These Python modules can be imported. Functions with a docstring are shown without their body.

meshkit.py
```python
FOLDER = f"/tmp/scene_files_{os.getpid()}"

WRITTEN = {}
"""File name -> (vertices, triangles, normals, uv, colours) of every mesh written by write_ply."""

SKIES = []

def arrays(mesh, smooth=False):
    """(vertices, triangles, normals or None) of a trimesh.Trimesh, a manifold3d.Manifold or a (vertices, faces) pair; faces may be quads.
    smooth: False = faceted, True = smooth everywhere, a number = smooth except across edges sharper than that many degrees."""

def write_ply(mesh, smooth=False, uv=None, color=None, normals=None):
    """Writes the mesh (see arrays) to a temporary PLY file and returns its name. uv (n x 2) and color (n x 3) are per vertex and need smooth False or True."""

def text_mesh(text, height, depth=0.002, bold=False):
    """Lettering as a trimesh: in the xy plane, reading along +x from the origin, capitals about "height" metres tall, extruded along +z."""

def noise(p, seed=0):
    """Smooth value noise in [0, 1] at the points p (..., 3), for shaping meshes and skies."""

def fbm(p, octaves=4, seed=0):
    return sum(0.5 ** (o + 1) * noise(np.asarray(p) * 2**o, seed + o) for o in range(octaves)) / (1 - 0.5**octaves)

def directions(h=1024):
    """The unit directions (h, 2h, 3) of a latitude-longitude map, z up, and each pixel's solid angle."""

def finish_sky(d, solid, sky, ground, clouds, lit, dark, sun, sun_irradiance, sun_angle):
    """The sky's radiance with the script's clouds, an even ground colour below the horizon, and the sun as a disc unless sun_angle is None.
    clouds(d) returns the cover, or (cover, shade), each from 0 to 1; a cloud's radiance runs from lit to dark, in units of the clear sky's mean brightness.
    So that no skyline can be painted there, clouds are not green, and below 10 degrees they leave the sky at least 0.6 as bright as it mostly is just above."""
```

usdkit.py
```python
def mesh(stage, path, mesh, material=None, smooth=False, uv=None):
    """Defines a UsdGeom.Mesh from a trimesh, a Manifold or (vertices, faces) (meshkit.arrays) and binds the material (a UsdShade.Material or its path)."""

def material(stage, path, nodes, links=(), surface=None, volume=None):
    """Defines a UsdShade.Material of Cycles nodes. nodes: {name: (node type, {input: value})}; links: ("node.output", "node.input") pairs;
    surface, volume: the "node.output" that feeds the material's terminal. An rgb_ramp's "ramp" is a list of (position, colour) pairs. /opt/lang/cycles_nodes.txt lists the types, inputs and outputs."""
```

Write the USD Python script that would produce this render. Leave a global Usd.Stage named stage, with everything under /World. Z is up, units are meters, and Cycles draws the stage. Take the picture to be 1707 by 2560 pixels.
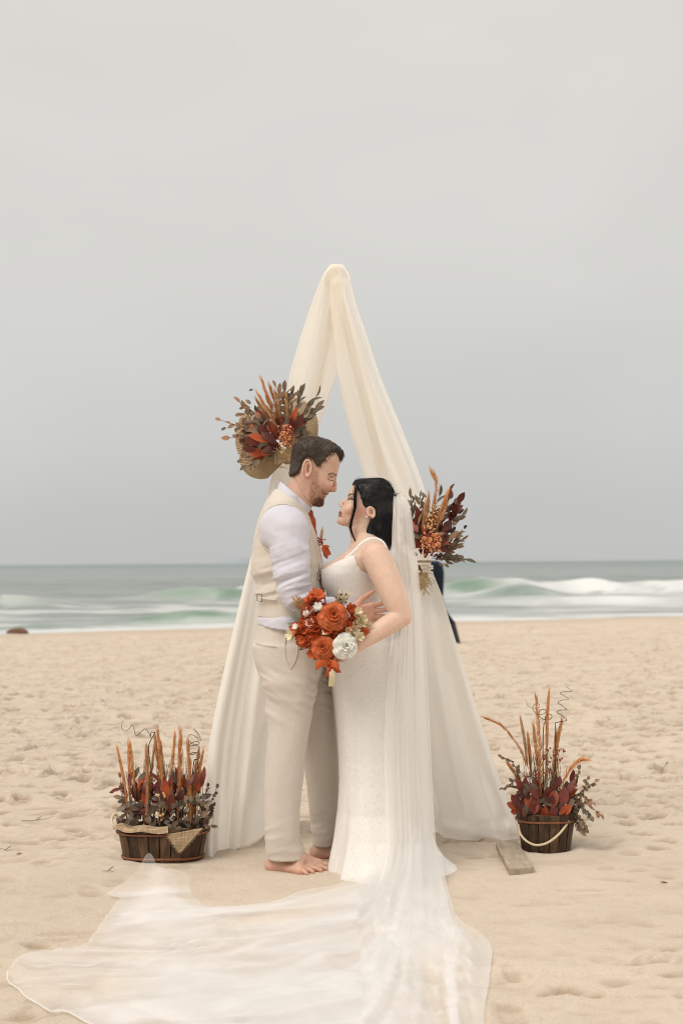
import math
import numpy as np
import trimesh
import usdkit
import meshkit
from meshkit import fbm, noise
from pxr import Usd, UsdGeom, UsdLux, UsdShade, Gf, Sdf, Vt
from scipy import ndimage, sparse
from scipy.spatial import cKDTree, Delaunay
import shapely
from shapely.geometry import Polygon

stage = Usd.Stage.CreateInMemory()
UsdGeom.SetStageUpAxis(stage, "Z")
UsdGeom.SetStageMetersPerUnit(stage, 1.0)
world = UsdGeom.Xform.Define(stage, "/World")
stage.SetDefaultPrim(world.GetPrim())
UsdGeom.Scope.Define(stage, "/World/Looks")

# ---------------------------------------------------------------- camera
CAM_H = 1.26          # eye height of the photographer
FPX = 3556.0          # focal length in photograph pixels (50 mm on a 24 mm wide frame)
CX, HZ = 853.5, 1406.0
ROLL = math.radians(-0.42)
cam = UsdGeom.Camera.Define(stage, "/World/camera")
cam.CreateFocalLengthAttr(50.0)
cam.CreateHorizontalApertureAttr(24.0)
cam.CreateVerticalApertureAttr(36.0)
cam.CreateVerticalApertureOffsetAttr((HZ - 1280.0) / 1707.0 * 24.0)
cam.CreateFStopAttr(3.2)
cam.CreateFocusDistanceAttr(5.75)
cam.CreateExposureAttr(0.40)
cam.AddTranslateOp().Set((0, 0, CAM_H))
cam.AddRotateYOp().Set(-math.degrees(ROLL))
cam.AddRotateXOp().Set(90.0)

# ---------------------------------------------------------------- sky and soft sun (overcast)
SUN_EL, SUN_AZ = math.radians(52), math.radians(222)   # azimuth: atan2(x, y) of the direction towards the sun
sun_dir = np.array([math.cos(SUN_EL) * math.sin(SUN_AZ), math.cos(SUN_EL) * math.cos(SUN_AZ), math.sin(SUN_EL)])
dome = UsdLux.DomeLight.Define(stage, "/World/sky")
dome.GetPrim().SetCustomDataByKey("kind", "structure")
sky_look = usdkit.material(stage, "/World/Looks/overcast_sky", {
    "co": ("texture_coordinate", {}),
    "sky": ("sky_texture", {"sky_type": "single_scattering", "sun_disc": False, "sun_elevation": SUN_EL, "sun_rotation": SUN_AZ}),
    "sep": ("separate_xyz", {}),
    "up": ("map_range", {"from_min": 0.0, "from_max": 1.0, "to_min": 0.0, "to_max": 1.0, "clamp": True}),
    "ramp": ("rgb_ramp", {"ramp": [(0.0, (4.05, 4.07, 4.0)), (0.04, (4.2, 4.22, 4.13)), (0.086, (4.62, 4.62, 4.48)), (0.195, (5.25, 5.16, 4.88)), (0.37, (5.6, 5.42, 5.08)), (0.7, (7.0, 6.75, 6.4)), (1.0, (8.2, 7.9, 7.5))]}),
    "mp": ("mapping", {"scale": (1.6, 1.6, 3.2)}),
    "nz": ("noise_texture", {"scale": 1.7, "detail": 4.0, "roughness": 0.5, "distortion": 0.6}),
    "var": ("map_range", {"from_min": 0.3, "from_max": 0.7, "to_min": 0.955, "to_max": 1.035, "clamp": True}),
    "cl": ("vector_math", {"math_type": "scale"}),
    "mix": ("mix", {"fac": 0.965}),
    "bg": ("background_shader", {"strength": 0.1}),
}, [("co.generated", "sep.vector"), ("sep.z", "up.value"), ("up.result", "ramp.fac"), ("co.generated", "mp.vector"), ("mp.vector", "nz.vector"),
    ("nz.fac", "var.value"), ("ramp.color", "cl.vector1"), ("var.result", "cl.scale"), ("sky.color", "mix.color1"), ("cl.vector", "mix.color2"), ("mix.color", "bg.color")],
    surface="bg.background")
UsdShade.MaterialBindingAPI.Apply(dome.GetPrim()).Bind(sky_look)

sun = UsdLux.DistantLight.Define(stage, "/World/sun")
sun.CreateNormalizeAttr(True)
sun.CreateIntensityAttr(0.40)
sun.CreateAngleAttr(35.0)
sun.CreateColorAttr((1.0, 0.94, 0.86))
_z = Gf.Vec3d(*[float(c) for c in sun_dir])
_rot = Gf.Rotation(Gf.Vec3d(0, 0, 1), _z)
sun.AddTransformOp().Set(Gf.Matrix4d(_rot, Gf.Vec3d(0, 0, 0)))

# ---------------------------------------------------------------- helpers
CR, SR = math.cos(ROLL), math.sin(ROLL)


def W(u, v, Y):
    """the point at distance Y in front of the photographer that the photograph shows at pixel (u, v)"""
    a, b = (np.asarray(u, float) - CX) / FPX, (HZ - np.asarray(v, float)) / FPX
    x, z = a * CR - b * SR, a * SR + b * CR
    Y = np.asarray(Y, float)
    return np.stack(np.broadcast_arrays(x * Y, Y, CAM_H + z * Y), -1)


def G(u, v, z=0.0):
    """the point at height z seen at pixel (u, v)"""
    a, b = (np.asarray(u, float) - CX) / FPX, (HZ - np.asarray(v, float)) / FPX
    x, zz = a * CR - b * SR, a * SR + b * CR
    Y = (z - CAM_H) / zz
    return np.stack(np.broadcast_arrays(x * Y, Y, CAM_H + zz * Y), -1)


_names = {}


def numbered(parent, name):
    k = _names.get((parent, name), -1) + 1
    _names[(parent, name)] = k
    return name if k == 0 else f"{name}_{k:03d}"


def pth(parent):
    return "/World" if parent is None else str(parent.GetPath())


def tag(prim, label=None, cat=None, group=None, kind=None):
    for k, v in (("label", label), ("category", cat), ("group", group), ("kind", kind)):
        if v:
            prim.SetCustomDataByKey(k, v)
    return prim


def thing(name, label, cat, loc=(0, 0, 0), group=None):
    x = UsdGeom.Xform.Define(stage, "/World/" + numbered("/World", name))
    x.AddTranslateOp().Set(tuple(float(c) for c in loc))
    p = x.GetPrim()
    _locs[str(p.GetPath())] = np.array(loc, float)
    return tag(p, label, cat, group)


_locs = {}


def obj(name, m, mat, parent=None, smooth=35, col=None, label=None, kind=None):
    """one Mesh; points are given in world coordinates and stored relative to the thing's base"""
    pp = pth(parent)
    path = pp + "/" + numbered(pp, name)
    off = None
    q = pp
    while q and q != "/World":
        if q in _locs:
            off = _locs[q]
            break
        q = q.rsplit("/", 1)[0]
    if isinstance(m, tuple):
        v, f = np.asarray(m[0], float), np.asarray(m[1], int)
        if f.shape[1] == 4:
            f = np.vstack([f[:, [0, 1, 2]], f[:, [0, 2, 3]]])
    else:
        v, f = np.array(m.vertices), np.array(m.faces)
    if off is not None:
        v = v - off
    if col is not None and smooth not in (True, False):
        smooth = True
    g = usdkit.mesh(stage, path, (v, f), "/World/Looks/" + mat, smooth=smooth)
    if col is not None:
        col = np.asarray(col, np.float32)
        UsdGeom.PrimvarsAPI(g).CreatePrimvar("tint", Sdf.ValueTypeNames.Color3fArray, "vertex").Set(Vt.Vec3fArray.FromNumpy(col))
    g.CreateDoubleSidedAttr(True)
    return tag(g.GetPrim(), label, kind=kind)


def curves(name, polylines, widths, mat, parent=None, label=None, kind=None):
    """hair, threads and wires: widths per polyline (scalar) or per point"""
    pp = pth(parent)
    path = pp + "/" + numbered(pp, name)
    off, q = None, pp
    while q and q != "/World":
        if q in _locs:
            off = _locs[q]
            break
        q = q.rsplit("/", 1)[0]
    c = UsdGeom.BasisCurves.Define(stage, path)
    pts = np.vstack(polylines).astype(float)
    if off is not None:
        pts = pts - off
    c.CreateTypeAttr("linear")
    c.CreatePointsAttr(Vt.Vec3fArray.FromNumpy(pts.astype(np.float32)))
    c.CreateCurveVertexCountsAttr(Vt.IntArray.FromNumpy(np.array([len(p) for p in polylines], np.int32)))
    w = np.concatenate([np.broadcast_to(np.asarray(wd, float), (len(p),)) for p, wd in zip(polylines, widths)])
    c.CreateWidthsAttr(Vt.FloatArray.FromNumpy(w.astype(np.float32)))
    c.SetWidthsInterpolation("vertex")
    UsdShade.MaterialBindingAPI.Apply(c.GetPrim()).Bind(UsdShade.Material.Get(stage, "/World/Looks/" + mat))
    return tag(c.GetPrim(), label, kind=kind)


def cat(parts):
    parts = [p if isinstance(p, tuple) else (np.array(p.vertices), np.array(p.faces)) for p in parts]
    vs, fs, n = [], [], 0
    for v, f in parts:
        f = np.asarray(f)
        if f.shape[1] == 4:
            f = np.vstack([f[:, [0, 1, 2]], f[:, [0, 2, 3]]])
        vs.append(v)
        fs.append(f + n)
        n += len(v)
    return np.vstack(vs), np.vstack(fs)


def frames(P):
    P = np.asarray(P, float)
    T = np.gradient(P, axis=0)
    T /= np.linalg.norm(T, axis=1, keepdims=True) + 1e-12
    n = np.cross(T[0], [0, 0, 1.0])
    if np.linalg.norm(n) < 1e-3:
        n = np.cross(T[0], [0, 1.0, 0])
    N = [n / np.linalg.norm(n)]
    for i in range(1, len(P)):
        n = N[-1] - T[i] * (N[-1] @ T[i])
        N.append(n / (np.linalg.norm(n) + 1e-12))
    N = np.array(N)
    return T, N, np.cross(T, N)


def tube(P, r, sides=6, cap=True):
    P = np.asarray(P, float)
    r = np.broadcast_to(np.asarray(r, float), (len(P),))
    T, N, B = frames(P)
    a = np.linspace(0, 2 * np.pi, sides, endpoint=False)
    v = P[:, None] + r[:, None, None] * (np.cos(a)[None, :, None] * N[:, None] + np.sin(a)[None, :, None] * B[:, None])
    n = len(P)
    idx = np.arange(n * sides).reshape(n, sides)
    j = np.roll(idx, -1, 1)
    f = np.stack([idx[:-1], j[:-1], j[1:], idx[1:]], -1).reshape(-1, 4)
    f = np.vstack([f[:, [0, 1, 2]], f[:, [0, 2, 3]]])
    v = v.reshape(-1, 3)
    if cap:
        v = np.vstack([v, P[0], P[-1]])
        c0, c1 = n * sides, n * sides + 1
        f = np.vstack([f, np.stack([j[0], idx[0], np.full(sides, c0)], -1), np.stack([idx[-1], j[-1], np.full(sides, c1)], -1)])
    return v, f


def grid(V):
    """(n, m, 3) points as a sheet"""
    n, m = V.shape[:2]
    i = np.arange(n * m).reshape(n, m)
    f = np.stack([i[:-1, :-1], i[1:, :-1], i[1:, 1:], i[:-1, 1:]], -1).reshape(-1, 4)
    return V.reshape(-1, 3), np.vstack([f[:, [0, 1, 2]], f[:, [0, 2, 3]]])


def solid_sheet(V, t):
    """a closed sheet of thickness t from a grid of points"""
    n, m = V.shape[:2]
    du, dv = np.gradient(V, axis=0), np.gradient(V, axis=1)
    N = np.cross(du, dv)
    N /= np.linalg.norm(N, axis=-1, keepdims=True) + 1e-12
    a, fa = grid(V + N * t / 2)
    b, fb = grid(V - N * t / 2)
    i = np.arange(n * m).reshape(n, m)
    loop = np.concatenate([i[0, :-1], i[:-1, -1], i[-1, :0:-1], i[:0:-1, 0]])
    nx = np.roll(loop, -1)
    k = n * m
    side = np.vstack([np.stack([loop, nx, nx + k], -1), np.stack([loop, nx + k, loop + k], -1)])
    return np.vstack([a, b]), np.vstack([fa, fb[:, ::-1] + k, side])


def smooth_path(P, n):
    """Catmull-Rom through the points P, n samples"""
    P = np.asarray(P, float)
    Q = np.vstack([2 * P[0] - P[1], P, 2 * P[-1] - P[-2]])
    t = np.linspace(0, len(P) - 1 - 1e-9, n)
    i = t.astype(int)
    s = (t - i)[:, None]
    a, b, c, d = Q[i], Q[i + 1], Q[i + 2], Q[i + 3]
    return 0.5 * (2 * b + (c - a) * s + (2 * a - 5 * b + 4 * c - d) * s**2 + (3 * b - a - 3 * c + d) * s**3)


def sstep(a, b, x):
    t = np.clip((np.asarray(x, float) - a) / (b - a), 0, 1)
    return t * t * (3 - 2 * t)


def rotm(axis, ang):
    return trimesh.transformations.rotation_matrix(ang, axis)[:3, :3]


# ---- implicit shapes on a grid, meshed with surface nets
class Field:
    def __init__(s, lo, hi, h):
        s.h = h
        s.ax = [np.arange(l, u + h, h, dtype=np.float64) for l, u in zip(lo, hi)]
        s.F = np.full([len(a) for a in s.ax], 0.5, np.float32)

    def box(s, lo, hi, pad):
        sl = []
        for a, l, u in zip(s.ax, lo, hi):
            i0 = max(int(np.searchsorted(a, l - pad)), 0)
            i1 = min(int(np.searchsorted(a, u + pad)), len(a))
            sl.append(slice(i0, i1))
        return tuple(sl)

    def put(s, fn, lo, hi, k=0.0, op="add", pad=0.03):
        sl = s.box(lo, hi, pad + k)
        if min(x.stop - x.start for x in sl) <= 0:
            return
        x, y, z = s.ax[0][sl[0]][:, None, None], s.ax[1][sl[1]][None, :, None], s.ax[2][sl[2]][None, None, :]
        d = np.broadcast_to(fn(x, y, z), s.F[sl].shape).astype(np.float32)
        o = s.F[sl]
        if op == "add":
            r = np.minimum(o, d)
            if k > 0:
                r = r - np.maximum(k - np.abs(o - d), 0) ** 2 / (4 * k)
        elif op == "cut":
            d = -d
            r = np.maximum(o, d)
            if k > 0:
                r = r + np.maximum(k - np.abs(o - d), 0) ** 2 / (4 * k)
        else:
            r = np.maximum(o, d)
        s.F[sl] = r

    def cone(s, a, b, ra, rb, k=0.0, op="add"):
        a, b = np.asarray(a, float), np.asarray(b, float)
        ba = b - a
        L = float(ba @ ba) + 1e-12

        def fn(x, y, z):
            t = np.clip(((x - a[0]) * ba[0] + (y - a[1]) * ba[1] + (z - a[2]) * ba[2]) / L, 0, 1)
            return np.sqrt((x - a[0] - t * ba[0]) ** 2 + (y - a[1] - t * ba[1]) ** 2 + (z - a[2] - t * ba[2]) ** 2) - (ra + (rb - ra) * t)
        R = max(ra, rb)
        s.put(fn, np.minimum(a, b) - R, np.maximum(a, b) + R, k, op)

    def chain(s, P, R, k=0.0):
        for i in range(len(P) - 1):
            s.cone(P[i], P[i + 1], R[i], R[i + 1], k)

    def ell(s, c, r, k=0.0, op="add", rot=None):
        c, r = np.asarray(c, float), np.asarray(r, float)

        def fn(x, y, z):
            q = [x - c[0], y - c[1], z - c[2]]
            if rot is not None:
                q = [rot[0, i] * q[0] + rot[1, i] * q[1] + rot[2, i] * q[2] for i in range(3)]
            k0 = np.sqrt((q[0] / r[0]) ** 2 + (q[1] / r[1]) ** 2 + (q[2] / r[2]) ** 2)
            k1 = np.sqrt((q[0] / r[0] ** 2) ** 2 + (q[1] / r[1] ** 2) ** 2 + (q[2] / r[2] ** 2) ** 2) + 1e-9
            return k0 * (k0 - 1) / k1
        R = max(r)
        s.put(fn, c - R, c + R, k, op)

    def loft(s, rows, k=0.0, op="add", p=2.0, wr=None, pad=0.03):
        """rows: (z, x left, x right, y centre, half depth); elliptic slices, flat ends"""
        rows = np.array(sorted(rows, key=lambda r: r[0]), float)
        zz = rows[:, 0]
        lo = np.array([rows[:, 1].min(), (rows[:, 3] - rows[:, 4]).min(), zz[0]])
        hi = np.array([rows[:, 2].max(), (rows[:, 3] + rows[:, 4]).max(), zz[-1]])

        def fn(x, y, z):
            zf = np.clip(z, zz[0], zz[-1])
            l, r, yc, b = [np.interp(zf, zz, rows[:, i]) for i in (1, 2, 3, 4)]
            cx, a = (l + r) / 2, (r - l) / 2
            q = (np.abs((x - cx) / a) ** p + np.abs((y - yc) / b) ** p) ** (1 / p)
            m = np.minimum(a, b)
            # gradient-corrected distance to the elliptic slice
            gx, gy = np.abs(x - cx) / a**2, np.abs(y - yc) / b**2
            g = np.sqrt(gx**2 + gy**2) / np.maximum(q, 0.2) + 1e-6
            d = np.where(q > 0.25, (q - 1) / g, (q - 1) * m)
            if wr is not None:
                d = d + wr(x, y, z)
            return np.maximum(d, np.maximum(zz[0] - z, z - zz[-1]))
        s.put(fn, lo, hi, k, op, pad)

    def mesh(s, taubin=0):
        F = s.F
        S = F < 0
        n = F.shape
        c = np.zeros([m - 1 for m in n], np.uint8)
        offs = [(i, j, k) for i in (0, 1) for j in (0, 1) for k in (0, 1)]

        def corner(A, o):
            return A[o[0]:n[0] - 1 + o[0], o[1]:n[1] - 1 + o[1], o[2]:n[2] - 1 + o[2]]
        for o in offs:
            c += corner(S, o)
        act = np.argwhere((c > 0) & (c < 8))
        if len(act) == 0:
            return np.zeros((0, 3)), np.zeros((0, 3), int)
        ids = -np.ones(c.shape, np.int64)
        ids[tuple(act.T)] = np.arange(len(act))
        acc, cnt = np.zeros((len(act), 3)), np.zeros(len(act))
        for a in offs:
            for axis in range(3):
                if a[axis] == 1:
                    continue
                b = list(a)
                b[axis] = 1
                fa = F[act[:, 0] + a[0], act[:, 1] + a[1], act[:, 2] + a[2]].astype(float)
                fb = F[act[:, 0] + b[0], act[:, 1] + b[1], act[:, 2] + b[2]].astype(float)
                hit = (fa < 0) != (fb < 0)
                t = np.where(hit, fa / np.where(hit, fa - fb, 1), 0)
                p = np.tile(np.array(a, float), (len(act), 1))
                p[:, axis] += t
                acc += np.where(hit[:, None], p, 0)
                cnt += hit
        P = act + acc / cnt[:, None]
        V = np.stack([s.ax[i][0] + P[:, i] * s.h for i in range(3)], -1)
        faces = []
        for axis in range(3):
            sl0, sl1 = [slice(None)] * 3, [slice(None)] * 3
            sl0[axis], sl1[axis] = slice(0, -1), slice(1, None)
            A, B = S[tuple(sl0)], S[tuple(sl1)]
            e = np.argwhere(A != B)
            o1, o2 = [(1, 2), (2, 0), (0, 1)][axis]
            e = e[(e[:, o1] > 0) & (e[:, o2] > 0) & (e[:, o1] < n[o1] - 1) & (e[:, o2] < n[o2] - 1)]
            q = []
            for d1, d2 in ((-1, -1), (0, -1), (0, 0), (-1, 0)):
                z = e.copy()
                z[:, o1] += d1
                z[:, o2] += d2
                q.append(ids[tuple(z.T)])
            q = np.stack(q, 1)
            flip = ~A[tuple(e.T)]
            q[flip] = q[flip][:, ::-1]
            faces.append(q)
        q = np.vstack(faces)
        q = q[(q >= 0).all(1)]
        f = np.vstack([q[:, [0, 1, 2]], q[:, [0, 2, 3]]])
        if taubin:
            V = fair(V, f, taubin)
        return V, f


def fair(V, f, it):
    e = np.vstack([f[:, [0, 1]], f[:, [1, 2]], f[:, [2, 0]]])
    e = np.vstack([e, e[:, ::-1]])
    A = sparse.coo_matrix((np.ones(len(e)), (e[:, 0], e[:, 1])), (len(V), len(V))).tocsr()
    A.data[:] = 1
    d = np.maximum(np.asarray(A.sum(1)).ravel(), 1)[:, None]
    for _ in range(it):
        V = V + 0.5 * (A @ V / d - V)
        V = V - 0.45 * (A @ V / d - V)
    return V


def poly_sd(pts, x, z):
    """signed distance (negative inside) in a plane on the lattice x (n) by z (m)"""
    p = Polygon(pts)
    X, Z = np.meshgrid(x, z, indexing="ij")
    P = shapely.points(X.ravel(), Z.ravel())
    d = shapely.distance(p.exterior, P)
    return np.where(shapely.contains(p, P), -d, d).reshape(X.shape)


def inpoly(pts, x, z):
    return shapely.contains_xy(Polygon(pts), x, z)


def srgb(r, g, b):
    c = np.array([r, g, b], float) / 255
    return tuple(np.where(c <= 0.04045, c / 12.92, ((c + 0.055) / 1.055) ** 2.4))
# ---------------------------------------------------------------- materials
def plain(name, color, rough=0.7, var=0.15, scale=40.0, bump=0.0, bscale=None, trans=0.0, spec=0.3, sheen=0.0, objvar=0.0, hue=None, dist=0.0):
    """a surface whose colour wanders a little, with fine relief; trans mixes in light that comes through (leaves, cloth)"""
    c = np.array(color, float)
    n = {"co": ("texture_coordinate", {}),
         "nz": ("noise_texture", {"scale": scale, "detail": 5.0, "roughness": 0.6, "distortion": dist}),
         "ra": ("rgb_ramp", {"ramp": [(0.25, tuple(c * (1 - var) if hue is None else np.array(hue))), (0.75, tuple(np.minimum(c * (1 + var), 1)))]}),
         "p": ("principled_bsdf", {"roughness": rough, "specular_ior_level": spec, "sheen_weight": sheen})}
    l = [("co.object", "nz.vector"), ("nz.fac", "ra.fac")]
    src = "ra.color"
    if objvar:
        n["oi"] = ("object_info", {})
        n["mr"] = ("map_range", {"to_min": 1 - objvar, "to_max": 1 + objvar})
        n["vm"] = ("vector_math", {"math_type": "scale"})
        l += [("oi.random", "mr.value"), (src, "vm.vector1"), ("mr.result", "vm.scale")]
        src = "vm.vector"
    l.append((src, "p.base_color"))
    if bump:
        n["bn"] = ("noise_texture", {"scale": bscale or scale * 3, "detail": 4.0})
        n["bu"] = ("bump", {"strength": 0.6, "distance": bump})
        l += [("co.object", "bn.vector"), ("bn.fac", "bu.height"), ("bu.normal", "p.normal")]
    out = "p.BSDF"
    if trans:
        n["t"] = ("translucent_bsdf", {})
        n["mx"] = ("mix_closure", {"fac": trans})
        l += [(src, "t.color"), ("p.BSDF", "mx.closure1"), ("t.BSDF", "mx.closure2")]
        out = "mx.closure"
    return usdkit.material(stage, "/World/Looks/" + name, n, l, surface=out)


def weave(name, color, rough=0.85, thread=900.0, bump=0.0004, trans=0.0, slub=0.12):
    """woven linen or cotton: threads both ways, slubs along one of them"""
    c = np.array(color, float)
    n = {"co": ("texture_coordinate", {}),
         "m1": ("mapping", {"scale": (1, 1, 0.06)}), "m2": ("mapping", {"scale": (0.08, 0.08, 1)}),
         "n1": ("noise_texture", {"scale": thread / 3, "detail": 3.0}), "n2": ("noise_texture", {"scale": thread / 3, "detail": 3.0}),
         "n3": ("noise_texture", {"scale": 14.0, "detail": 3.0}),
         "ad": ("math", {"math_type": "add"}), "ad2": ("math", {"math_type": "multiply_add", "value2": 0.5}),
         "ra": ("rgb_ramp", {"ramp": [(0.6, tuple(c * (1 - slub))), (1.5 / 2, tuple(c)), (0.95, tuple(np.minimum(c * (1 + slub), 1)))]}),
         "bu": ("bump", {"strength": 0.5, "distance": bump}),
         "p": ("principled_bsdf", {"roughness": rough, "specular_ior_level": 0.15, "sheen_weight": 0.15})}
    l = [("co.object", "m1.vector"), ("co.object", "m2.vector"), ("m1.vector", "n1.vector"), ("m2.vector", "n2.vector"), ("co.object", "n3.vector"),
         ("n1.fac", "ad.value1"), ("n2.fac", "ad.value2"), ("n3.fac", "ad2.value1"), ("ad.value", "ad2.value3"), ("ad2.value", "ra.fac"), ("ra.color", "p.base_color"),
         ("ad.value", "bu.height"), ("bu.normal", "p.normal")]
    n["ad2"][1]["value2"] = 0.3
    n["sc"] = ("math", {"math_type": "multiply", "value2": 0.6})
    l = [x for x in l if x != ("ad2.value", "ra.fac")] + [("ad2.value", "sc.value1"), ("sc.value", "ra.fac")]
    out = "p.BSDF"
    if trans:
        n["t"] = ("translucent_bsdf", {})
        n["mx"] = ("mix_closure", {"fac": trans})
        l += [("ra.color", "t.color"), ("p.BSDF", "mx.closure1"), ("t.BSDF", "mx.closure2")]
        out = "mx.closure"
    return usdkit.material(stage, "/World/Looks/" + name, n, l, surface=out)


def tulle(name, color, cover, edge, transl=0.45, mottle=0.2, mscale=3.0, gathered=False):
    """netting: open between its threads, denser where one looks along it"""
    n = {"co": ("texture_coordinate", {}),
         "lw": ("layer_weight", {"blend": 0.35}), "mr": ("map_range", {"to_min": cover, "to_max": edge}),
         "nz": ("noise_texture", {"scale": mscale, "detail": 3.0}), "mm": ("map_range", {"from_min": 0.3, "from_max": 0.7, "to_min": -mottle, "to_max": mottle, "clamp": True}),
         "ad": ("math", {"math_type": "add", "use_clamp": True}),
         "d": ("diffuse_bsdf", {"color": color}), "t": ("translucent_bsdf", {"color": color}), "tr": ("transparent_bsdf", {}),
         "m1": ("mix_closure", {"fac": transl}), "m2": ("mix_closure", {})}
    l = [("lw.facing", "mr.value"), ("co.object", "nz.vector"), ("nz.fac", "mm.value"), ("mr.result", "ad.value1"), ("mm.result", "ad.value2"), ("ad.value", "m2.fac"),
         ("d.BSDF", "m1.closure1"), ("t.BSDF", "m1.closure2"), ("tr.BSDF", "m2.closure1"), ("m1.closure", "m2.closure2")]
    if gathered:      # the mesh says how many thicknesses of netting lie gathered at each place
        n["at"], n["mu"] = ("attribute", {"attribute": "tint"}), ("math", {"math_type": "multiply", "use_clamp": True})
        l = [x for x in l if x != ("ad.value", "m2.fac")] + [("at.fac", "mu.value1"), ("ad.value", "mu.value2"), ("mu.value", "m2.fac")]
    return usdkit.material(stage, "/World/Looks/" + name, n, l, surface="m2.closure")


def tinted(name, rough=0.5, spec=0.3, sss=0.0, var=0.06, scale=60.0, bump=0.0, bscale=300.0, trans=0.0, sheen=0.0):
    """a surface coloured by the mesh's own pigment and painted shade (primvar tint)"""
    n = {"at": ("attribute", {"attribute": "tint"}), "co": ("texture_coordinate", {}),
         "nz": ("noise_texture", {"scale": scale, "detail": 4.0}), "mr": ("map_range", {"from_min": 0.25, "from_max": 0.75, "to_min": 1 - var, "to_max": 1 + var}),
         "vm": ("vector_math", {"math_type": "scale"}),
         "p": ("principled_bsdf", {"roughness": rough, "specular_ior_level": spec, "subsurface_weight": sss, "subsurface_scale": 0.006, "subsurface_radius": (1.0, 0.35, 0.2), "sheen_weight": sheen})}
    l = [("co.object", "nz.vector"), ("nz.fac", "mr.value"), ("at.color", "vm.vector1"), ("mr.result", "vm.scale"), ("vm.vector", "p.base_color")]
    if bump:
        n["bn"] = ("noise_texture", {"scale": bscale, "detail": 3.0})
        n["bu"] = ("bump", {"strength": 0.5, "distance": bump})
        l += [("co.object", "bn.vector"), ("bn.fac", "bu.height"), ("bu.normal", "p.normal")]
    out = "p.BSDF"
    if trans:
        n["t"] = ("translucent_bsdf", {})
        n["mx"] = ("mix_closure", {"fac": trans})
        l += [("vm.vector", "t.color"), ("p.BSDF", "mx.closure1"), ("t.BSDF", "mx.closure2")]
        out = "mx.closure"
    return usdkit.material(stage, "/World/Looks/" + name, n, l, surface=out)


# sand: grain, damp patches and darker broken crust, all from world position
usdkit.material(stage, "/World/Looks/sand", {
    "ge": ("geometry", {}), "at": ("attribute", {"attribute": "tint"}),
    "n1": ("noise_texture", {"scale": 1.3, "detail": 6.0, "roughness": 0.65}), "n2": ("noise_texture", {"scale": 260.0, "detail": 3.0, "roughness": 0.7}),
    "n3": ("noise_texture", {"scale": 22.0, "detail": 5.0, "roughness": 0.7}),
    "r1": ("rgb_ramp", {"ramp": [(0.3, (0.93, 0.92, 0.91)), (0.7, (1.05, 1.05, 1.05))]}),
    "r2": ("rgb_ramp", {"ramp": [(0.3, (0.82, 0.80, 0.78)), (0.62, (1.04, 1.04, 1.04))]}),
    "m1": ("mix", {"mix_type": "multiply", "fac": 1.0}), "m2": ("mix", {"mix_type": "multiply", "fac": 1.0}),
    "b1": ("bump", {"strength": 0.5, "distance": 0.004}), "b2": ("bump", {"strength": 0.9, "distance": 0.016}),
    "p": ("principled_bsdf", {"roughness": 0.92, "specular_ior_level": 0.1, "diffuse_roughness": 0.5})},
    [("ge.position", "n1.vector"), ("ge.position", "n2.vector"), ("ge.position", "n3.vector"), ("n1.fac", "r1.fac"), ("n2.fac", "r2.fac"),
     ("at.color", "m1.color1"), ("r1.color", "m1.color2"), ("m1.color", "m2.color1"), ("r2.color", "m2.color2"), ("m2.color", "p.base_color"),
     ("n2.fac", "b1.height"), ("n3.fac", "b2.height"), ("b2.normal", "b1.normal"), ("b1.normal", "p.normal")], surface="p.BSDF")
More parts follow.
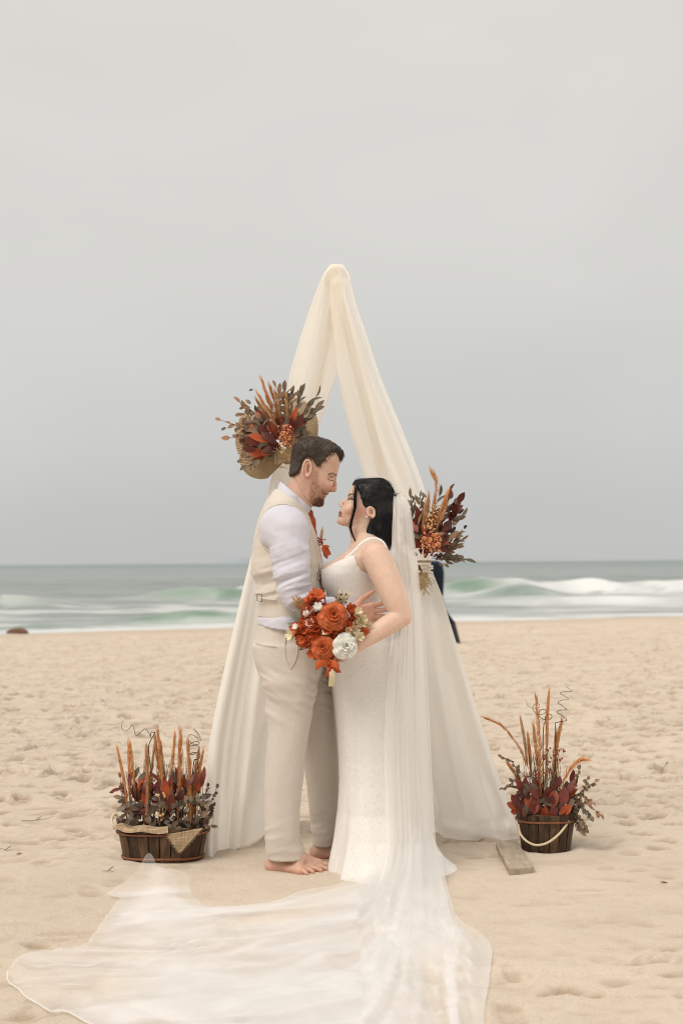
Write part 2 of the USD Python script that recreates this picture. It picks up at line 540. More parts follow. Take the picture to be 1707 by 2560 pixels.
# sea: tint carries foam and the green of thin wave faces; foam is rough, water is glossy
usdkit.material(stage, "/World/Looks/sea_water", {
    "ge": ("geometry", {}), "at": ("attribute", {"attribute": "tint"}), "mp": ("mapping", {"scale": (0.35, 1.0, 1.0)}),
    "n1": ("noise_texture", {"scale": 1.1, "detail": 6.0, "roughness": 0.6}), "sp": ("separate_color", {}), "rg": ("map_range", {"from_min": 0.25, "from_max": 0.7, "to_min": 0.28, "to_max": 0.9, "clamp": True}),
    "bu": ("bump", {"strength": 0.8, "distance": 0.16}),
    "p": ("principled_bsdf", {"ior": 1.33, "specular_ior_level": 0.5})},
    [("ge.position", "mp.vector"), ("mp.vector", "n1.vector"), ("at.color", "sp.color"), ("sp.r", "rg.value"), ("rg.result", "p.roughness"), ("at.color", "p.base_color"),
     ("n1.fac", "bu.height"), ("bu.normal", "p.normal")], surface="p.BSDF")

tinted("skin", rough=0.48, spec=0.3, sss=0.35, var=0.05, scale=70, bump=0.0006, bscale=500)
tinted("sand_tint_cloth", rough=0.9)
weave("linen_vest", (0.635, 0.57, 0.495), thread=1500, bump=0.0004, slub=0.05)
weave("linen_trousers", (0.605, 0.54, 0.47), thread=1500, bump=0.0004, slub=0.06)
weave("white_shirt", (0.60, 0.58, 0.635), thread=1500, bump=0.0002, slub=0.03)
weave("burlap", (0.42, 0.30, 0.18), thread=500, bump=0.0015, slub=0.35)
weave("gauze_cotton", (0.80, 0.73, 0.61), thread=800, bump=0.0005, trans=0.4, slub=0.05)
tulle("drape_tulle", (0.92, 0.88, 0.805), 0.54, 0.85, 0.5, 0.05, 2.5)
tulle("drape_cloth", (0.86, 0.83, 0.775), 0.93, 1.0, 0.35, 0.04, 3.0)
tulle("veil_tulle", (0.83, 0.81, 0.79), 0.25, 0.50, 0.35, 0.04, 4.0, True)
tulle("veil_dense", (0.82, 0.79, 0.75), 0.52, 0.78, 0.3, 0.06, 4.0)
plain("veil_cord", (0.80, 0.79, 0.77), rough=0.6, var=0.03)
# lace: corded flowers standing a little proud of netting
usdkit.material(stage, "/World/Looks/lace", {
    "co": ("texture_coordinate", {}), "nd": ("noise_texture", {"scale": 14.0, "detail": 3.0}), "ws": ("vector_math", {"math_type": "multiply_add", "vector2": (0.10, 0.10, 0.10)}),
    "v1": ("voronoi_texture", {"feature": "distance_to_edge", "scale": 48.0}), "v2": ("voronoi_texture", {"feature": "f1", "scale": 130.0}),
    "r1": ("rgb_ramp", {"ramp": [(0.0, (1, 1, 1)), (0.16, (0.45, 0.45, 0.45)), (0.4, (0, 0, 0))]}), "r2": ("rgb_ramp", {"ramp": [(0.1, (1, 1, 1)), (0.5, (0, 0, 0))]}),
    "ad": ("mix", {"mix_type": "add", "fac": 0.6}), "cl": ("rgb_ramp", {"ramp": [(0.0, (0.71, 0.67, 0.615)), (0.45, (0.735, 0.70, 0.655)), (1.0, (0.765, 0.735, 0.695))]}),
    "bu": ("bump", {"strength": 0.30, "distance": 0.0009}), "p": ("principled_bsdf", {"roughness": 0.75, "specular_ior_level": 0.2, "sheen_weight": 0.2})},
    [("co.object", "nd.vector"), ("nd.color", "ws.vector1"), ("co.object", "ws.vector3"), ("ws.vector", "v1.vector"), ("ws.vector", "v2.vector"), ("v1.distance", "r1.fac"), ("v2.distance", "r2.fac"),
     ("r1.color", "ad.color1"), ("r2.color", "ad.color2"), ("ad.color", "cl.fac"), ("cl.color", "p.base_color"), ("ad.color", "bu.height"), ("bu.normal", "p.normal")], surface="p.BSDF")
plain("brown_hair", (0.048, 0.031, 0.021), rough=0.6, var=0.35, scale=90, spec=0.45)
plain("black_hair", (0.007, 0.0065, 0.007), rough=0.48, var=0.4, scale=120, spec=0.35)
plain("beard_hair", (0.16, 0.065, 0.028), rough=0.5, var=0.35, scale=200)
plain("rust_silk", (0.36, 0.065, 0.022), rough=0.45, var=0.2, scale=30, spec=0.4)
plain("orange_petal", (0.62, 0.15, 0.048), rough=0.6, var=0.18, scale=40, trans=0.22, objvar=0.18)
plain("rust_petal", (0.52, 0.10, 0.028), rough=0.6, var=0.22, scale=60, trans=0.22, objvar=0.3)
plain("white_petal", (0.95, 0.945, 0.90), rough=0.8, var=0.02, scale=30, trans=0.45, objvar=0.04)
plain("cream_petal", (0.76, 0.66, 0.45), rough=0.7, var=0.1, scale=60, trans=0.2, objvar=0.12)
plain("green_grey_leaf", (0.22, 0.26, 0.21), rough=0.6, var=0.25, trans=0.15, objvar=0.2)
plain("brown_leaf", (0.215, 0.15, 0.098), rough=0.55, var=0.35, scale=25, trans=0.12, objvar=0.35)
plain("olive_leaf", (0.165, 0.132, 0.095), rough=0.55, var=0.3, scale=25, trans=0.1, objvar=0.35)
plain("dark_leaf", (0.095, 0.066, 0.045), rough=0.55, var=0.35, scale=25, trans=0.1, objvar=0.4)
plain("burgundy_leaf", (0.115, 0.026, 0.017), rough=0.42, var=0.4, scale=22, trans=0.12, objvar=0.4)
plain("rust_leaf", (0.33, 0.065, 0.022), rough=0.45, var=0.35, scale=22, trans=0.15, objvar=0.4)
plain("tan_leaf", (0.34, 0.20, 0.12), rough=0.6, var=0.25, scale=25, trans=0.15, objvar=0.25)
plain("orange_plume", (0.62, 0.305, 0.125), rough=0.9, var=0.25, scale=60, objvar=0.2, trans=0.25)
plain("tan_plume", (0.52, 0.33, 0.17), rough=0.9, var=0.25, scale=60, objvar=0.2, trans=0.25)
plain("palm_straw", (0.64, 0.51, 0.345), rough=0.7, var=0.18, scale=18, trans=0.12, objvar=0.05)
plain("peach_berry", (0.62, 0.24, 0.10), rough=0.4, var=0.25, scale=90, spec=0.5)
plain("red_berry", (0.24, 0.035, 0.02), rough=0.4, var=0.4, scale=90, spec=0.5)
plain("yellow_berry", (0.60, 0.40, 0.18), rough=0.5, var=0.2, scale=90)
plain("dark_twig", (0.055, 0.026, 0.018), rough=0.6, var=0.3)
plain("straw", (0.50, 0.36, 0.19), rough=0.8, var=0.3, scale=60)
plain("rope", (0.66, 0.53, 0.36), rough=0.9, var=0.15, scale=200, bump=0.002)
plain("white_cord", (0.78, 0.72, 0.62), rough=0.9, var=0.1, scale=200, bump=0.002)
plain("reed_hoop", (0.20, 0.075, 0.035), rough=0.55, var=0.3, scale=60)
plain("pole_wood", (0.36, 0.25, 0.15), rough=0.8, var=0.25, scale=12, bump=0.002)
plain("navy_cloth", (0.008, 0.016, 0.032), rough=0.85, var=0.3)
plain("charcoal_cloth", (0.035, 0.04, 0.048), rough=0.8, var=0.3)
plain("wet_rock", (0.16, 0.085, 0.045), rough=0.7, var=0.45, scale=3.0, bump=0.05, bscale=8)
plain("hazed_hill", (0.315, 0.35, 0.372), rough=1.0, var=0.05, scale=0.01)  # distance haze is put into this colour, no air is built
plain("pearl", (0.85, 0.8, 0.72), rough=0.2, var=0.02, spec=0.6)
plain("eye_white", (0.72, 0.68, 0.64), rough=0.2, var=0.02, spec=0.5)
plain("dark_metal", (0.10, 0.085, 0.075), rough=0.4, var=0.2)
plain("nail_polish", (0.62, 0.36, 0.28), rough=0.3, var=0.05)


def wood(name, a, b, s=(60, 60, 4), rough=0.6, worn=0.4):
    a, b = np.array(a), np.array(b)
    return usdkit.material(stage, "/World/Looks/" + name, {
        "co": ("texture_coordinate", {}), "mp": ("mapping", {"scale": s}), "oi": ("object_info", {}), "ov": ("vector_math", {"math_type": "add"}),
        "cb": ("combine_xyz", {}), "n1": ("noise_texture", {"scale": 1.0, "detail": 6.0, "roughness": 0.65, "distortion": 0.8}), "n2": ("noise_texture", {"scale": 18.0, "detail": 4.0}),
        "mu": ("math", {"math_type": "multiply", "value2": 37.0}), "r1": ("rgb_ramp", {"ramp": [(0.3, tuple(a)), (0.7, tuple(b))]}),
        "r2": ("rgb_ramp", {"ramp": [(0.3, (1 - worn,) * 3), (0.7, (1 + worn * 0.5,) * 3)]}), "mx": ("mix", {"mix_type": "multiply", "fac": 1.0}),
        "mr": ("map_range", {"to_min": 0.7, "to_max": 1.3}), "vm": ("vector_math", {"math_type": "scale"}),
        "bu": ("bump", {"strength": 0.30, "distance": 0.0009}), "p": ("principled_bsdf", {"roughness": rough, "specular_ior_level": 0.3})},
        [("co.object", "mp.vector"), ("oi.random", "mu.value1"), ("mu.value", "cb.x"), ("mu.value", "cb.y"), ("mp.vector", "ov.vector1"), ("cb.vector", "ov.vector2"), ("ov.vector", "n1.vector"),
         ("co.object", "n2.vector"), ("n1.fac", "r1.fac"), ("n2.fac", "r2.fac"), ("r1.color", "mx.color1"), ("r2.color", "mx.color2"),
         ("oi.random", "mr.value"), ("mx.color", "vm.vector1"), ("mr.result", "vm.scale"), ("vm.vector", "p.base_color"), ("n1.fac", "bu.height"), ("bu.normal", "p.normal")], surface="p.BSDF")


wood("barrel_wood", (0.030, 0.018, 0.011), (0.125, 0.068, 0.034))
wood("plank_wood", (0.34, 0.27, 0.19), (0.54, 0.45, 0.34), s=(50, 4, 50), rough=0.85, worn=0.2)
# ---------------------------------------------------------------- beach and sea
SEA_Z = -0.55
rng = np.random.default_rng(7)


def shore(x):
    return 41.3 + 0.43 * x + 0.9 * np.sin(x * 0.31 + 1.0) + 0.5 * np.sin(x * 0.83)


def beach_base(x, y):
    t = (y - 0.43 * np.clip(x, -60, 60) - 10.0) / 31.3
    return np.where(t > 0, SEA_Z * np.maximum(t, 0) ** 1.25, 0.0)


# places where the sand is smoothed by the people and the cloth, and where it banks up
def calm(x, y):
    return 1 - 0.9 * np.exp(-(((x - 0.1) / 1.5) ** 2 + ((y - 5.6) / 0.75) ** 2))


rows = np.concatenate([-np.geomspace(400, 3, 14), [-1, 0, 1, 2], np.exp(np.arange(math.log(2.9), math.log(78), 0.0026)), np.geomspace(80, 160, 6)])
acol = np.concatenate([-np.geomspace(30, 0.46, 26), np.arange(-0.44, 0.4401, 0.0019), np.geomspace(0.46, 30, 26)])
SC = np.maximum(np.abs(rows), 3.0)
SX = acol[None, :] * SC[:, None]
SY = np.broadcast_to(rows[:, None], SX.shape).copy()
fine = (rows > 2.85) & (rows < 79)
D = np.zeros_like(SX)
q = np.stack([SX, SY, np.zeros_like(SX)], -1)
# wind-worn hummocks, then trampled lumps
amp_far = 1 + 0.5 * sstep(7, 16, SY)
D += (fbm(q * [1.1, 1.5, 1], 3, 1) - 0.5) * 0.034 * amp_far
D += (fbm(q * [4.0, 5.5, 1], 4, 5) - 0.5) * 0.022 * calm(SX, SY)
rg = 1 - np.abs(2 * fbm(q * [3.0, 4.6, 1] + 9.3, 3, 11) - 1)
D += (rg ** 3) * 0.014 * calm(SX, SY) * amp_far
D += (fbm(q * [11, 15, 1] + 2.0, 3, 61) - 0.5) * 0.020 * calm(SX, SY)
# broken crust, in patches
patch = sstep(0.52, 0.66, fbm(q * [0.8, 1.1, 1] + 4.0, 2, 21))
D += (fbm(q * [16, 22, 1], 2, 23) - 0.5) * 0.026 * patch * calm(SX, SY)
# footprints: pressed ovals with a pushed-up rim
n_st = 13000
sy = 3.4 + (np.sqrt(rng.random(n_st)) if False else rng.random(n_st) ** 0.8) * 36
sx = (rng.random(n_st) * 2 - 1) * 0.40 * np.maximum(sy, 5)
keep = rng.random(n_st) < np.clip((sy * 0.8) / 9, 0.34, 1)
for X0, Y0, ok in zip(sx, sy, keep):
    if not ok:
        rng.random(5)
        continue
    L, Wd, dep, th, heel = rng.uniform(0.05, 0.14), rng.uniform(0.03, 0.065), rng.uniform(0.010, 0.030), rng.normal(0.3, 0.8), rng.random()
    if Y0 > 8:
        dep *= 1.35
    dep *= float(calm(X0, Y0)) * (0.45 + 0.55 * float(sstep(4.6, 7.0, Y0)))
    R = L * 2.1
    i0, i1 = np.searchsorted(rows, [Y0 - R, Y0 + R])
    s = max(Y0, 3)
    j0, j1 = np.searchsorted(acol, [(X0 - R) / (Y0 - R * .3), (X0 + R) / (Y0 - R * .3)]) if X0 > 0 else np.searchsorted(acol, [(X0 - R) / (Y0 - R), (X0 + R) / (Y0 + R)])
    if i1 <= i0 or j1 <= j0:
        continue
    x, y = SX[i0:i1, j0:j1] - X0, SY[i0:i1, j0:j1] - Y0
    a, b = x * math.cos(th) + y * math.sin(th), -x * math.sin(th) + y * math.cos(th)
    r = np.sqrt((a / L) ** 2 + (b / (Wd * (1 + 0.25 * a / L))) ** 2) * (1 + 0.35 * (noise(np.stack([x * 14 + X0 * 9, y * 14, x * 0], -1), 3) - 0.5))
    D[i0:i1, j0:j1] += dep * (-(1 - sstep(0.62, 1.02, r)) + 0.42 * np.exp(-((r - 1.25) / 0.22) ** 2))
# the sand banks up around the round bucket, lies flat under the baskets and the feet
bk = W(1364, 2141, 6.16)
rb = np.hypot(SX - bk[0], SY - bk[1])
D *= sstep(0.10, 0.45, rb)
D += 0.028 * np.exp(-((rb - 0.15) / 0.07) ** 2) * (1 + 0.6 * (fbm(q * 22, 2, 31) - 0.5))
near = np.exp(-(((SX - 0.0) / 2.0) ** 4 + ((SY - 5.4) / 1.6) ** 4))
D *= 1 - 0.35 * near
D *= 1 - sstep(33, 39, SY - 0.43 * SX)         # wet, wave-smoothed sand
SZ = beach_base(SX, SY) + D * fine[:, None]


def sand_z(x, y):
    """height of the beach at a point"""
    i = np.clip(np.searchsorted(rows, y), 1, len(rows) - 1)
    i = np.where(np.abs(rows[i] - y) < np.abs(rows[i - 1] - y), i, i - 1)
    a = x / np.maximum(np.abs(rows[i]), 3.0)
    j = np.clip(np.searchsorted(acol, a), 0, len(acol) - 1)
    return SZ[i, j]


t_wet = sstep(33.5, 39.5, SY - 0.43 * SX + 1.5 * (fbm(q * 0.15, 2, 3) - 0.5))[..., None]
sand_col = np.array([0.62, 0.53, 0.43]) * (1 - t_wet) + np.array([0.55, 0.45, 0.355]) * t_wet
print_shade = np.clip(-(D - ndimage.gaussian_filter(D, 5)) / 0.011, 0, 1)[..., None]     # shade inside the prints, painted into the sand colour
sand_col = sand_col * (1 - np.array([0.26, 0.33, 0.40]) * print_shade)
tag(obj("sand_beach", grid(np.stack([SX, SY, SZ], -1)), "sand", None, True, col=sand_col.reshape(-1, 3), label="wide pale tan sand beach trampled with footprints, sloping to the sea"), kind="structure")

# the sea
yr = np.concatenate([np.exp(np.arange(math.log(27), math.log(170), 0.0035)), np.geomspace(171, 9000, 90)])
xa = np.concatenate([-np.geomspace(12, 0.42, 16), np.arange(-0.40, 0.401, 0.0045), np.geomspace(0.42, 12, 16)])
WX, WY = xa[None, :] * yr[:, None], np.broadcast_to(yr[:, None], (len(yr), len(xa))).copy()
qs = np.stack([WX, WY, WX * 0], -1)
off = WY - shore(WX)                       # distance out from the water's edge
Z = (0.16 * (fbm(qs * [0.10, 0.35, 1], 3, 2) - 0.5) + 0.34 * (fbm(qs * [0.30, 0.8, 1] + 5, 3, 6) - 0.5) * (WY < 160)) * sstep(0, 12, off)
foam = np.zeros_like(Z)
green = np.zeros_like(Z)


def breaker(u0, u1, v_base, H, Lw, dist, foamy, seed, gr=1.0):
    """a wave ridge across columns u0..u1 of the view at distance dist: a steep near face, white where it has broken"""
    global Z, foam, green
    x0, x1 = (u0 - CX) / FPX * dist, (u1 - CX) / FPX * dist
    wob = 2.2 * (fbm(np.stack([WX * 0.06 + seed, WX * 0, WX * 0], -1), 3, seed) - 0.5) * dist / 60
    e = sstep(x0 - 2, x0 + 2.5, WX) * (1 - sstep(x1 - 2.5, x1 + 2, WX))
    e = e * (0.6 + 0.8 * fbm(np.stack([WX * 0.35, WX * 0 + seed, WX * 0], -1), 3, seed + 3))
    s = (WY - dist - wob - 0.05 * WX) / Lw
    prof = np.where(s < 0, np.exp(-(s / 0.28) ** 2), np.exp(-(s / 1.1) ** 2))
    Z += H * e * prof
    rag = fbm(np.stack([WX * 0.8 + seed, WY * 1.1, WX * 0], -1), 4, seed + 5)
    f = e * foamy * sstep(-0.75, -0.2, s) * (1 - sstep(0.5, 2.2, s)) * sstep(0.34, 0.60, rag + 0.22 * foamy)
    crest = e * sstep(0.05, 0.35, s) * (1 - sstep(0.6, 1.6, s)) * 0.7 * sstep(0.42, 0.6, rag)
    foam = np.maximum(foam, np.maximum(f, crest))
    green = np.maximum(green, gr * e * (1 - foamy) * np.exp(-((s + 0.25) / 0.33) ** 2))


breaker(1230, 2050, 1490, 0.66, 6.0, 78, 0.95, 3)
breaker(1080, 1275, 1490, 0.95, 3.0, 77, 0.08, 5)
breaker(1240, 1370, 1490, 0.8, 3.0, 74, 0.2, 8, 0.7)
breaker(390, 640, 1497, 0.62, 2.4, 74, 0.08, 9)
breaker(560, 1150, 1470, 0.5, 5.0, 82, 0.7, 12)
breaker(355, 660, 1558, 0.42, 1.6, 43.5, 0.05, 15)
breaker(60, 190, 1565, 0.25, 1.2, 40.5, 0.1, 18, 0.5)
breaker(-500, 150, 1500, 0.5, 3.0, 62, 0.55, 21)
breaker(1150, 2100, 1530, 0.22, 2.5, 58, 0.8, 24)
# lace of old foam between the breakers and the edge, and the white edge itself
streak = fbm(qs * [0.22, 0.75, 1] + 3.1, 5, 41)
zone = sstep(0.5, 4, off) * (1 - sstep(30, 42, off))
foam = np.maximum(foam, 0.6 * zone * sstep(0.46, 0.62, streak))
foam = np.maximum(foam, 0.55 * sstep(0, 0.16, (WX / WY) - 0.02) * zone * sstep(0.3, 0.55, streak))
edge = (1 - sstep(1.6, 4.6, off + 2.4 * (fbm(qs * [0.3, 0.3, 1], 3, 43) - 0.5)))
foam = np.maximum(foam, 0.8 * edge * sstep(0.2, 0.55, fbm(qs * [0.5, 0.9, 1] + 7, 4, 71)))
Z += 0.07 * edge * sstep(-0.5, 0.5, off) * fbm(qs * [1.2, 1.8, 1], 3, 47)
Z -= 0.35 * (1 - sstep(-3.2, -0.2, off))                                   # runs under the sand at the water's edge
far = sstep(60, 900, WY)[..., None]
pal = (1 - far) * np.array([0.19, 0.215, 0.20]) + far * np.array([0.10, 0.145, 0.14])
band = (fbm(qs * [0.02, 0.11, 1], 4, 51) - 0.5)[..., None]
pal = pal * (1 + 0.7 * band)
green = np.clip(green * 1.15, 0, 1)
pal = pal * (1 - green[..., None]) + np.array([0.11, 0.21, 0.13]) * green[..., None]
f3 = np.clip(foam, 0, 1)[..., None]
pal = pal * (1 - f3) + np.array([0.68, 0.685, 0.67]) * f3
tag(obj("sea", grid(np.stack([WX, WY, SEA_Z + Z], -1)), "sea_water", None, True, col=np.clip(pal, 0, 1).reshape(-1, 3), label="grey green sea with breaking white waves running to the horizon"), kind="structure")

# faint headland on the horizon behind the man's back
t = np.linspace(0, 1, 60)
prof = 22 * np.sin(np.pi * t) ** 1.4 * (0.7 + 0.6 * fbm(np.stack([t * 6, t * 0, t * 0], -1), 3, 3))
c0 = W(585, 1406, 5200)
hx = c0[0] + (t - 0.5) * 210
V = np.stack([np.stack([hx, np.full(60, 5200.0), np.full(60, -3.0)], -1), np.stack([hx, np.full(60, 5260.0), SEA_Z + prof * 0.7], -1),
              np.stack([hx, np.full(60, 5330.0), SEA_Z + prof], -1), np.stack([hx, np.full(60, 5500.0), np.full(60, -3.0)], -1)])
tag(obj("distant_headland", grid(V), "hazed_hill", None, True, label="faint blue grey headland far out on the horizon left of the man"), kind="structure")

# brown boulder in the wash at the far left
m = trimesh.creation.icosphere(4)
v = np.array(m.vertices)
v *= (0.72 + 0.6 * fbm(v * 1.7 + 3, 3, 61))[:, None]
v *= [0.26, 0.20, 0.12]
rk = W(46, 1588, 1.0) - [0, 0, CAM_H]
rk = W(46, 1584, 36.8)
v = v + [rk[0], rk[1], rk[2] + 0.03]
tag(obj("boulder", (v, m.faces), "wet_rock", None, True), "small brown boulder lying in the foam at the left water edge", "rock")
# ---------------------------------------------------------------- the draped arch
def sheet(rows, hem, ns, nt, amp, nf, seed, back=0.0, prof=None, warp=0.6, gather=None):
    """a hanging cloth: rows (v, u left, u right, Y) from top to bottom give its two edges, hem (t, v, Y) where it ends below;
    amp(s) is the depth of its nf folds, prof a (t, y) curve of broad folds that opens towards the hem"""
    R = np.array(rows, float)
    s = np.linspace(0, 1, ns)[:, None]
    t = np.linspace(0, 1, nt)[None, :]
    H = np.array(hem, float)
    vh, yh = np.interp(t, H[:, 0], H[:, 1]), np.interp(t, H[:, 0], H[:, 2])
    v = R[0, 0] + (vh - R[0, 0]) * s
    Y0 = np.interp(v, R[:, 0], R[:, 3])
    Yv = Y0 + (yh - np.interp(vh, R[:, 0], R[:, 3])) * s ** 1.5
    tw = t + 0.35 / nf * warp * (fbm(np.stack(np.broadcast_arrays(t * nf * 0.5 + 3 * seed, s * 2.5, t * 0), -1), 2, seed) - 0.5) * 2
    ul, ur = np.interp(v, R[:, 0], R[:, 1]), np.interp(v, R[:, 0], R[:, 2])
    ul = ndimage.gaussian_filter1d(ul, ns / 40, axis=0, mode="nearest")
    ur = ndimage.gaussian_filter1d(ur, ns / 40, axis=0, mode="nearest")
    u = ul + (ur - ul) * t
    ph = 2 * np.pi * nf * tw + seed
    f = np.sin(ph) + 0.45 * np.sin(1.7 * ph + 1.3 * seed + 1.5 * s) + 0.3 * np.sin(2.9 * ph + seed * 2.1)
    A = amp(s) * np.sin(np.pi * np.clip(t, 0.02, 0.98)) ** 0.4
    dy = A * f / 1.5
    if prof is not None:
        P = np.array(prof, float)
        pt = np.linspace(0, 1, 80)
        pc = ndimage.gaussian_filter1d(np.interp(pt, P[:, 0], P[:, 1]), 1.6, mode="nearest")
        dy = dy + np.interp(t, pt, pc) * s ** 1.1
    # the rounded way cloth turns back at its two edges
    dy = dy + back * (1 - np.sqrt(np.clip(1 - (2 * t - 1) ** 2, 0, 1)))
    return W(u, v, Yv + dy)


arch = thing("draped_arch", "tall A-shaped wedding arch draped in sheer cream cloth behind the couple", "wedding arch", (0.15, 6.5, 0))
AP = W(842, 722, 6.5)
for k, (bx, by) in enumerate(((-0.56, 6.60), (0.60, 6.62))):
    B = np.array([bx, by, -0.05])
    P = smooth_path([B, B + (AP - B) * 0.5 + [0.004, 0, 0], AP + (AP - B) * 0.012], 8)
    obj("pole", tube(P, [0.024, 0.024, 0.023, 0.023, 0.022, 0.021, 0.02, 0.019], 10), "pole_wood", arch)
UL = [(660, 832, 846, 6.45), (666, 820, 850, 6.45), (674, 812, 852, 6.44), (684, 808, 852, 6.44), (705, 798, 856, 6.42), (760, 778, 856, 6.40), (850, 748, 850, 6.38), (940, 722, 842, 6.37), (1000, 716, 820, 6.37), (1060, 706, 800, 6.38), (1110, 696, 775, 6.40), (1165, 688, 738, 6.42)]
UR = [(659, 834, 850, 6.42), (665, 828, 862, 6.41), (673, 826, 869, 6.40), (684, 826, 873, 6.40), (705, 822, 878, 6.36), (760, 824, 890, 6.34), (850, 836, 921, 6.33), (940, 843, 950, 6.33), (1060, 869, 1000, 6.33), (1150, 898, 1036, 6.34), (1235, 926, 1066, 6.35), (1300, 955, 1074, 6.37), (1380, 1012, 1078, 6.39), (1432, 1036, 1076, 6.40)]
V = sheet(UL, [(0, 1165, 6.42), (1, 1165, 6.42)], 90, 90, lambda s: 0.006 + 0.012 * np.sin(np.pi * s), 1.3, 2, 0.06)
obj("upper_drape", grid(V), "drape_tulle", arch, True)
V = sheet([(a, b + 5, c - 6, d + 0.09) for a, b, c, d in UL], [(0, 1165, 6.5), (1, 1165, 6.5)], 60, 60, lambda s: 0.014 + 0.012 * s, 1.5, 5, -0.05)
obj("upper_drape", grid(V), "drape_tulle", arch, True)
V = sheet(UR, [(0, 1432, 6.40), (1, 1432, 6.40)], 110, 110, lambda s: 0.006 + 0.012 * np.sin(np.pi * s ** 0.8), 1.6, 7, 0.06)
obj("upper_drape", grid(V), "drape_tulle", arch, True)
V = sheet([(a, b + 4, c - 22, d + 0.09) for a, b, c, d in UR[:-2]] + [(1432, 1040, 1070, 6.47)], [(0, 1432, 6.47), (1, 1432, 6.47)], 70, 70, lambda s: 0.014 + 0.012 * s, 1.7, 11, -0.05)
obj("upper_drape", grid(V), "drape_tulle", arch, True)
# the crown of cloth where both lengths pass over the top
a = np.linspace(0, np.pi, 24)[:, None]
b = np.linspace(0, 1, 26)[None, :]
cxp = 841 + 33 * np.cos(np.pi - a) * (0.9 + 0.15 * np.sin(9 * b)) + 1.5 * np.sin(14 * b)
cvp = 702 - 42 * np.sin(a) * (0.93 + 0.08 * np.sin(11 * b + a)) + 0 * b
obj("crown_drape", grid(W(cxp, cvp, 6.36 + 0.20 * b + 0.012 * np.sin(16 * b + 2 * a))), "drape_tulle", arch, True)

LL = [(1160, 690, 730, 6.42), (1190, 679, 745, 6.40), (1300, 652, 768, 6.34), (1400, 625, 775, 6.30), (1500, 600, 778, 6.27), (1640, 568, 778, 6.23), (1750, 543, 776, 6.20), (1860, 522, 772, 6.18), (2000, 511, 750, 6.14), (2060, 510, 730, 6.14), (2145, 513, 700, 6.12)]
hemL = [(0, 2138), (0.1, 2145), (0.25, 2143), (0.42, 2120), (0.6, 2092), (0.75, 2076), (0.86, 2070), (1, 2062)]
hemL = [(t, v, float(G(520 + 180 * t, v, 0.012)[1])) for t, v in hemL]
V = sheet(LL, hemL, 130, 120, lambda s: 0.003 + 0.004 * s, 2.2, 4, 0.0,
          prof=[(0, 0.0), (0.04, -0.02), (0.10, 0.02), (0.16, 0.16), (0.30, 0.17), (0.36, 0.02), (0.44, -0.06), (0.62, -0.03), (0.8, 0.03), (1, 0.10)], warp=0.4)
obj("lower_drape", grid(V), "drape_cloth", arch, True)
LR = [(1428, 1036, 1078, 6.40), (1442, 1030, 1086, 6.39), (1490, 1018, 1106, 6.37), (1531, 1012, 1117, 6.36), (1570, 1005, 1129, 6.36), (1600, 1002, 1138, 6.36), (1680, 990, 1163, 6.36), (1830, 985, 1210, 6.38), (1950, 990, 1250, 6.40), (2040, 1000, 1284, 6.43), (2100, 1005, 1294, 6.45)]
hemR = [(0, 2075), (0.2, 2078), (0.32, 2080), (0.36, 2092), (0.5, 2098), (0.7, 2101), (0.85, 2101), (1, 2094)]
hemR = [(t, v, float(G(1000 + 290 * t, v, 0.012)[1])) for t, v in hemR]
V = sheet(LR, hemR, 130, 120, lambda s: 0.003 + 0.004 * s, 2.2, 9, 0.0,
          prof=[(0, 0.08), (0.2, 0.0), (0.35, -0.03), (0.5, -0.02), (0.6, 0.0), (0.68, 0.10), (0.82, 0.13), (0.88, 0.02), (0.94, -0.04), (1, 0.0)], warp=0.4)
ss = np.linspace(0, 1, 130)[:, None]
V[:, :, 1] -= 0.05 * sstep(0.925, 0.955, ss) * (1 - 0.5 * sstep(0.97, 1.0, ss))      # the rolled, slumped hem
obj("lower_drape", grid(V), "drape_cloth", arch, True)
for k, (vv, dv) in enumerate(((1414, 2), (1423, -2), (1431, 1))):                        # cords that tie the cloth to the right pole
    th = np.linspace(0, 2 * np.pi, 26)
    P = W(1056 + 24 * np.cos(th), vv + dv * np.cos(th), 6.39 + 0.055 * np.sin(th))
    obj("tie_cord", tube(P, 0.0055, 6), "white_cord", arch)
r2 = np.random.default_rng(5)
st = [smooth_path([W(1056 + r2.normal(0, 9), 1432, 6.32), W(1054 + r2.normal(0, 12), 1455, 6.315), W(1053 + r2.normal(0, 12), 1476 + r2.normal(0, 8), 6.32)], 6) for _ in range(60)]
curves("straw_tuft", st, [0.0022] * 60, "straw", arch)
th = np.linspace(0, 2 * np.pi, 26)
obj("tie_cord", tube(W(706 + 20 * np.cos(th), 1168 + 3 * np.cos(th), 6.41 + 0.06 * np.sin(th)), 0.005, 6), "white_cord", arch)

# ---------------------------------------------------------------- weathered board half buried beside the bucket
cor = [G(1239, 2108, 0.035), G(1292, 2104, 0.035), G(1334, 2170, 0.03), G(1273, 2175, 0.03)]
n1, n2 = 14, 5
T0, T1 = np.linspace(0, 1, n1)[:, None, None], np.linspace(0, 1, n2)[None, :, None]
Vb = (cor[0] * (1 - T1) + cor[1] * T1) * (1 - T0) + (cor[3] * (1 - T1) + cor[2] * T1) * T0
Vb = Vb + np.array([0, 0, 1]) * (fbm(Vb * 9, 2, 3)[..., None] - 0.5) * 0.004 - [0, 0, 0.012]
tag(obj("wooden_board", solid_sheet(Vb, 0.026), "plank_wood", None, 30), "weathered pale wooden board lying in the sand left of the round bucket", "board")

# ---------------------------------------------------------------- somebody walking far behind the arch
YP = 25.0
PZ = float(sand_z(W(np.array([1090.0]), 1590, YP)[:, 0], np.array([YP]))[0])
wk = thing("person", "person in dark navy walking far behind the right side of the arch", "person", W(1075, 1590, YP) * [1, 1, 0] + [0, 0, PZ])


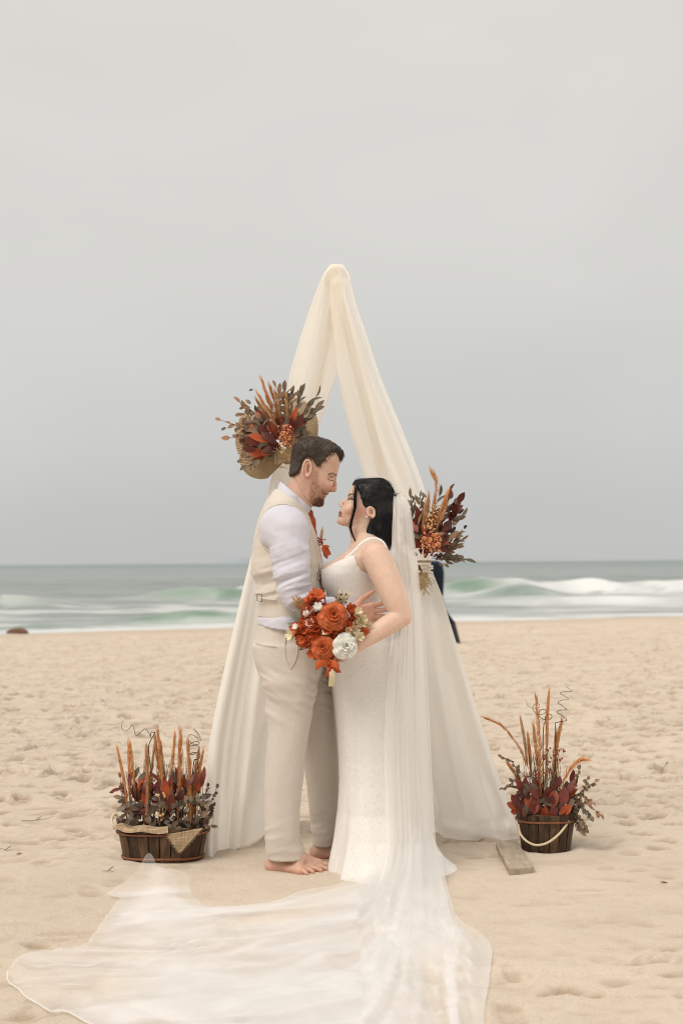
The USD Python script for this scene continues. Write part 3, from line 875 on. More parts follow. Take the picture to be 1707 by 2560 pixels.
def wp(u, v, dy=0.0):
    return W(u, v, YP + dy) + [0, 0, PZ - W(1142, 1590, YP)[2]]


F = Field([wp(960, 1400)[0], YP - 0.45, PZ - 0.05], [wp(1160, 1400)[0], YP + 0.45, PZ + 1.80], 0.014)
F.ell(wp(1062, 1364), (0.090, 0.075, 0.115), 0.02)
F.cone(wp(1066, 1378), wp(1070, 1394), 0.055, 0.06, 0.03)
F.loft([(wp(0, v)[2], wp(a, v)[0], wp(b, v)[0], YP, d) for v, a, b, d in ((1388, 1058, 1094, 0.12), (1397, 1054, 1106, 0.2), (1420, 1056, 1110, 0.19), (1445, 1060, 1109, 0.17), (1475, 1060, 1108, 0.17))], 0.04)
for hip, knee, ank, toe, sy in (((1092, 1472), (1106, 1510), (1131, 1538), (1145, 1586), 0.10), ((1068, 1472), (1010, 1508), (992, 1566), (972, 1586), -0.10)):
    F.chain([wp(*hip, sy), wp(*knee, sy), wp(*ank, sy)], [0.10, 0.07, 0.05], 0.03)
    F.cone(wp(*ank, sy), wp(*toe, sy), 0.05, 0.042, 0.02)
for sx, sy, e, h in ((1078, -0.21, (1066, 1432), (1046, 1455)), (1078, 0.21, (1096, 1434), (1092, 1462))):
    F.chain([wp(sx, 1402, sy), wp(*e, sy * 1.2), wp(*h, sy)], [0.06, 0.045, 0.035], 0.03)
    F.ell(wp(*h, sy), (0.045, 0.03, 0.05), 0.01)
v, f = F.mesh(3)
zt = lambda px: wp(0, px)[2]
c = np.where((v[:, 2] > zt(1389))[:, None], (0.30, 0.19, 0.13), (0.007, 0.014, 0.028))
sho = np.hypot(v[:, 0] - wp(1136, 1566)[0], v[:, 2] - wp(1136, 1566)[2]) < 0.21
c = np.where(sho[:, None], (0.035, 0.04, 0.048), c)
c = np.where((v[:, 2] > wp(0, 1360)[2])[:, None], (0.02, 0.014, 0.01), c)
obj("body", (v, f), "sand_tint_cloth", wk, True, col=c)
# ---------------------------------------------------------------- people: shared shapes
def idw(P, x, z, power=3.0):
    """smooth interpolation of scattered (x, z, value)"""
    P = np.asarray(P, float)
    w = 1 / (((x[..., None] - P[:, 0]) ** 2 + (z[..., None] - P[:, 1]) ** 2) ** (power / 2) + 1e-9)
    return (w * P[:, 2]).sum(-1) / w.sum(-1)


def flatpts(L, Y):
    """pixel points -> (x, z) in the plane at distance Y"""
    q = W([p[0] for p in L], [p[1] for p in L], Y)
    return q[:, [0, 2]]


def profile_solid(F, outline, widths, Y, R, p=2.0, k=0.0, op="add", pad=0.02):
    """a solid symmetric about the plane y = Y whose side view is the outline and whose half width is given by scattered (u, v, width)"""
    O = flatpts(outline, Y)
    wp_ = flatpts([(a, b) for a, b, _ in widths], Y)
    wv = np.column_stack([wp_, [c for _, _, c in widths]])
    wm = max(c for _, _, c in widths)
    lo, hi = np.array([O[:, 0].min(), Y - wm, O[:, 1].min()]), np.array([O[:, 0].max(), Y + wm, O[:, 1].max()])

    def fn(x, y, z):
        X, Zz = np.meshgrid(x.ravel(), z.ravel(), indexing="ij")
        sd = poly_sd(O, x.ravel(), z.ravel())
        sd = ndimage.gaussian_filter(sd, 1.0)
        Rm = R if np.isscalar(R) else idw(np.column_stack([flatpts([(a, b) for a, b, _ in R], Y), [c for _, _, c in R]]), X, Zz)
        t = np.clip(-sd / Rm, 0, 1)
        Wd = idw(wv, X, Zz) * (1 - (1 - t) ** p) ** (1 / p)
        Wd = ndimage.gaussian_filter(Wd, 0.8)
        gx, gz = np.gradient(Wd, F.h)
        cor = 1 / np.sqrt(1 + gx**2 + gz**2)
        ay = np.abs(y - Y)
        ins = (ay - Wd[:, None, :]) * cor[:, None, :]
        out = np.sqrt(np.maximum(sd, 0)[:, None, :] ** 2 + ay**2)
        return np.where((sd < 0)[:, None, :], ins, out)
    F.put(fn, lo, hi, k, op, pad)


def hand(F, wrist, d, s, n, size=1.0, curl=(0.35, 0.5, 0.4), spread=0.10, thumb=(0.75, 0.7, 0.1), curls=None, wr=0.026, kk=0.006):
    """palm and five fingers: d runs from wrist to knuckles, s towards the thumb, n the way the palm faces (fingers close that way)"""
    d, s, n = [np.asarray(q, float) / np.linalg.norm(q) for q in (d, s, n)]
    wrist = np.asarray(wrist, float)
    K = []
    for off, ln in ((0.030, 0.088), (0.010, 0.092), (-0.010, 0.087), (-0.029, 0.078)):
        kp = wrist + (d * ln + s * off) * size
        K.append(kp)
        F.cone(wrist + s * off * 0.45 * size, kp, wr * 0.62, 0.0125 * size, 0.012)
    for a, b in zip(K[:-1], K[1:]):
        F.cone(a, b, 0.0115 * size, 0.0115 * size, 0.008)
        F.cone((a + wrist) / 2, (b + wrist) / 2, 0.014 * size, 0.014 * size, 0.008)
    L = (0.043, 0.047, 0.044, 0.034)
    for i, kp in enumerate(K):
        c = curl if curls is None else curls[i]
        dd = d + s * spread * (1.5 - i)
        ang, p = 0.0, kp
        for j, (fl, r0, r1) in enumerate(((1.0, 0.0105, 0.0092), (0.62, 0.0092, 0.0085), (0.48, 0.0085, 0.0068))):
            ang += c[j]
            v = (dd * math.cos(ang) + n * math.sin(ang))
            v /= np.linalg.norm(v)
            e = p + v * L[i] * fl * size
            F.cone(p, e, r0 * size, r1 * size, kk * 0.6)
            p = e
    b0 = wrist + (d * 0.022 + s * 0.024) * size
    v = d * thumb[0] + s * thumb[1] + n * thumb[2]
    v /= np.linalg.norm(v)
    b1 = b0 + v * 0.042 * size
    v2 = v + d * 0.35 + n * 0.25
    v2 /= np.linalg.norm(v2)
    b2 = b1 + v2 * 0.032 * size
    b3 = b2 + (v2 + d * 0.1) * 0.024 * size
    F.cone(wrist, b0, wr * 0.6, 0.016 * size, 0.01)
    F.cone(b0, b1, 0.016 * size, 0.0115 * size, 0.008)
    F.cone(b1, b2, 0.0115 * size, 0.0098 * size, 0.003)
    F.cone(b2, b3, 0.0098 * size, 0.0075 * size, 0.003)


def ear(F, c, r, tilt, side, Y):
    """an ear on the side (-1 near the camera): rim, bowl, lobe"""
    c = np.asarray(c, float)
    ca, sa = math.cos(tilt), math.sin(tilt)
    ux, uz = np.array([ca, 0, sa]), np.array([-sa, 0, ca])
    o = np.array([0, side, 0.0])
    rt = np.column_stack([ux, np.array([0, 1.0, 0]), uz])
    F.ell(c + o * 0.002, (r[0] * 0.9, 0.010, r[1] * 0.92), 0.004, rot=rt)
    th = np.linspace(-2.2, 2.9, 22)
    P = [c + ux * r[0] * math.sin(t) * (1 if math.sin(t) > 0 else 0.95) * -1 + uz * r[1] * math.cos(t) + o * (0.011 - 0.003 * math.cos(t)) for t in -th]
    F.chain(P, [0.0042] * len(P), 0.003)
    F.ell(c - uz * r[1] * 0.82 + ux * r[0] * 0.15 + o * 0.008, (0.0085, 0.0055, 0.0095), 0.004)
    F.ell(c + uz * r[1] * 0.12 + ux * r[0] * 0.25 + o * 0.014, (r[0] * 0.50, 0.013, r[1] * 0.42), 0.003, "cut", rt)
    F.ell(c - uz * r[1] * 0.22 + ux * r[0] * 0.30 + o * 0.010, (r[0] * 0.38, 0.012, r[1] * 0.30), 0.003, "cut", rt)
    F.ell(c + ux * r[0] * 0.72 - uz * r[1] * 0.2 + o * 0.008, (0.004, 0.006, 0.008), 0.003)


def near_line(L, Y, v, w, soft):
    """mask of the vertices that lie within w of a polyline drawn in the side view"""
    q = flatpts(L, Y)
    ln = shapely.LineString(q)
    d = shapely.distance(ln, shapely.points(v[:, 0], v[:, 2]))
    return 1 - sstep(w - soft, w + soft, d)


def region(L, Y, v, soft):
    p = Polygon(flatpts(L, Y))
    P = shapely.points(v[:, 0], v[:, 2])
    d = shapely.distance(p.exterior, P)
    d = np.where(shapely.contains(p, P), -d, d)
    return 1 - sstep(-soft, soft, d)


def paint(c, m, col):
    return c * (1 - m[:, None]) + np.asarray(col) * m[:, None]


def snap(V, P, lift=0.002):
    """moves points towards the camera side onto the surface whose vertices are V"""
    t = cKDTree(V[:, [0, 2]])
    out = []
    for p in np.asarray(P):
        i = t.query_ball_point(p[[0, 2]], 0.012)
        y = V[i, 1].min() if i else p[1]
        out.append([p[0], y - lift, p[2]])
    return np.array(out)


def creases(x, y, z, seed, sx, sz, tilt=0.0, oct=3):
    """sharp soft-sided cloth folds running mostly along x when sz > sx"""
    X, Yy, Zz = np.broadcast_arrays(x + tilt * z, y, z - tilt * x)
    n = fbm(np.stack([X * sx, Yy * sx * 0.8, Zz * sz], -1), oct, seed)
    return 1 - np.abs(2 * n - 1)


# ---------------------------------------------------------------- the groom
YG = 5.90
groom = thing("person", "man in cream waistcoat and trousers, barefoot, bending towards the woman", "person", (W(740, 2150, YG)[0], YG, 0))
SKIN_M = np.array([0.565, 0.355, 0.262])
SKIN_W = np.array([0.60, 0.375, 0.265])


def g(u, v, dy=0.0):
    return W(u, v, YG + dy)


# head, neck
H = Field([g(690, 1150)[0], YG - 0.12, g(0, 1330)[2]], [g(862, 1150)[0], YG + 0.12, g(0, 1085)[2]], 0.0021)
skull = [(752, 1104), (766, 1098), (785, 1096), (812, 1101), (832, 1113), (845, 1129), (849.5, 1146), (849, 1165), (843.5, 1186), (839, 1194), (834, 1204), (830, 1218), (824, 1228), (821, 1234), (816, 1238), (810, 1244),
         (808, 1252), (804.5, 1260), (798, 1264), (787, 1262.5), (777, 1256), (762, 1242), (748, 1215), (737, 1190), (730, 1160), (735, 1130)]
gw = [(775, 1125, .078), (742, 1160, .072), (825, 1135, .070), (835, 1190, .058), (806, 1200, .067), (775, 1190, .070), (820, 1230, .040), (800, 1236, .052), (778, 1230, .060), (800, 1260, .034), (755, 1225, .060)]
gr = [(770, 1150, .085), (835, 1140, .060), (835, 1195, .050), (820, 1232, .036), (800, 1255, .032), (770, 1220, .05)]
profile_solid(H, skull, gw, YG, gr, 2.15)
# neck
H.cone(g(765, 1195), g(742, 1248), 0.058, 0.060, 0.03)
H.cone(g(742, 1248), g(726, 1285), 0.058, 0.056, 0.02)
H.cone(g(765, 1225), g(748, 1262), 0.040, 0.045, 0.02)
# brow ridge, nose, lips, chin
for sd in (-1, 1):
    H.cone(g(839, 1186, sd * 0.012), g(829, 1186, sd * 0.046), 0.0075, 0.006, 0.010)
    H.ell(g(829.5, 1198, sd * 0.038), (0.017, 0.016, 0.011), 0.008, "cut")
    H.ell(g(826.5, 1198, sd * 0.032), (0.0125, 0.0125, 0.0115), 0.004)
    H.cone(g(834, 1193.5, sd * 0.030), g(822, 1196, sd * 0.043), 0.0042, 0.003, 0.004)
    H.ell(g(829, 1222, sd * 0.012), (0.011, 0.0085, 0.0085), 0.006)
    H.ell(g(818, 1212, sd * 0.040), (0.022, 0.018, 0.018), 0.018)
    ear(H, g(767.5, 1171, sd * 0.070), (0.0175, 0.0345), -0.12, sd, YG)
H.cone(g(836, 1195), g(836.5, 1212), 0.0075, 0.0085, 0.008)
H.cone(g(836.5, 1212), g(834.5, 1222.5), 0.0085, 0.0112, 0.006)
H.ell(g(834.5, 1223.5), (0.0115, 0.010, 0.0105), 0.004)
H.ell(g(828, 1228), (0.0075, 0.006, 0.0045), 0.004)
H.ell(g(815.5, 1234), (0.0098, 0.020, 0.0050), 0.005)
H.ell(g(808.5, 1242), (0.0108, 0.019, 0.0058), 0.004)
H.ell(g(800, 1255), (0.014, 0.020, 0.014), 0.012)
H.cone(g(822, 1238, -0.02), g(807, 1235.5, -0.027), 0.0016, 0.0012, 0.002, "cut")
H.cone(g(822, 1238, 0.02), g(807, 1235.5, 0.027), 0.0016, 0.0012, 0.002, "cut")
H.cone(g(824, 1238.5, -0.02), g(824, 1238.5, 0.02), 0.0018, 0.0018, 0.002, "cut")
hv, hf = H.mesh(2)
c = np.tile(SKIN_M, (len(hv), 1))
c = paint(c, region([(835, 1205), (846, 1222), (838, 1234), (822, 1225), (806, 1222), (812, 1206)], YG, hv, 0.014) * 0.2, (0.58, 0.26, 0.19))
c = paint(c, region([(756, 1145), (782, 1145), (782, 1198), (756, 1198)], YG, hv, 0.010) * 0.2 * (np.abs(hv[:, 1] - YG) > 0.064), (0.60, 0.27, 0.19))
beard = [(789, 1178), (796, 1180), (797, 1200), (795, 1212), (803, 1222), (812, 1226), (826, 1229), (826, 1236), (818, 1237), (808, 1237), (811, 1244), (815, 1258), (803, 1270), (784, 1266), (776, 1252), (774, 1236), (776, 1215), (783, 1195)]
bn = fbm(hv * 160, 3, 3)
bm = region(beard, YG, hv, 0.007) * (0.50 + 0.5 * sstep(0.3, 0.6, bn))
c = paint(c, bm * 0.50, (0.24, 0.095, 0.042))
c = paint(c, region([(786, 1246), (800, 1240), (808, 1248), (812, 1262), (800, 1272), (783, 1264)], YG, hv, 0.006) * 0.45 * (0.5 + bn), (0.10, 0.045, 0.022))
c = paint(c, region([(820, 1232), (822, 1239), (806, 1236)], YG, hv, 0.002) * 0.6, (0.36, 0.12, 0.09))
c = paint(c, near_line([(770, 1160), (772, 1172), (773, 1182)], YG, hv, 0.003, 0.003) * 0.35 * (np.abs(hv[:, 1] - YG) > 0.06), (0.22, 0.085, 0.06))  # shade in the bowl of the ear, painted on
c = paint(c, region([(806, 1238), (816, 1239), (816, 1246), (809, 1245)], YG, hv, 0.002) * 0.8, (0.40, 0.13, 0.105))
c = paint(c, near_line([(805, 1235), (822, 1238.5)], YG, hv, 0.0018, 0.0012) * 0.85, (0.06, 0.02, 0.016))
side = np.abs(hv[:, 1] - YG)
c = paint(c, near_line([(822, 1188), (831, 1185), (840, 1189)], YG, hv, 0.0038, 0.002) * 0.8 * (side > 0.008), (0.075, 0.040, 0.026))
c = paint(c, near_line([(819, 1199), (826, 1203), (834, 1202)], YG, hv, 0.0017, 0.0012) * 0.9 * (side > 0.014), (0.045, 0.022, 0.016))
c = paint(c, near_line([(819, 1193), (828, 1193), (835, 1195)], YG, hv, 0.0015, 0.0015) * 0.4 * (side > 0.014), (0.25, 0.11, 0.075))
# the rest of him, under his clothes: torso, arms, legs, feet, hands
B = Field([g(620, 1300)[0] - 0.02, YG - 0.38, -0.02], [g(990, 1300)[0], YG + 0.36, g(0, 1240)[2]], 0.0068)


def rowsG(L, Yc=YG, dyc=0.0):
    return [(W(0, v, Yc + y)[2] + (CX - (a + b) / 2) * -SR / FPX * Yc * 0, W(a, v, Yc + y)[0], W(b, v, Yc + y)[0], Yc + y, d) for v, a, b, y, d in L]


torso = [(1268, 692, 764, 0, 0.10), (1295, 668, 770, 0, 0.15), (1340, 648, 780, 0, 0.175), (1410, 640, 792, 0, 0.18), (1480, 652, 796, 0, 0.165), (1560, 655, 795, 0, 0.165), (1640, 645, 800, 0, 0.165), (1680, 655, 800, 0, 0.16)]
B.loft(rowsG(torso), 0.02)
for sy in (-1, 1):
    el, wr_, sh = (735, 1487), (835, 1527), (714, 1318)
    B.chain([g(*sh, sy * 0.17), g(*el, sy * 0.235), g(*wr_, sy * 0.185)], [0.058, 0.042, 0.028], 0.02)
yl = -0.12
B.chain([g(722, 1650, -0.09), g(722, 1880, yl), g(706, 2125, -0.09)], [0.085, 0.055, 0.040], 0.03)
B.chain([g(745, 1650, 0.09), g(800, 1900, 0.16), g(808, 2105, 0.20)], [0.085, 0.055, 0.040], 0.03)
bv, bf = B.mesh(2)
# feet
Ff = Field([g(655, 2150)[0], 5.62, -0.01], [g(900, 2150)[0], 6.24, 0.16], 0.0026)
for heel, big, little, ankle in ((G(684, 2163, 0.022), G(826, 2168, 0.012), G(766, 2184, 0.011), g(707, 2120, -0.08)),
                                 (G(795, 2131, 0.022), G(935, 2134, 0.012), G(886, 2146, 0.011), g(812, 2095, 0.20))):
    dvec = (big + little) / 2 - heel
    dvec /= np.linalg.norm(dvec)
    b1, b5 = heel + (big - heel) * 0.78, heel + (little - heel) * 0.80
    b1[2], b5[2] = 0.020, 0.015
    ankle = ankle.copy()
    ank = heel + dvec * 0.045
    ank[2] = 0.085
    Ff.ell(heel, (0.030, 0.030, 0.030), 0.02)
    Ff.cone(heel, ank, 0.032, 0.036, 0.02)
    Ff.cone(ank, ank + [0, 0, 0.06], 0.036, 0.040, 0.02)
    ins = heel + dvec * 0.105
    ins[2] = 0.060
    Ff.cone(ank, ins, 0.032, 0.027, 0.02)
    Ff.cone(ins, b1 + [0, 0, 0.004], 0.027, 0.019, 0.02)
    Ff.cone(ins * [1, 1, 0.8], b5, 0.024, 0.0145, 0.02)
    Ff.cone(heel, b5, 0.024, 0.0145, 0.02)
    Ff.cone(heel, b1, 0.022, 0.018, 0.02)
    Ff.cone(b1, b5, 0.018, 0.014, 0.012)
    for i in range(5):
        t = i / 4.0
        kb = b1 * (1 - t) + b5 * t
        tip = big * (1 - t) + little * t
        bow = dvec * 0.010 * math.sin(np.pi * min(1, t * 1.3))
        tip = tip + bow
        r = [0.0135, 0.0098, 0.0094, 0.0090, 0.0090][i]
        tip[2] = r + 0.001
        mid = kb * 0.4 + tip * 0.6
        mid[2] = r + 0.008
        Ff.cone(kb, mid, r * 1.15, r * 0.95, 0.004)
        Ff.cone(mid, tip, r * 0.95, r * 0.92, 0.0025)
fv, ff = Ff.mesh(1)
# near hand on her waist
Hh = Field([g(820, 1500)[0], YG - 0.26, g(0, 1600)[2]], [g(985, 1500)[0], YG - 0.04, g(0, 1470)[2]], 0.0026)
Hh.cone(g(830, 1527, -0.185), g(872, 1533, -0.185), 0.030, 0.026, 0.01)
hand(Hh, g(872, 1533, -0.185), (1, 0.12, -0.02), (0.05, -0.1, 1), (0.1, 1, 0.05), 1.02, curls=[(0.12, 0.42, 0.35), (0.10, 0.35, 0.35), (0.15, 0.35, 0.3), (0.2, 0.4, 0.3)], spread=0.12, thumb=(0.62, 0.72, 0.12))
av, af = Hh.mesh(1)
allv, allf = cat([(hv, hf), (bv, bf), (fv, ff), (av, af)])
sk = lambda v, m=0.0: SKIN_M * (1 + 0.10 * (fbm(v * 25, 2, 9) - 0.5))[:, None]
fc = sk(fv)
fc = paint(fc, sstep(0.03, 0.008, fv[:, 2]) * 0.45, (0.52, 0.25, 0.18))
ac = paint(sk(av), 0.25 * sstep(0.4, 0.7, fbm(av * 60, 2, 4)), (0.55, 0.24, 0.18))
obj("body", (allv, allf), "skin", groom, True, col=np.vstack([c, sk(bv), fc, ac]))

# eyes
for sd in (-1, 1):
    m = trimesh.creation.icosphere(3, 0.0112)
    obj("eye", (np.array(m.vertices) + g(827.2, 1199.5, sd * 0.0325), m.faces), "eye_white", groom, True)

# hair: a close cap with short locks over it
Hc = Field([g(712, 1150)[0], YG - 0.11, g(0, 1200)[2]], [g(864, 1150)[0], YG + 0.11, g(0, 1080)[2]], 0.0026)
hair_out = [(721, 1187), (725, 1160), (729, 1138), (736, 1114), (745, 1101), (760, 1094), (780, 1091.5), (800, 1093), (818, 1098), (834, 1106), (846, 1115), (855, 1124), (857, 1134), (852, 1145), (848, 1139), (842, 1131), (836, 1129), (828, 1133), (822, 1143), (815, 1153), (803, 1160), (797, 1170), (794, 1166), (787, 1160), (780, 1149), (768, 1145.5), (759, 1153), (755, 1167), (748, 1168), (745, 1180), (737, 1186)]
hwid = [(775, 1125, .0835), (742, 1160, .0775), (825, 1130, .0745), (800, 1160, .0775), (835, 1120, .064), (850, 1125, .045)]
cap_out = [(722, 1190), (725, 1160), (729, 1138), (736, 1114), (745, 1101), (760, 1094), (780, 1091), (800, 1093), (818, 1098), (834, 1106), (846, 1115), (855, 1124), (858, 1134), (852, 1148), (846, 1190), (830, 1215), (760, 1230), (735, 1205)]
profile_solid(Hc, cap_out, hwid, YG, [(775, 1150, .085), (835, 1140, .060), (835, 1195, .050), (770, 1220, .05)], 2.15)
hair_in = [(700, 1180), (700, 1080), (870, 1080), (870, 1136), (856, 1142), (850, 1148), (846, 1141), (838, 1131), (829, 1133), (822, 1143), (814, 1152), (803, 1158), (797, 1168), (793, 1170), (787, 1160), (781, 1149), (769, 1145), (760, 1151), (756, 1166), (751, 1172), (746, 1182), (738, 1188), (720, 1190)]
hcut = poly_sd(flatpts(hair_in, YG), Hc.ax[0], Hc.ax[2])[:, None, :]
a_, b_ = Hc.F, hcut.astype(np.float32)
Hc.F = np.maximum(a_, b_) + np.maximum(0.012 - np.abs(a_ - b_), 0) ** 2 / 0.048
xg = [(721, 1187), (850, 1130)]
cv_, cf_ = Hc.mesh(1)
nz = fbm(cv_ * [60, 60, 60], 3, 8) - 0.5
cen = g(775, 1150)
dirv = cv_ - cen
dirv /= np.linalg.norm(dirv, axis=1, keepdims=True)
cv_ = cv_ + dirv * nz[:, None] * 0.006
hair = obj("hair", (cv_, cf_), "brown_hair", groom, True)
rh = np.random.default_rng(12)
L, wd = [], []
for i in rh.choice(len(cv_), 5200):
    p = cv_[i]
    d = dirv[i]
    crown = g(748, 1112)
    flow = p - crown
    flow = flow - d * (flow @ d)
    flow /= np.linalg.norm(flow) + 1e-6
    up = 0.35 + 0.5 * float(p[0] > g(815, 0)[0])
    ln = rh.uniform(0.010, 0.018)
    dr = flow + d * up * 0.40 + rh.normal(0, 0.20, 3)
    L.append(smooth_path([p - d * 0.003, p + dr * ln * 0.5, p + dr * ln * 0.9 + flow * ln * 0.25 - d * 0.004], 5))
    wd.append(np.linspace(0.0013, 0.0005, 5))
curves("locks", L, wd, "brown_hair", hair)
# beard stubble
ok = np.where(region(beard, YG, hv, 0.002) * (hv[:, 2] < g(0, 1206)[2]) * ~((hv[:, 0] > g(805, 0)[0]) & (hv[:, 2] > g(0, 1246)[2])) * sstep(0.35, 0.6, fbm(hv * 90, 2, 15)) > 0.5)[0]
ch = np.where(region([(784, 1248), (800, 1242), (808, 1249), (812, 1262), (800, 1272), (783, 1264)], YG, hv, 0.002) > 0.5)[0]
L, wd = [], []
cenf = g(785, 1215)
for i in np.concatenate([rh.choice(ok, 500), rh.choice(ch, 600)]):
    p = hv[i]
    d = p - cenf
    d /= np.linalg.norm(d)
    q = d * 0.7 + np.array([0.25, 0, -0.6]) + rh.normal(0, 0.25, 3)
    L.append(np.array([p - d * 0.001, p + q * 0.0025, p + q * 0.004 + [0, 0, -0.001]]))
    wd.append([0.0008, 0.0006, 0.0003])
obj_b = curves("beard", L, wd, "beard_hair", groom)

# waistcoat
Vf = Field([g(615, 1300)[0], YG - 0.30, g(0, 1580)[2]], [g(822, 1300)[0], YG + 0.27, g(0, 1205)[2]], 0.0045)
vest = [(1214, 694, 752, 0, 0.055), (1228, 688, 764, 0, 0.085), (1245, 676, 756, 0, 0.135), (1262, 664, 762, 0, 0.165), (1285, 654, 768, 0, 0.185), (1310, 645, 777, 0, 0.20), (1340, 638, 788, 0, 0.205), (1369, 633, 798, 0, 0.205), (1410, 630, 805, 0, 0.20), (1440, 634, 803, 0, 0.195), (1462, 641, 801, 0, 0.19), (1485, 643, 806, 0, 0.188), (1512, 646, 806, 0, 0.19), (1545, 647, 803, 0, 0.195), (1572, 646, 803, 0, 0.198)]
zw = g(0, 1462)[2]
Vf.loft(rowsG(vest), 0.0, p=2.2, wr=lambda x, y, z: -0.016 * np.exp(-((z - zw) / 0.085) ** 2) * (creases(x, y, z, 4, 3.5, 15, 0.25) - 0.62) * 2 - 0.008 * (creases(x, y, z, 6, 4, 6, -0.8) - 0.6))
sl = lambda x: np.interp(x, [g(646, 0)[0], g(732, 0)[0], g(810, 0)[0]], [g(0, 1545)[2], g(0, 1556)[2], g(0, 1560)[2]])
Vf.put(lambda x, y, z: sl(x) - z + 0 * y, [-9, -9, -9], [9, 9, 9], 0, "and")
# the open neck of the waistcoat and its armholes
Vf.ell(g(706, 1324, -0.235), (0.100, 0.080, 0.105), 0.006, "cut")
Vf.ell(g(706, 1324, 0.235), (0.100, 0.080, 0.105), 0.006, "cut")
ck = lambda x: np.interp(x, [g(640, 0)[0], g(692, 0)[0], g(768, 0)[0], g(830, 0)[0]], [g(0, 1214)[2], g(0, 1232)[2], g(0, 1287)[2], g(0, 1345)[2]])
Vf.put(lambda x, y, z: (z - ck(x)) * 0.8 + 0 * y, [-9, -9, -9], [9, 9, 9], 0, "and")
vv, vf = Vf.mesh(1)
waist = obj("waistcoat", (vv, vf), "linen_vest", groom, True)
P = snap(vv, smooth_path([g(646, 1492, -0.1), g(660, 1496, -0.15), g(690, 1500, -0.18)], 8), 0.003)
obj("back_strap", tube(P, 0.004, 6), "linen_vest", waist)
bk_ = np.array([g(648, 1483), g(661, 1485), g(659, 1502), g(647, 1500), g(648, 1483)])
obj("buckle", tube(snap(vv, bk_, 0.006), 0.0016, 6), "dark_metal", waist)
obj("front_seam", tube(snap(vv, smooth_path([g(781, 1322), g(795, 1369), g(801, 1412), g(797, 1450), g(800, 1480)], 14), 0.0005), 0.002, 5), "linen_vest", waist)
# armhole edge
th = np.linspace(0, 2 * np.pi, 40)
P = snap(vv, np.array([g(706 + 62 * math.cos(t), 1324 - 65 * math.sin(t), -0.2) for t in th]), 0.001)
P[:, 1] = ndimage.gaussian_filter1d(P[:, 1], 1.5, mode="wrap")
obj("armhole_piping", tube(P, 0.0022, 5), "linen_vest", waist)

# shirt: yoke, sleeves, collar, tail
S = Field([g(615, 1300)[0], YG - 0.33, g(0, 1600)[2]], [g(905, 1300)[0], YG + 0.33, g(0, 1205)[2]], 0.0045)
S.loft(rowsG([(v, a + 7, b - 6, y, d - 0.012) for v, a, b, y, d in vest[2:]]), 0.0)
S.loft(rowsG([(1520, 655, 795, 0, 0.175), (1540, 652, 798, 0, 0.185), (1549, 645, 805, 0, 0.206), (1575, 642, 808, 0, 0.212), (1595, 642, 808, 0, 0.212)]), 0.01, wr=lambda x, y, z: -0.002 * (creases(x, y, z, 14, 9, 6) - 0.6))
sl2 = lambda x: np.interp(x, [g(646, 0)[0], g(732, 0)[0], g(810, 0)[0]], [g(0, 1565)[2], g(0, 1579)[2], g(0, 1583)[2]])
S.put(lambda x, y, z: sl2(x) - z + 0 * y, [-9, -9, -9], [9, 9, 9], 0, "and")
for sy in (-1, 1):
    S.ell(g(708, 1322, sy * 0.170), (0.096, 0.070, 0.098), 0.012)
    S.chain([g(717, 1330, sy * 0.19), g(726, 1390, sy * 0.215), g(729, 1435, sy * 0.23), g(736, 1485, sy * 0.24)], [0.076, 0.064, 0.058, 0.056], 0.03)
    S.chain([g(737, 1488, sy * 0.24), g(770, 1503, sy * 0.225), g(815, 1520, sy * 0.195), g(842, 1528, sy * 0.185)], [0.056, 0.049, 0.040, 0.036], 0.02)
    S.cone(g(835, 1527, sy * 0.187), g(862, 1532, sy * 0.185), 0.037, 0.035, 0.006)
Xs, Ys, Zs = np.meshgrid(*S.ax, indexing="ij")
ze = g(0, 1475)[2]
msk = np.exp(-((Zs - ze) / 0.12) ** 2) * (np.abs(Ys - YG) > 0.10)
msk2 = np.exp(-((Zs - g(0, 1375)[2]) / 0.13) ** 2) * (np.abs(Ys - YG) > 0.12)
dsp = np.zeros_like(S.F)
nb = np.abs(S.F) < 0.03
q = np.stack([Xs[nb], Ys[nb], Zs[nb]], -1)
cr = lambda q, sx, sz, t, sd: 1 - np.abs(2 * fbm(np.stack([(q[:, 0] + t * q[:, 2]) * sx, q[:, 1] * sx * 0.7, (q[:, 2] - t * q[:, 0]) * sz], -1), 3, sd) - 1)
dsp[nb] = 0.034 * msk[nb] * (cr(q, 5, 26, 0.35, 33) - 0.66) + 0.020 * msk2[nb] * (cr(q, 9, 6, 0.3, 35) - 0.6) + 0.004 * (cr(q, 10, 10, -0.4, 37) - 0.6) * (np.abs(q[:, 1] - YG) > 0.12)
S.F -= dsp.astype(np.float32)
sv, sf = S.mesh(2)
shirt = obj("shirt", (sv, sf), "white_shirt", groom, True)
# collar: a band that leans forward with the neck
n = 48
th = np.linspace(0.18, 2 * np.pi - 0.18, n)


def ring(front, back, b, lift=0.0):
    f_, k_ = g(*front), g(*back)
    c_ = (f_ + k_) / 2
    return np.stack([c_ + (f_ - k_) / 2 * math.cos(t) + np.array([0, -b * math.sin(t), lift * math.cos(2 * t)]) for t in th])


V = np.stack([ring((774, 1267), (702, 1205), 0.064), ring((778, 1271), (699, 1208), 0.073), ring((775, 1280), (694, 1222), 0.083), ring((770, 1292), (686, 1240), 0.098)])
V[3, :6, 0] -= 0.004
obj("collar", solid_sheet(V, 0.003), "white_shirt", shirt, 50)
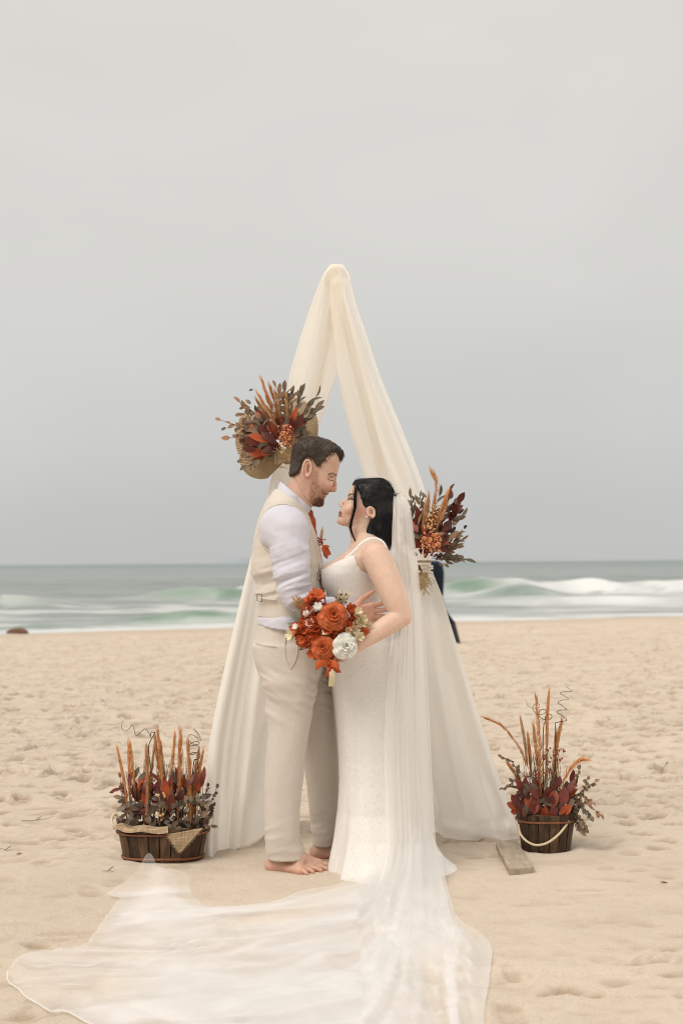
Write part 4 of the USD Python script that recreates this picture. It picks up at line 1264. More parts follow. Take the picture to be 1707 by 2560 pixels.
# tie
T = Field([g(745, 0)[0], YG - 0.06, g(0, 1365)[2]], [g(800, 0)[0], YG + 0.06, g(0, 1260)[2]], 0.003)
T.ell(g(773, 1283), (0.017, 0.022, 0.017), 0.0)
T.cone(g(775, 1292), g(777, 1304), 0.014, 0.020, 0.006)
T.chain([g(776, 1300), g(778, 1315), g(783, 1332), g(789, 1350)], [0.019, 0.017, 0.013, 0.010], 0.01)
T.put(lambda x, y, z: np.abs(y - YG) - 0.032 + 0 * x + 0 * z, [-9, -9, -9], [9, 9, 9], 0, "and")
obj("tie", T.mesh(2), "rust_silk", groom, True)

# trousers
Tf = Field([g(615, 1700)[0], YG - 0.30, 0.03], [g(862, 1700)[0], YG + 0.36, g(0, 1540)[2]], 0.0050)
Tf.loft(rowsG([(1550, 648, 798, 0, 0.185), (1580, 643, 803, 0, 0.19), (1605, 636, 806, 0, 0.195), (1623, 631, 808, 0, 0.197), (1651, 636, 811, 0, 0.197), (1680, 648, 808, 0, 0.18), (1706, 662, 798, 0, 0.14)]), 0.0, p=2.3)
nl = [(1620, 636, 792, -0.085, 0.115), (1660, 642, 792, -0.092, 0.115), (1707, 660, 789, -0.10, 0.112), (1740, 664, 785, -0.10, 0.105), (1763, 665, 781, -0.10, 0.10), (1815, 670, 773, -0.105, 0.092), (1851, 669, 767, -0.11, 0.087), (1886, 666, 762, -0.11, 0.084), (1938, 664, 757, -0.108, 0.080), (2026, 662, 750, -0.10, 0.076), (2079, 664, 746, -0.095, 0.074), (2110, 666, 751, -0.09, 0.073), (2140, 669, 761, -0.085, 0.074), (2152, 671, 763, -0.085, 0.075)]
fl = [(1620, 670, 806, 0.085, 0.11), (1668, 700, 813, 0.095, 0.11), (1710, 720, 827, 0.11, 0.11), (1816, 740, 841, 0.14, 0.092), (1914, 760, 846, 0.16, 0.085), (1956, 765, 847, 0.17, 0.082), (2061, 778, 843, 0.185, 0.075), (2118, 783, 837, 0.19, 0.072)]
zk, zc = g(0, 1720)[2], g(0, 2100)[2]
wrn = lambda x, y, z: (-0.015 * np.exp(-((z - zk) / 0.11) ** 2) * (creases(x, y, z, 21, 3, 13, -0.5) ** 2 - 0.4) * 1.3 - 0.012 * np.exp(-((z - zc) / 0.10) ** 2) * (creases(x, y, z, 23, 4, 16, 0.3) - 0.62)
                       - 0.013 * (creases(x, y, z, 25, 5, 2.0, -0.22) - 0.62))
Tf.loft(rowsG(nl), 0.03, p=2.25, wr=wrn)
Tf.loft(rowsG(fl), 0.02, p=2.25, wr=wrn)
ln = np.array([g(660, 2156, -0.09), g(690, 2158, -0.09), g(735, 2145, -0.09), g(765, 2136, -0.09)])
tv, tf = Tf.mesh(1)
tr = obj("trousers", (tv, tf), "linen_trousers", groom, True)
for L_ in ([(714, 1588), (712, 1615), (714, 1645), (727, 1672)], [(744, 1588), (744, 1615), (740, 1645), (727, 1672)]):
    P = snap(tv, smooth_path([g(*p, -0.2) for p in L_], 16), 0.001)
    P[:, 1] = ndimage.gaussian_filter1d(P[:, 1], 2)
    obj("pocket_edge", tube(P, 0.0022, 5), "linen_trousers", tr)
P = snap(tv, smooth_path([g(637, 1604, -0.1), g(660, 1611, -0.15), g(690, 1617, -0.2)], 12), 0.0006)
obj("pocket_welt", tube(P, 0.002, 5), "linen_trousers", tr)
# ---------------------------------------------------------------- the bride
YB = 5.88
bride = thing("person", "woman in white lace wedding dress with long black hair and veil, holding the bouquet", "person", (W(930, 2150, YB)[0], YB, 0))
SKIN_F = np.array([0.65, 0.455, 0.35])


def b(u, v, dy=0.0):
    return W(u, v, YB + dy)


def rowsB(L, Yc=YB):
    return [(W(0, v, Yc + y)[2], W(l, v, Yc + y)[0], W(r, v, Yc + y)[0], Yc + y, d) for v, l, r, y, d in L]


K = Field([b(792, 0)[0], YB - 0.37, b(0, 1665)[2]], [b(1042, 0)[0], YB + 0.24, b(0, 1190)[2]], 0.0030)
face = [(884, 1206), (881, 1214), (875, 1222), (871, 1232), (869, 1240), (868.5, 1246), (865, 1252), (859, 1262), (853, 1270), (850, 1276), (849, 1284), (848, 1291), (844.5, 1297), (842.5, 1302), (845, 1309), (852, 1313.5), (862, 1315.5), (874, 1317),
        (892, 1306), (918, 1294), (945, 1288), (968, 1268), (978, 1243), (974, 1217), (960, 1204), (935, 1199), (908, 1200)]
bw = [(930, 1225, .072), (965, 1240, .066), (895, 1225, .062), (878, 1238, .052), (900, 1262, .060), (925, 1275, .062), (866, 1280, .038), (880, 1295, .046), (850, 1303, .024), (900, 1300, .050)]
br = [(935, 1235, .075), (882, 1225, .052), (872, 1245, .045), (856, 1285, .032), (848, 1304, .024), (900, 1290, .045)]
profile_solid(K, face, bw, YB, br, 2.15)
for sd in (-1, 1):
    K.ell(b(877, 1248, sd * 0.034), (0.013, 0.013, 0.0085), 0.007, "cut")
    K.ell(b(879.5, 1248.5, sd * 0.029), (0.0118, 0.0118, 0.0108), 0.003)
    K.cone(b(874, 1241, sd * 0.018), b(884, 1239, sd * 0.045), 0.005, 0.004, 0.008)
    K.ell(b(853.5, 1264.5, sd * 0.0095), (0.0085, 0.0065, 0.0065), 0.005)
    K.ell(b(876, 1274, sd * 0.038), (0.022, 0.018, 0.018), 0.018)
    ear(K, b(927, 1281, sd * 0.061), (0.0145, 0.0215), 0.25, sd, YB)
K.cone(b(869.5, 1247), b(858, 1255), 0.0055, 0.0062, 0.007)
K.cone(b(858, 1255), b(850.5, 1260.5), 0.0062, 0.0078, 0.005)
K.ell(b(851, 1281), (0.0095, 0.017, 0.0058), 0.003)
K.ell(b(850.5, 1288.5), (0.0098, 0.0165, 0.0062), 0.003)
K.ell(b(849, 1303), (0.011, 0.014, 0.010), 0.010)
for sd in (-1, 1):
    K.cone(b(846, 1284.6), b(861, 1286, sd * 0.023), 0.0012, 0.0010, 0.0015, "cut")
# neck, shoulders, chest
K.cone(b(916, 1285), b(906, 1325), 0.048, 0.047, 0.02)
K.cone(b(906, 1325), b(912, 1368), 0.047, 0.055, 0.025)
tor = [(1338, 895, 940, 0, 0.05), (1352, 885, 955, 0, 0.085), (1364, 880, 965, 0, 0.125), (1380, 869, 972, 0, 0.150), (1398, 846, 974, 0, 0.160), (1418, 820, 968, 0, 0.155), (1440, 806, 957, 0, 0.148), (1475, 813, 948, 0, 0.135), (1520, 830, 948, 0, 0.120), (1560, 828, 962, 0, 0.135), (1620, 818, 985, 0, 0.165), (1662, 818, 990, 0, 0.17)]
K.loft(rowsB(tor), 0.02)
for sd in (-1, 1):
    K.ell(b(838, 1440, sd * 0.070), (0.062, 0.058, 0.062), 0.03)
    K.cone(b(925, 1368, sd * 0.06), b(940, 1388, sd * 0.150), 0.042, 0.050, 0.03)
    K.cone(b(908, 1372, sd * 0.03), b(930, 1372, sd * 0.14), 0.016, 0.016, 0.02)          # collar bone
arm = [b(940, 1393, -0.165), b(966, 1448, -0.205), b(987, 1498, -0.235), b(1004, 1541, -0.250)]
K.chain(smooth_path(arm, 14), np.interp(np.linspace(0, 3, 14), [0, 1, 2, 3], [0.058, 0.0555, 0.0505, 0.039]), 0.006)
K.ell(b(1013, 1548, -0.250), (0.016, 0.019, 0.016), 0.02)
fo = [b(1003, 1542, -0.250), b(965, 1566, -0.272), b(928, 1591, -0.290), b(893, 1613, -0.300)]
K.chain(smooth_path(fo, 12), np.interp(np.linspace(0, 3, 12), [0, 1, 2, 3], [0.038, 0.0385, 0.031, 0.0245]), 0.006)
hand(K, fo[-1], (-1, -0.05, -0.42), (-0.35, 0.0, 0.9), (-0.1, 1, -0.1), 0.92, curls=[(0.8, 0.9, 0.6), (0.8, 0.9, 0.6), (0.7, 0.9, 0.6), (0.65, 0.9, 0.6)], spread=0.06, thumb=(0.75, 0.3, 0.45), wr=0.024)
kv, kf = K.mesh(2)
c = np.tile(SKIN_F, (len(kv), 1)) * (1 + 0.08 * (fbm(kv * 22, 2, 9) - 0.5))[:, None]
headm = kv[:, 2] > b(0, 1330)[2]
sd_ = np.abs(kv[:, 1] - YB)
c = paint(c, region([(868, 1268), (905, 1262), (915, 1285), (880, 1305), (862, 1290)], YB, kv, 0.012) * 0.38 * headm, (0.60, 0.235, 0.155))
c = paint(c, region([(846, 1298), (870, 1318), (905, 1308), (890, 1300), (860, 1305)], YB, kv, 0.010) * 0.3 * headm, (0.48, 0.22, 0.15))
c = paint(c, region([(914, 1270), (941, 1268), (941, 1297), (914, 1297)], YB, kv, 0.008) * 0.25 * (sd_ > 0.055), (0.62, 0.28, 0.20))
c = paint(c, near_line([(925, 1276), (924, 1284)], YB, kv, 0.003, 0.003) * 0.3 * (sd_ > 0.05), (0.22, 0.085, 0.06))  # darker stroke paints the shade inside her ear
c = paint(c, region([(843, 1276), (850, 1277), (861, 1285), (850, 1286), (843, 1284)], YB, kv, 0.0015) * 0.8 * (sd_ < 0.026), (0.27, 0.10, 0.085))
c = paint(c, region([(843, 1285), (850, 1285.5), (861, 1286.5), (853, 1293), (843, 1291)], YB, kv, 0.0015) * 0.8 * (sd_ < 0.026), (0.33, 0.125, 0.105))
c = paint(c, near_line([(844, 1284.8), (853, 1284.8), (862, 1286.5)], YB, kv, 0.0013, 0.001) * 0.85 * (sd_ < 0.028), (0.06, 0.02, 0.018))
c = paint(c, near_line([(870, 1240), (875, 1236.5), (884, 1237)], YB, kv, 0.0034, 0.0018) * 0.9 * (sd_ > 0.012), (0.018, 0.010, 0.008))
c = paint(c, near_line([(870.5, 1249.5), (875, 1247), (883, 1250)], YB, kv, 0.0030, 0.0016) * 0.95 * (sd_ > 0.012), (0.010, 0.006, 0.006))
c = paint(c, near_line([(872, 1244), (880, 1243)], YB, kv, 0.004, 0.004) * 0.45 * (sd_ > 0.012), (0.22, 0.10, 0.075))
# legs and feet inside the dress
L2 = Field([b(815, 0)[0], YB - 0.2, 0.0], [b(1010, 0)[0], YB + 0.2, b(0, 1640)[2]], 0.009)
for sd in (-1, 1):
    L2.chain([b(905, 1660, sd * 0.09), b(905, 1880, sd * 0.08), b(918, 2110, sd * 0.08)], [0.085, 0.055, 0.04], 0.03)
    L2.cone(b(918, 2130, sd * 0.08), b(868, 2150, sd * 0.10), 0.036, 0.024, 0.03)
lv, lf = L2.mesh(1)
av, af = cat([(kv, kf), (lv, lf)])
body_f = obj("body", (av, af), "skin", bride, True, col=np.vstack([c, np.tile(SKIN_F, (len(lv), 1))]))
for sd in (-1, 1):
    m = trimesh.creation.icosphere(2, 0.0105)
    obj("eye", (np.array(m.vertices) + b(880, 1249, sd * 0.0295), m.faces), "eye_white", bride, True)
    m = trimesh.creation.icosphere(2, 0.0038)
    obj("earring", (np.array(m.vertices) + b(916.5, 1292, sd * 0.0745), m.faces), "pearl", bride, True)

# hair
Hb = Field([b(868, 0)[0], YB - 0.13, b(0, 1392)[2]], [b(1000, 0)[0], YB + 0.13, b(0, 1186)[2]], 0.0030)
hout = [(872, 1230), (879, 1210), (888, 1202), (909, 1197), (930, 1195.5), (948, 1195.5), (966, 1203), (979, 1219), (986, 1237), (986, 1258), (983.5, 1275), (979, 1318), (975, 1376), (966, 1385), (900, 1372), (880, 1320)]
hw = [(930, 1225, .081), (965, 1235, .076), (895, 1225, .069), (882, 1215, .055), (925, 1270, .070), (960, 1280, .074), (950, 1320, .076), (955, 1360, .078), (930, 1335, .064), (912, 1348, .050), (915, 1320, .058)]
profile_solid(Hb, hout, hw, YB, [(930, 1230, .080), (885, 1215, .045), (975, 1280, .05), (965, 1360, .045)], 2.3)
hin = [(860, 1180), (1010, 1180), (1010, 1400), (974, 1380), (962, 1363), (948, 1352.5), (938, 1349), (928, 1342), (921, 1352), (913, 1356), (909, 1346), (911, 1332), (918, 1316), (925, 1300), (931, 1295), (938, 1287), (940, 1276), (934, 1270), (922, 1268.5), (912, 1271), (906, 1262), (902, 1246), (897, 1232), (892, 1222), (888, 1216), (880, 1213)]
hcut = poly_sd(flatpts(hin, YB), Hb.ax[0], Hb.ax[2])[:, None, :].astype(np.float32)
Hb.F = np.maximum(Hb.F, hcut) + np.maximum(0.012 - np.abs(Hb.F - hcut), 0) ** 2 / 0.048
# braid that runs back along the side of the head
for sd in (-1, 1):
    for i, t in enumerate(np.linspace(0, 1, 11)):
        u, v = 908 + 76 * t, 1242 + 18 * t - 14 * t * t + 5 * math.sin(i * 2.4)
        Hb.ell(b(u, v, sd * (0.070 - 0.030 * t ** 3)), (0.013, 0.010, 0.008), 0.004, rot=rotm([0, 1, 0], 0.7 if i % 2 else -0.5))
hv2, hf2 = Hb.mesh(1)
strand = fbm(np.stack([hv2[:, 0] * 90, hv2[:, 1] * 90, hv2[:, 2] * 9], -1), 3, 5) - 0.5
cen2 = b(935, 1240)
dv2 = hv2 - cen2
dv2[:, 2] *= (hv2[:, 2] > cen2[2])
dv2 /= np.linalg.norm(dv2, axis=1, keepdims=True) + 1e-6
low = sstep(b(0, 1265)[2], b(0, 1290)[2], hv2[:, 2])
hv2 = hv2 + dv2 * (strand * 0.010 * low)[:, None]
hair_f = obj("hair", (hv2, hf2), "black_hair", bride, True)
rb_ = np.random.default_rng(31)
L, wd = [], []
pin = b(984, 1242)
top = np.where(hv2[:, 2] > b(0, 1262)[2])[0]
hn = meshkit.arrays((hv2, hf2), True)[2]
for i in rb_.choice(top, 2200):
    p = hv2[i]
    n_ = hn[i]
    d = pin - p
    d = d - n_ * (d @ n_)
    d /= np.linalg.norm(d) + 1e-6
    dist_ = np.linalg.norm(pin - p)
    if dist_ < 0.03:
        continue
    ln = min(rb_.uniform(0.02, 0.05), dist_ * 0.7)
    d2 = d + rb_.normal(0, 0.10, 3)
    L.append(smooth_path([p - n_ * 0.001, p + d2 * ln * 0.5 - n_ * ln * 0.02, p + d2 * ln - n_ * (0.002 + ln * 0.22)], 5))
    wd.append([0.0005, 0.0008, 0.0008, 0.0006, 0.0003])
bot = np.where((hv2[:, 2] < b(0, 1285)[2]) & (hv2[:, 2] > b(0, 1345)[2]))[0]
for i in rb_.choice(bot, 1500):
    p = hv2[i]
    ln = rb_.uniform(0.05, 0.12)
    o = np.array([0, p[1] - YB, 0])
    o /= np.linalg.norm(o) + 1e-6
    P = [p + o * 0.0005, p + [rb_.normal(0, 0.004), 0, -ln * 0.5] + o * 0.003, p + [rb_.normal(-0.002, 0.006), 0, -ln] + o * 0.001]
    if P[2][2] < b(0, 1362)[2] + (b(930, 0)[0] - p[0]) * 0.6:
        continue
    L.append(smooth_path(P, 6))
    wd.append([0.0005, 0.0008, 0.0009, 0.0008, 0.0007, 0.0003])
curves("locks", L, wd, "black_hair", hair_f)
# the loose lock that falls in front of her ear
L, wd = [], []
mainp = [(892, 1208), (889, 1222), (887, 1245), (886.5, 1268), (882, 1288), (877.5, 1305), (876.5, 1322), (882, 1340), (888.5, 1353), (890, 1362)]
for i in range(90):
    t0 = rb_.normal(0, 1)
    sp = np.array([0.6, 1.0, 1.2, 1.1, 0.95, 0.9, 0.8, 0.6, 0.35, 0.25]) * 3.1
    dep = np.array([-0.050, -0.066, -0.072, -0.072, -0.070, -0.066, -0.060, -0.058, -0.060, -0.062])
    n_ = int(rb_.integers(7, 11))
    yj = rb_.normal(0, 0.003)
    P = np.array([b(u + t0 * s * 0.62, v, dd + yj) for (u, v), s, dd in zip(mainp[:n_], sp, dep)])
    P = smooth_path(P, 22)
    L.append(P)
    wd.append(np.linspace(0.0013, 0.0007, 22))
curves("front_lock", L, wd, "black_hair", hair_f)
comb = thing if False else None
P = [b(981, 1236, -0.035), b(986, 1239, 0.0), b(981, 1236, 0.035)]
obj("hair_comb", tube(smooth_path(P, 12), 0.004, 6), "pearl", bride)
for t in np.linspace(0, 1, 9):
    m = trimesh.creation.icosphere(1, 0.0042)
    q = smooth_path(P, 50)[int(t * 49)]
    obj("comb_pearl", (np.array(m.vertices) + q + [0.004, 0, 0.002], m.faces), "pearl", bride, True)

# dress
Dd = Field([b(785, 0)[0], YB - 0.46, -0.005], [b(1175, 0)[0], YB + 0.40, b(0, 1385)[2]], 0.0060)
up = [(v, l - 3, r + 3, y, d + 0.006) for v, l, r, y, d in tor if v >= 1380]
sk_ = [(1662, 818, 992, 0, 0.178), (1700, 826, 1004, 0, 0.178), (1760, 834, 1016, 0, 0.178), (1830, 841, 1028, 0, 0.178), (1900, 846, 1038, 0, 0.18), (1960, 848, 1046, 0, 0.19), (2030, 846, 1056, 0, 0.21), (2090, 840, 1070, -0.01, 0.24), (2130, 835, 1086, -0.02, 0.27), (2160, 831, 1104, -0.03, 0.30), (2172, 829, 1122, -0.035, 0.315), (2186, 828, 1142, -0.04, 0.33)]
z0 = b(0, 2100)[2]


def wr_d(x, y, z):
    th = np.arctan2(y - YB, x - b(915, 0)[0])
    X, Yy, Zz = np.broadcast_arrays(th * 2.2, 0 * y, z * 1.1)
    n_ = fbm(np.stack([X, Yy, Zz], -1), 3, 44) - 0.5
    fl = sstep(b(0, 1900)[2], b(0, 2170)[2], z)
    return -0.010 * n_ * (z < b(0, 1650)[2]) - 0.06 * n_ * fl


Dd.loft(rowsB(up + sk_[1:]), 0.0, p=2.1, wr=wr_d)
for sd in (-1, 1):
    Dd.ell(b(838, 1440, sd * 0.070), (0.067, 0.063, 0.067), 0.03)
# neckline and armholes
nx = [b(u, 0)[0] for u in (780, 800, 823, 845, 866, 876, 881, 893, 914, 1010)]
nzv = [b(0, v)[2] for v in (1432, 1428, 1414, 1405, 1396, 1396, 1416, 1434, 1443, 1443)]
Dd.put(lambda x, y, z: (z - np.interp(x, nx, nzv)) * 0.8 + 0 * y, [-9, -9, -9], [9, 9, 9], 0, "and")
dv, df = Dd.mesh(1)
dress = obj("dress", (dv, df), "lace", bride, True)
# straps of small pearls and lace over the shoulders
for sd in (-1, 1):
    P = smooth_path([b(868, 1400, sd * 0.120), b(885, 1384, sd * 0.125), b(905, 1368, sd * 0.118), b(925, 1356, sd * 0.108), b(942, 1351.5, sd * 0.10), b(958, 1360, sd * 0.10), b(972, 1385, sd * 0.10)], 40)
    T_ = cKDTree(kv)
    _, ii = T_.query(P, k=6)
    cl = kv[ii].mean(1)
    out = P - b(915, 1400)
    out /= np.linalg.norm(out, axis=1, keepdims=True)
    P = cl + out * 0.003
    for k in range(3):
        P[1:-1] = (P[:-2] + P[1:-1] * 2 + P[2:]) / 4
    tr_ = np.gradient(P, axis=0)
    sidev = np.cross(tr_, out)
    sidev /= np.linalg.norm(sidev, axis=1, keepdims=True)
    V = np.stack([P - sidev * 0.007, P - sidev * 0.003 + out * 0.003, P + sidev * 0.003 + out * 0.003, P + sidev * 0.007], 1)
    st = obj("strap", solid_sheet(V, 0.0025), "lace", dress, True)
    for q in P[::2]:
        m = trimesh.creation.icosphere(1, 0.0035)
        obj("strap_pearl", (np.array(m.vertices) + q + out[0] * 0.004, m.faces), "pearl", dress, True)
# ---------------------------------------------------------------- veil: gathered at the comb, down her back, out over the sand
def veil_rows(rows, n, m, amp, nf, seed, front=-0.0):
    R = np.array(rows, float)
    s = np.linspace(0, 1, n)
    v = np.interp(s, np.linspace(0, 1, len(R)), R[:, 0])
    L_, Rr, Yl, Yr = [ndimage.gaussian_filter1d(np.interp(s, np.linspace(0, 1, len(R)), R[:, i]), n / 30, mode="nearest") for i in (1, 2, 3, 4)]
    t = np.linspace(0, 1, m)[None, :]
    s_ = s[:, None]
    tw = t + 0.5 / nf * (fbm(np.stack(np.broadcast_arrays(t * nf * 0.6 + seed, s_ * 2.2, t * 0), -1), 2, seed) - 0.5)
    ph = 2 * np.pi * nf * tw + seed
    f = np.sin(ph) + 0.5 * np.sin(1.83 * ph + 2 * s_) + 0.35 * np.sin(3.3 * ph + seed)
    Y = Yl[:, None] * (1 - t) + Yr[:, None] * t + amp(s_) * f - 0.05 * np.sin(np.pi * t) * sstep(0, 0.1, s_)
    return W(L_[:, None] * (1 - t) + Rr[:, None] * t, v[:, None], Y)


vr = [(1239, 984, 1000, 5.84, 5.86), (1244, 983, 1015, 5.82, 5.86), (1262, 983, 1025, 5.80, 5.86), (1300, 981, 1031, 5.78, 5.86), (1350, 979, 1036, 5.76, 5.86), (1400, 977, 1042, 5.75, 5.86), (1450, 978, 1048, 5.76, 5.86), (1500, 983, 1053, 5.77, 5.86), (1550, 985, 1057, 5.77, 5.86), (1600, 980, 1061, 5.74, 5.85),
      (1650, 974, 1065, 5.70, 5.84), (1750, 966, 1070, 5.67, 5.82), (1850, 961, 1076, 5.66, 5.80), (1950, 963, 1080, 5.64, 5.78), (2050, 969, 1084, 5.60, 5.75), (2110, 973, 1090, 5.575, 5.72), (2150, 968, 1096, 5.54, 5.66), (2190, 955, 1104, 5.46, 5.58), (2225, 940, 1112, 5.38, 5.46), (2270, 925, 1122, 5.09, 5.12), (2330, 930, 1135, 4.76, 4.78), (2410, 960, 1150, 4.39, 4.40)]
Vv = veil_rows(vr, 130, 100, lambda s: (0.005 + 0.006 * s) * (1 - 0.8 * sstep(0.70, 0.82, s)), 3, 3)
veil = obj("veil", grid(Vv), "veil_dense", bride, True, label="long sheer white bridal veil falling from the comb and spread over the sand")
e = Vv[44:112, 0]
veil_edge = obj("edge_cord", tube(e, 0.0017, 5), "veil_cord", veil)
V2 = veil_rows([(a_, l + 4, r - 6, y1 + 0.09, y2 + 0.05) for a_, l, r, y1, y2 in vr], 100, 80, lambda s: (0.005 + 0.007 * s) * (1 - 0.8 * sstep(0.70, 0.82, s)), 2.5, 8)
obj("veil_layer", grid(V2), "veil_tulle", veil, True, col=np.full((8000, 3), 1.6))


def spread(outline, flow, h, hgt, seed, lift=None, dense=0.014, fr=9.0, zoff=0.006, soft=0.0):
    """netting lying on the sand inside an outline (pixels of its edge on the ground), with soft ridges that follow the flow angle"""
    O = G([p[0] for p in outline], [p[1] for p in outline], 0.012)[:, :2]
    O = smooth_path(np.vstack([O, O[:1]]), 260)
    pg = Polygon(O).buffer(0)
    x0, y0, x1, y1 = pg.bounds
    xs, ys = np.arange(x0, x1, dense), np.arange(y0, y1, dense)
    X, Yy = np.meshgrid(xs, ys, indexing="ij")
    P = np.column_stack([X.ravel(), Yy.ravel()])
    P = P[shapely.contains_xy(pg.buffer(-dense * 0.6), P[:, 0], P[:, 1])]
    bd = np.array([pg.exterior.interpolate(t, normalized=True).coords[0] for t in np.linspace(0, 1, int(pg.length / dense), endpoint=False)])
    A = np.vstack([P, bd])
    tri = Delaunay(A).simplices
    cc = A[tri].mean(1)
    tri = tri[shapely.contains_xy(pg, cc[:, 0], cc[:, 1])]
    x, y = A[:, 0], A[:, 1]
    ang = flow(x, y)
    wx = x + 0.16 * (fbm(np.column_stack([x * 2.2, y * 2.2, x * 0 + seed]), 3, seed) - 0.5)
    wy = y + 0.16 * (fbm(np.column_stack([x * 2.2, y * 2.2, x * 0 + seed + 5]), 3, seed + 1) - 0.5)
    along, across = wx * np.cos(ang) + wy * np.sin(ang), -wx * np.sin(ang) + wy * np.cos(ang)
    n1 = fbm(np.column_stack([along * 0.7, across * fr, x * 0 + seed]), 3, seed + 7)
    n2 = fbm(np.column_stack([along * 1.2, across * fr * 2.6, x * 0 + seed]), 3, seed + 9)
    r1, r2 = 1 - np.abs(2 * n1 - 1), 1 - np.abs(2 * n2 - 1)
    ed = shapely.distance(pg.exterior, shapely.points(x, y))
    z = hgt * (r1 ** 2 * 0.9 + 0.10 * r2 ** 2) * (0.35 + 0.65 * sstep(0, 0.12, ed)) + zoff
    if lift is not None:
        z = z + lift(x, y)
    z = z + sand_z(x, y)
    g3 = fbm(np.column_stack([along * 0.5, across * fr * 0.8, x * 0 + seed + 2]), 4, seed + 13)
    g4 = 1 - np.abs(2 * fbm(np.column_stack([along * 0.6, across * fr * 2.0, x * 0 + seed + 4]), 3, seed + 17) - 1)
    dn = (0.35 + 1.9 * sstep(0.30, 0.72, g3) + 1.1 * g4 ** 6)
    if soft:
        dn = dn * sstep(0.0, soft, ed)
    else:
        dn = dn * (0.5 + 0.5 * sstep(0, 0.08, ed))
    return np.column_stack([x, y, z]), tri, np.column_stack([bd, z[len(P):]]), np.repeat(dn[:, None], 3, 1)


def flow_a(x, y):
    # from her heels the cloth sweeps towards the camera and then out to the left
    cx_, cy_ = 0.32, 5.5
    return np.where(x < 0.05, 0.10 + 0.25 * (x + 1), 0.4 + 0.9 * sstep(0.0, 0.5, x)) + 0.2 * (fbm(np.column_stack([x, y, x * 0]), 2, 2) - 0.5)


pk = G(372, 2166, 0.0)
lift_a = lambda x, y: 0.06 * np.exp(-(((x - pk[0]) / 0.13) ** 2 + ((y - pk[1] + 0.0) / 0.10) ** 2)) + 0.16 * np.exp(-(((x - b(1010, 0)[0]) / 0.13) ** 2 + ((y - 5.66) / 0.13) ** 2))
outA = [(1088, 2128), (1100, 2180), (1122, 2230), (1140, 2290), (1165, 2315), (1195, 2330), (1228, 2365), (1228, 2400), (1222, 2460), (1210, 2540), (1195, 2640), (1000, 2660), (700, 2640), (420, 2600), (250, 2572), (170, 2545), (100, 2520), (48, 2487), (20, 2455), (24, 2425), (58, 2392), (130, 2378), (205, 2364), (245, 2320), (285, 2262), (300, 2246), (268, 2236), (290, 2222), (335, 2190), (355, 2172), (375, 2165), (400, 2176), (440, 2178), (472, 2192), (476, 2226), (500, 2255), (545, 2268), (640, 2262), (700, 2250), (760, 2226), (830, 2215), (870, 2200), (905, 2185), (960, 2150), (975, 2118)]
v_, t_, edA, dn_ = spread(outA, flow_a, 0.0, 0.018, 3, lift_a, 0.0135, 3.2)
gv = obj("veil_train", (v_, t_), "veil_tulle", veil, True, col=dn_)
uu = CX + FPX * edA[:, 0] / edA[:, 1]
e1 = edA[(uu < 330) & (edA[:, 1] < G(0, 2425, 0.02)[1])]
obj("edge_cord", tube(smooth_path(e1[::4], len(e1) // 2) + [0, 0, 0.001], 0.0015, 5), "veil_cord", veil)
outB = [(1080, 2110), (1098, 2190), (1120, 2300), (1150, 2420), (1130, 2600), (900, 2640), (520, 2600), (300, 2545), (230, 2490), (260, 2430), (300, 2370), (310, 2300), (350, 2230), (380, 2180), (450, 2195), (460, 2240), (520, 2290), (640, 2300), (760, 2280), (880, 2235), (950, 2180), (985, 2115)]
v_, t_, edB, dn_ = spread(outB, flow_a, 0.0, 0.022, 17, lambda x, y: lift_a(x, y) * 0.9, 0.0145, 3.0, 0.016, 0.22)
obj("veil_train", (v_, t_), "veil_tulle", veil, True, col=dn_)
outC = [(1070, 2110), (1105, 2220), (1180, 2360), (1200, 2480), (1120, 2500), (1000, 2420), (900, 2330), (760, 2310), (560, 2330), (420, 2290), (330, 2300), (340, 2220), (382, 2178), (440, 2190), (455, 2250), (540, 2285), (690, 2275), (830, 2230), (930, 2175), (990, 2115)]
v_, t_, edC, dn_ = spread(outC, flow_a, 0.0, 0.026, 29, lambda x, y: lift_a(x, y) * 1.05, 0.0155, 2.6, 0.026, 0.25)
obj("veil_train", (v_, t_), "veil_tulle", veil, True, col=dn_)
# ---------------------------------------------------------------- dried flowers, roses, baskets
def unit(v):
    v = np.asarray(v, float)
    return v / (np.linalg.norm(v) + 1e-12)


def leaf(base, d, n, length, width, curl=0.4, fold=0.25, shape=1.0, segs=6):
    """one leaf: d the way it grows, n its upper face; curl bends it over along its length, fold creases it along the midrib"""
    d, n = unit(d), np.asarray(n, float)
    n = unit(n - d * (n @ d))
    s = np.cross(d, n)
    t = np.linspace(0, 1, segs)
    w = width * 0.5 * np.sin(np.pi * np.clip(0.04 + 0.96 * t ** shape, 0, 1)) ** 0.8
    a = curl * t
    P = np.asarray(base) + d * (length * t * np.cos(a * 0.6))[:, None] - n * (length * t * np.sin(a) * 0.7)[:, None]
    up = n * np.cos(a)[:, None] + d * np.sin(a)[:, None]
    V = np.stack([P - s * w[:, None] + up * (w * fold)[:, None], P, P + s * w[:, None] + up * (w * fold)[:, None]], 1)
    return grid(V)


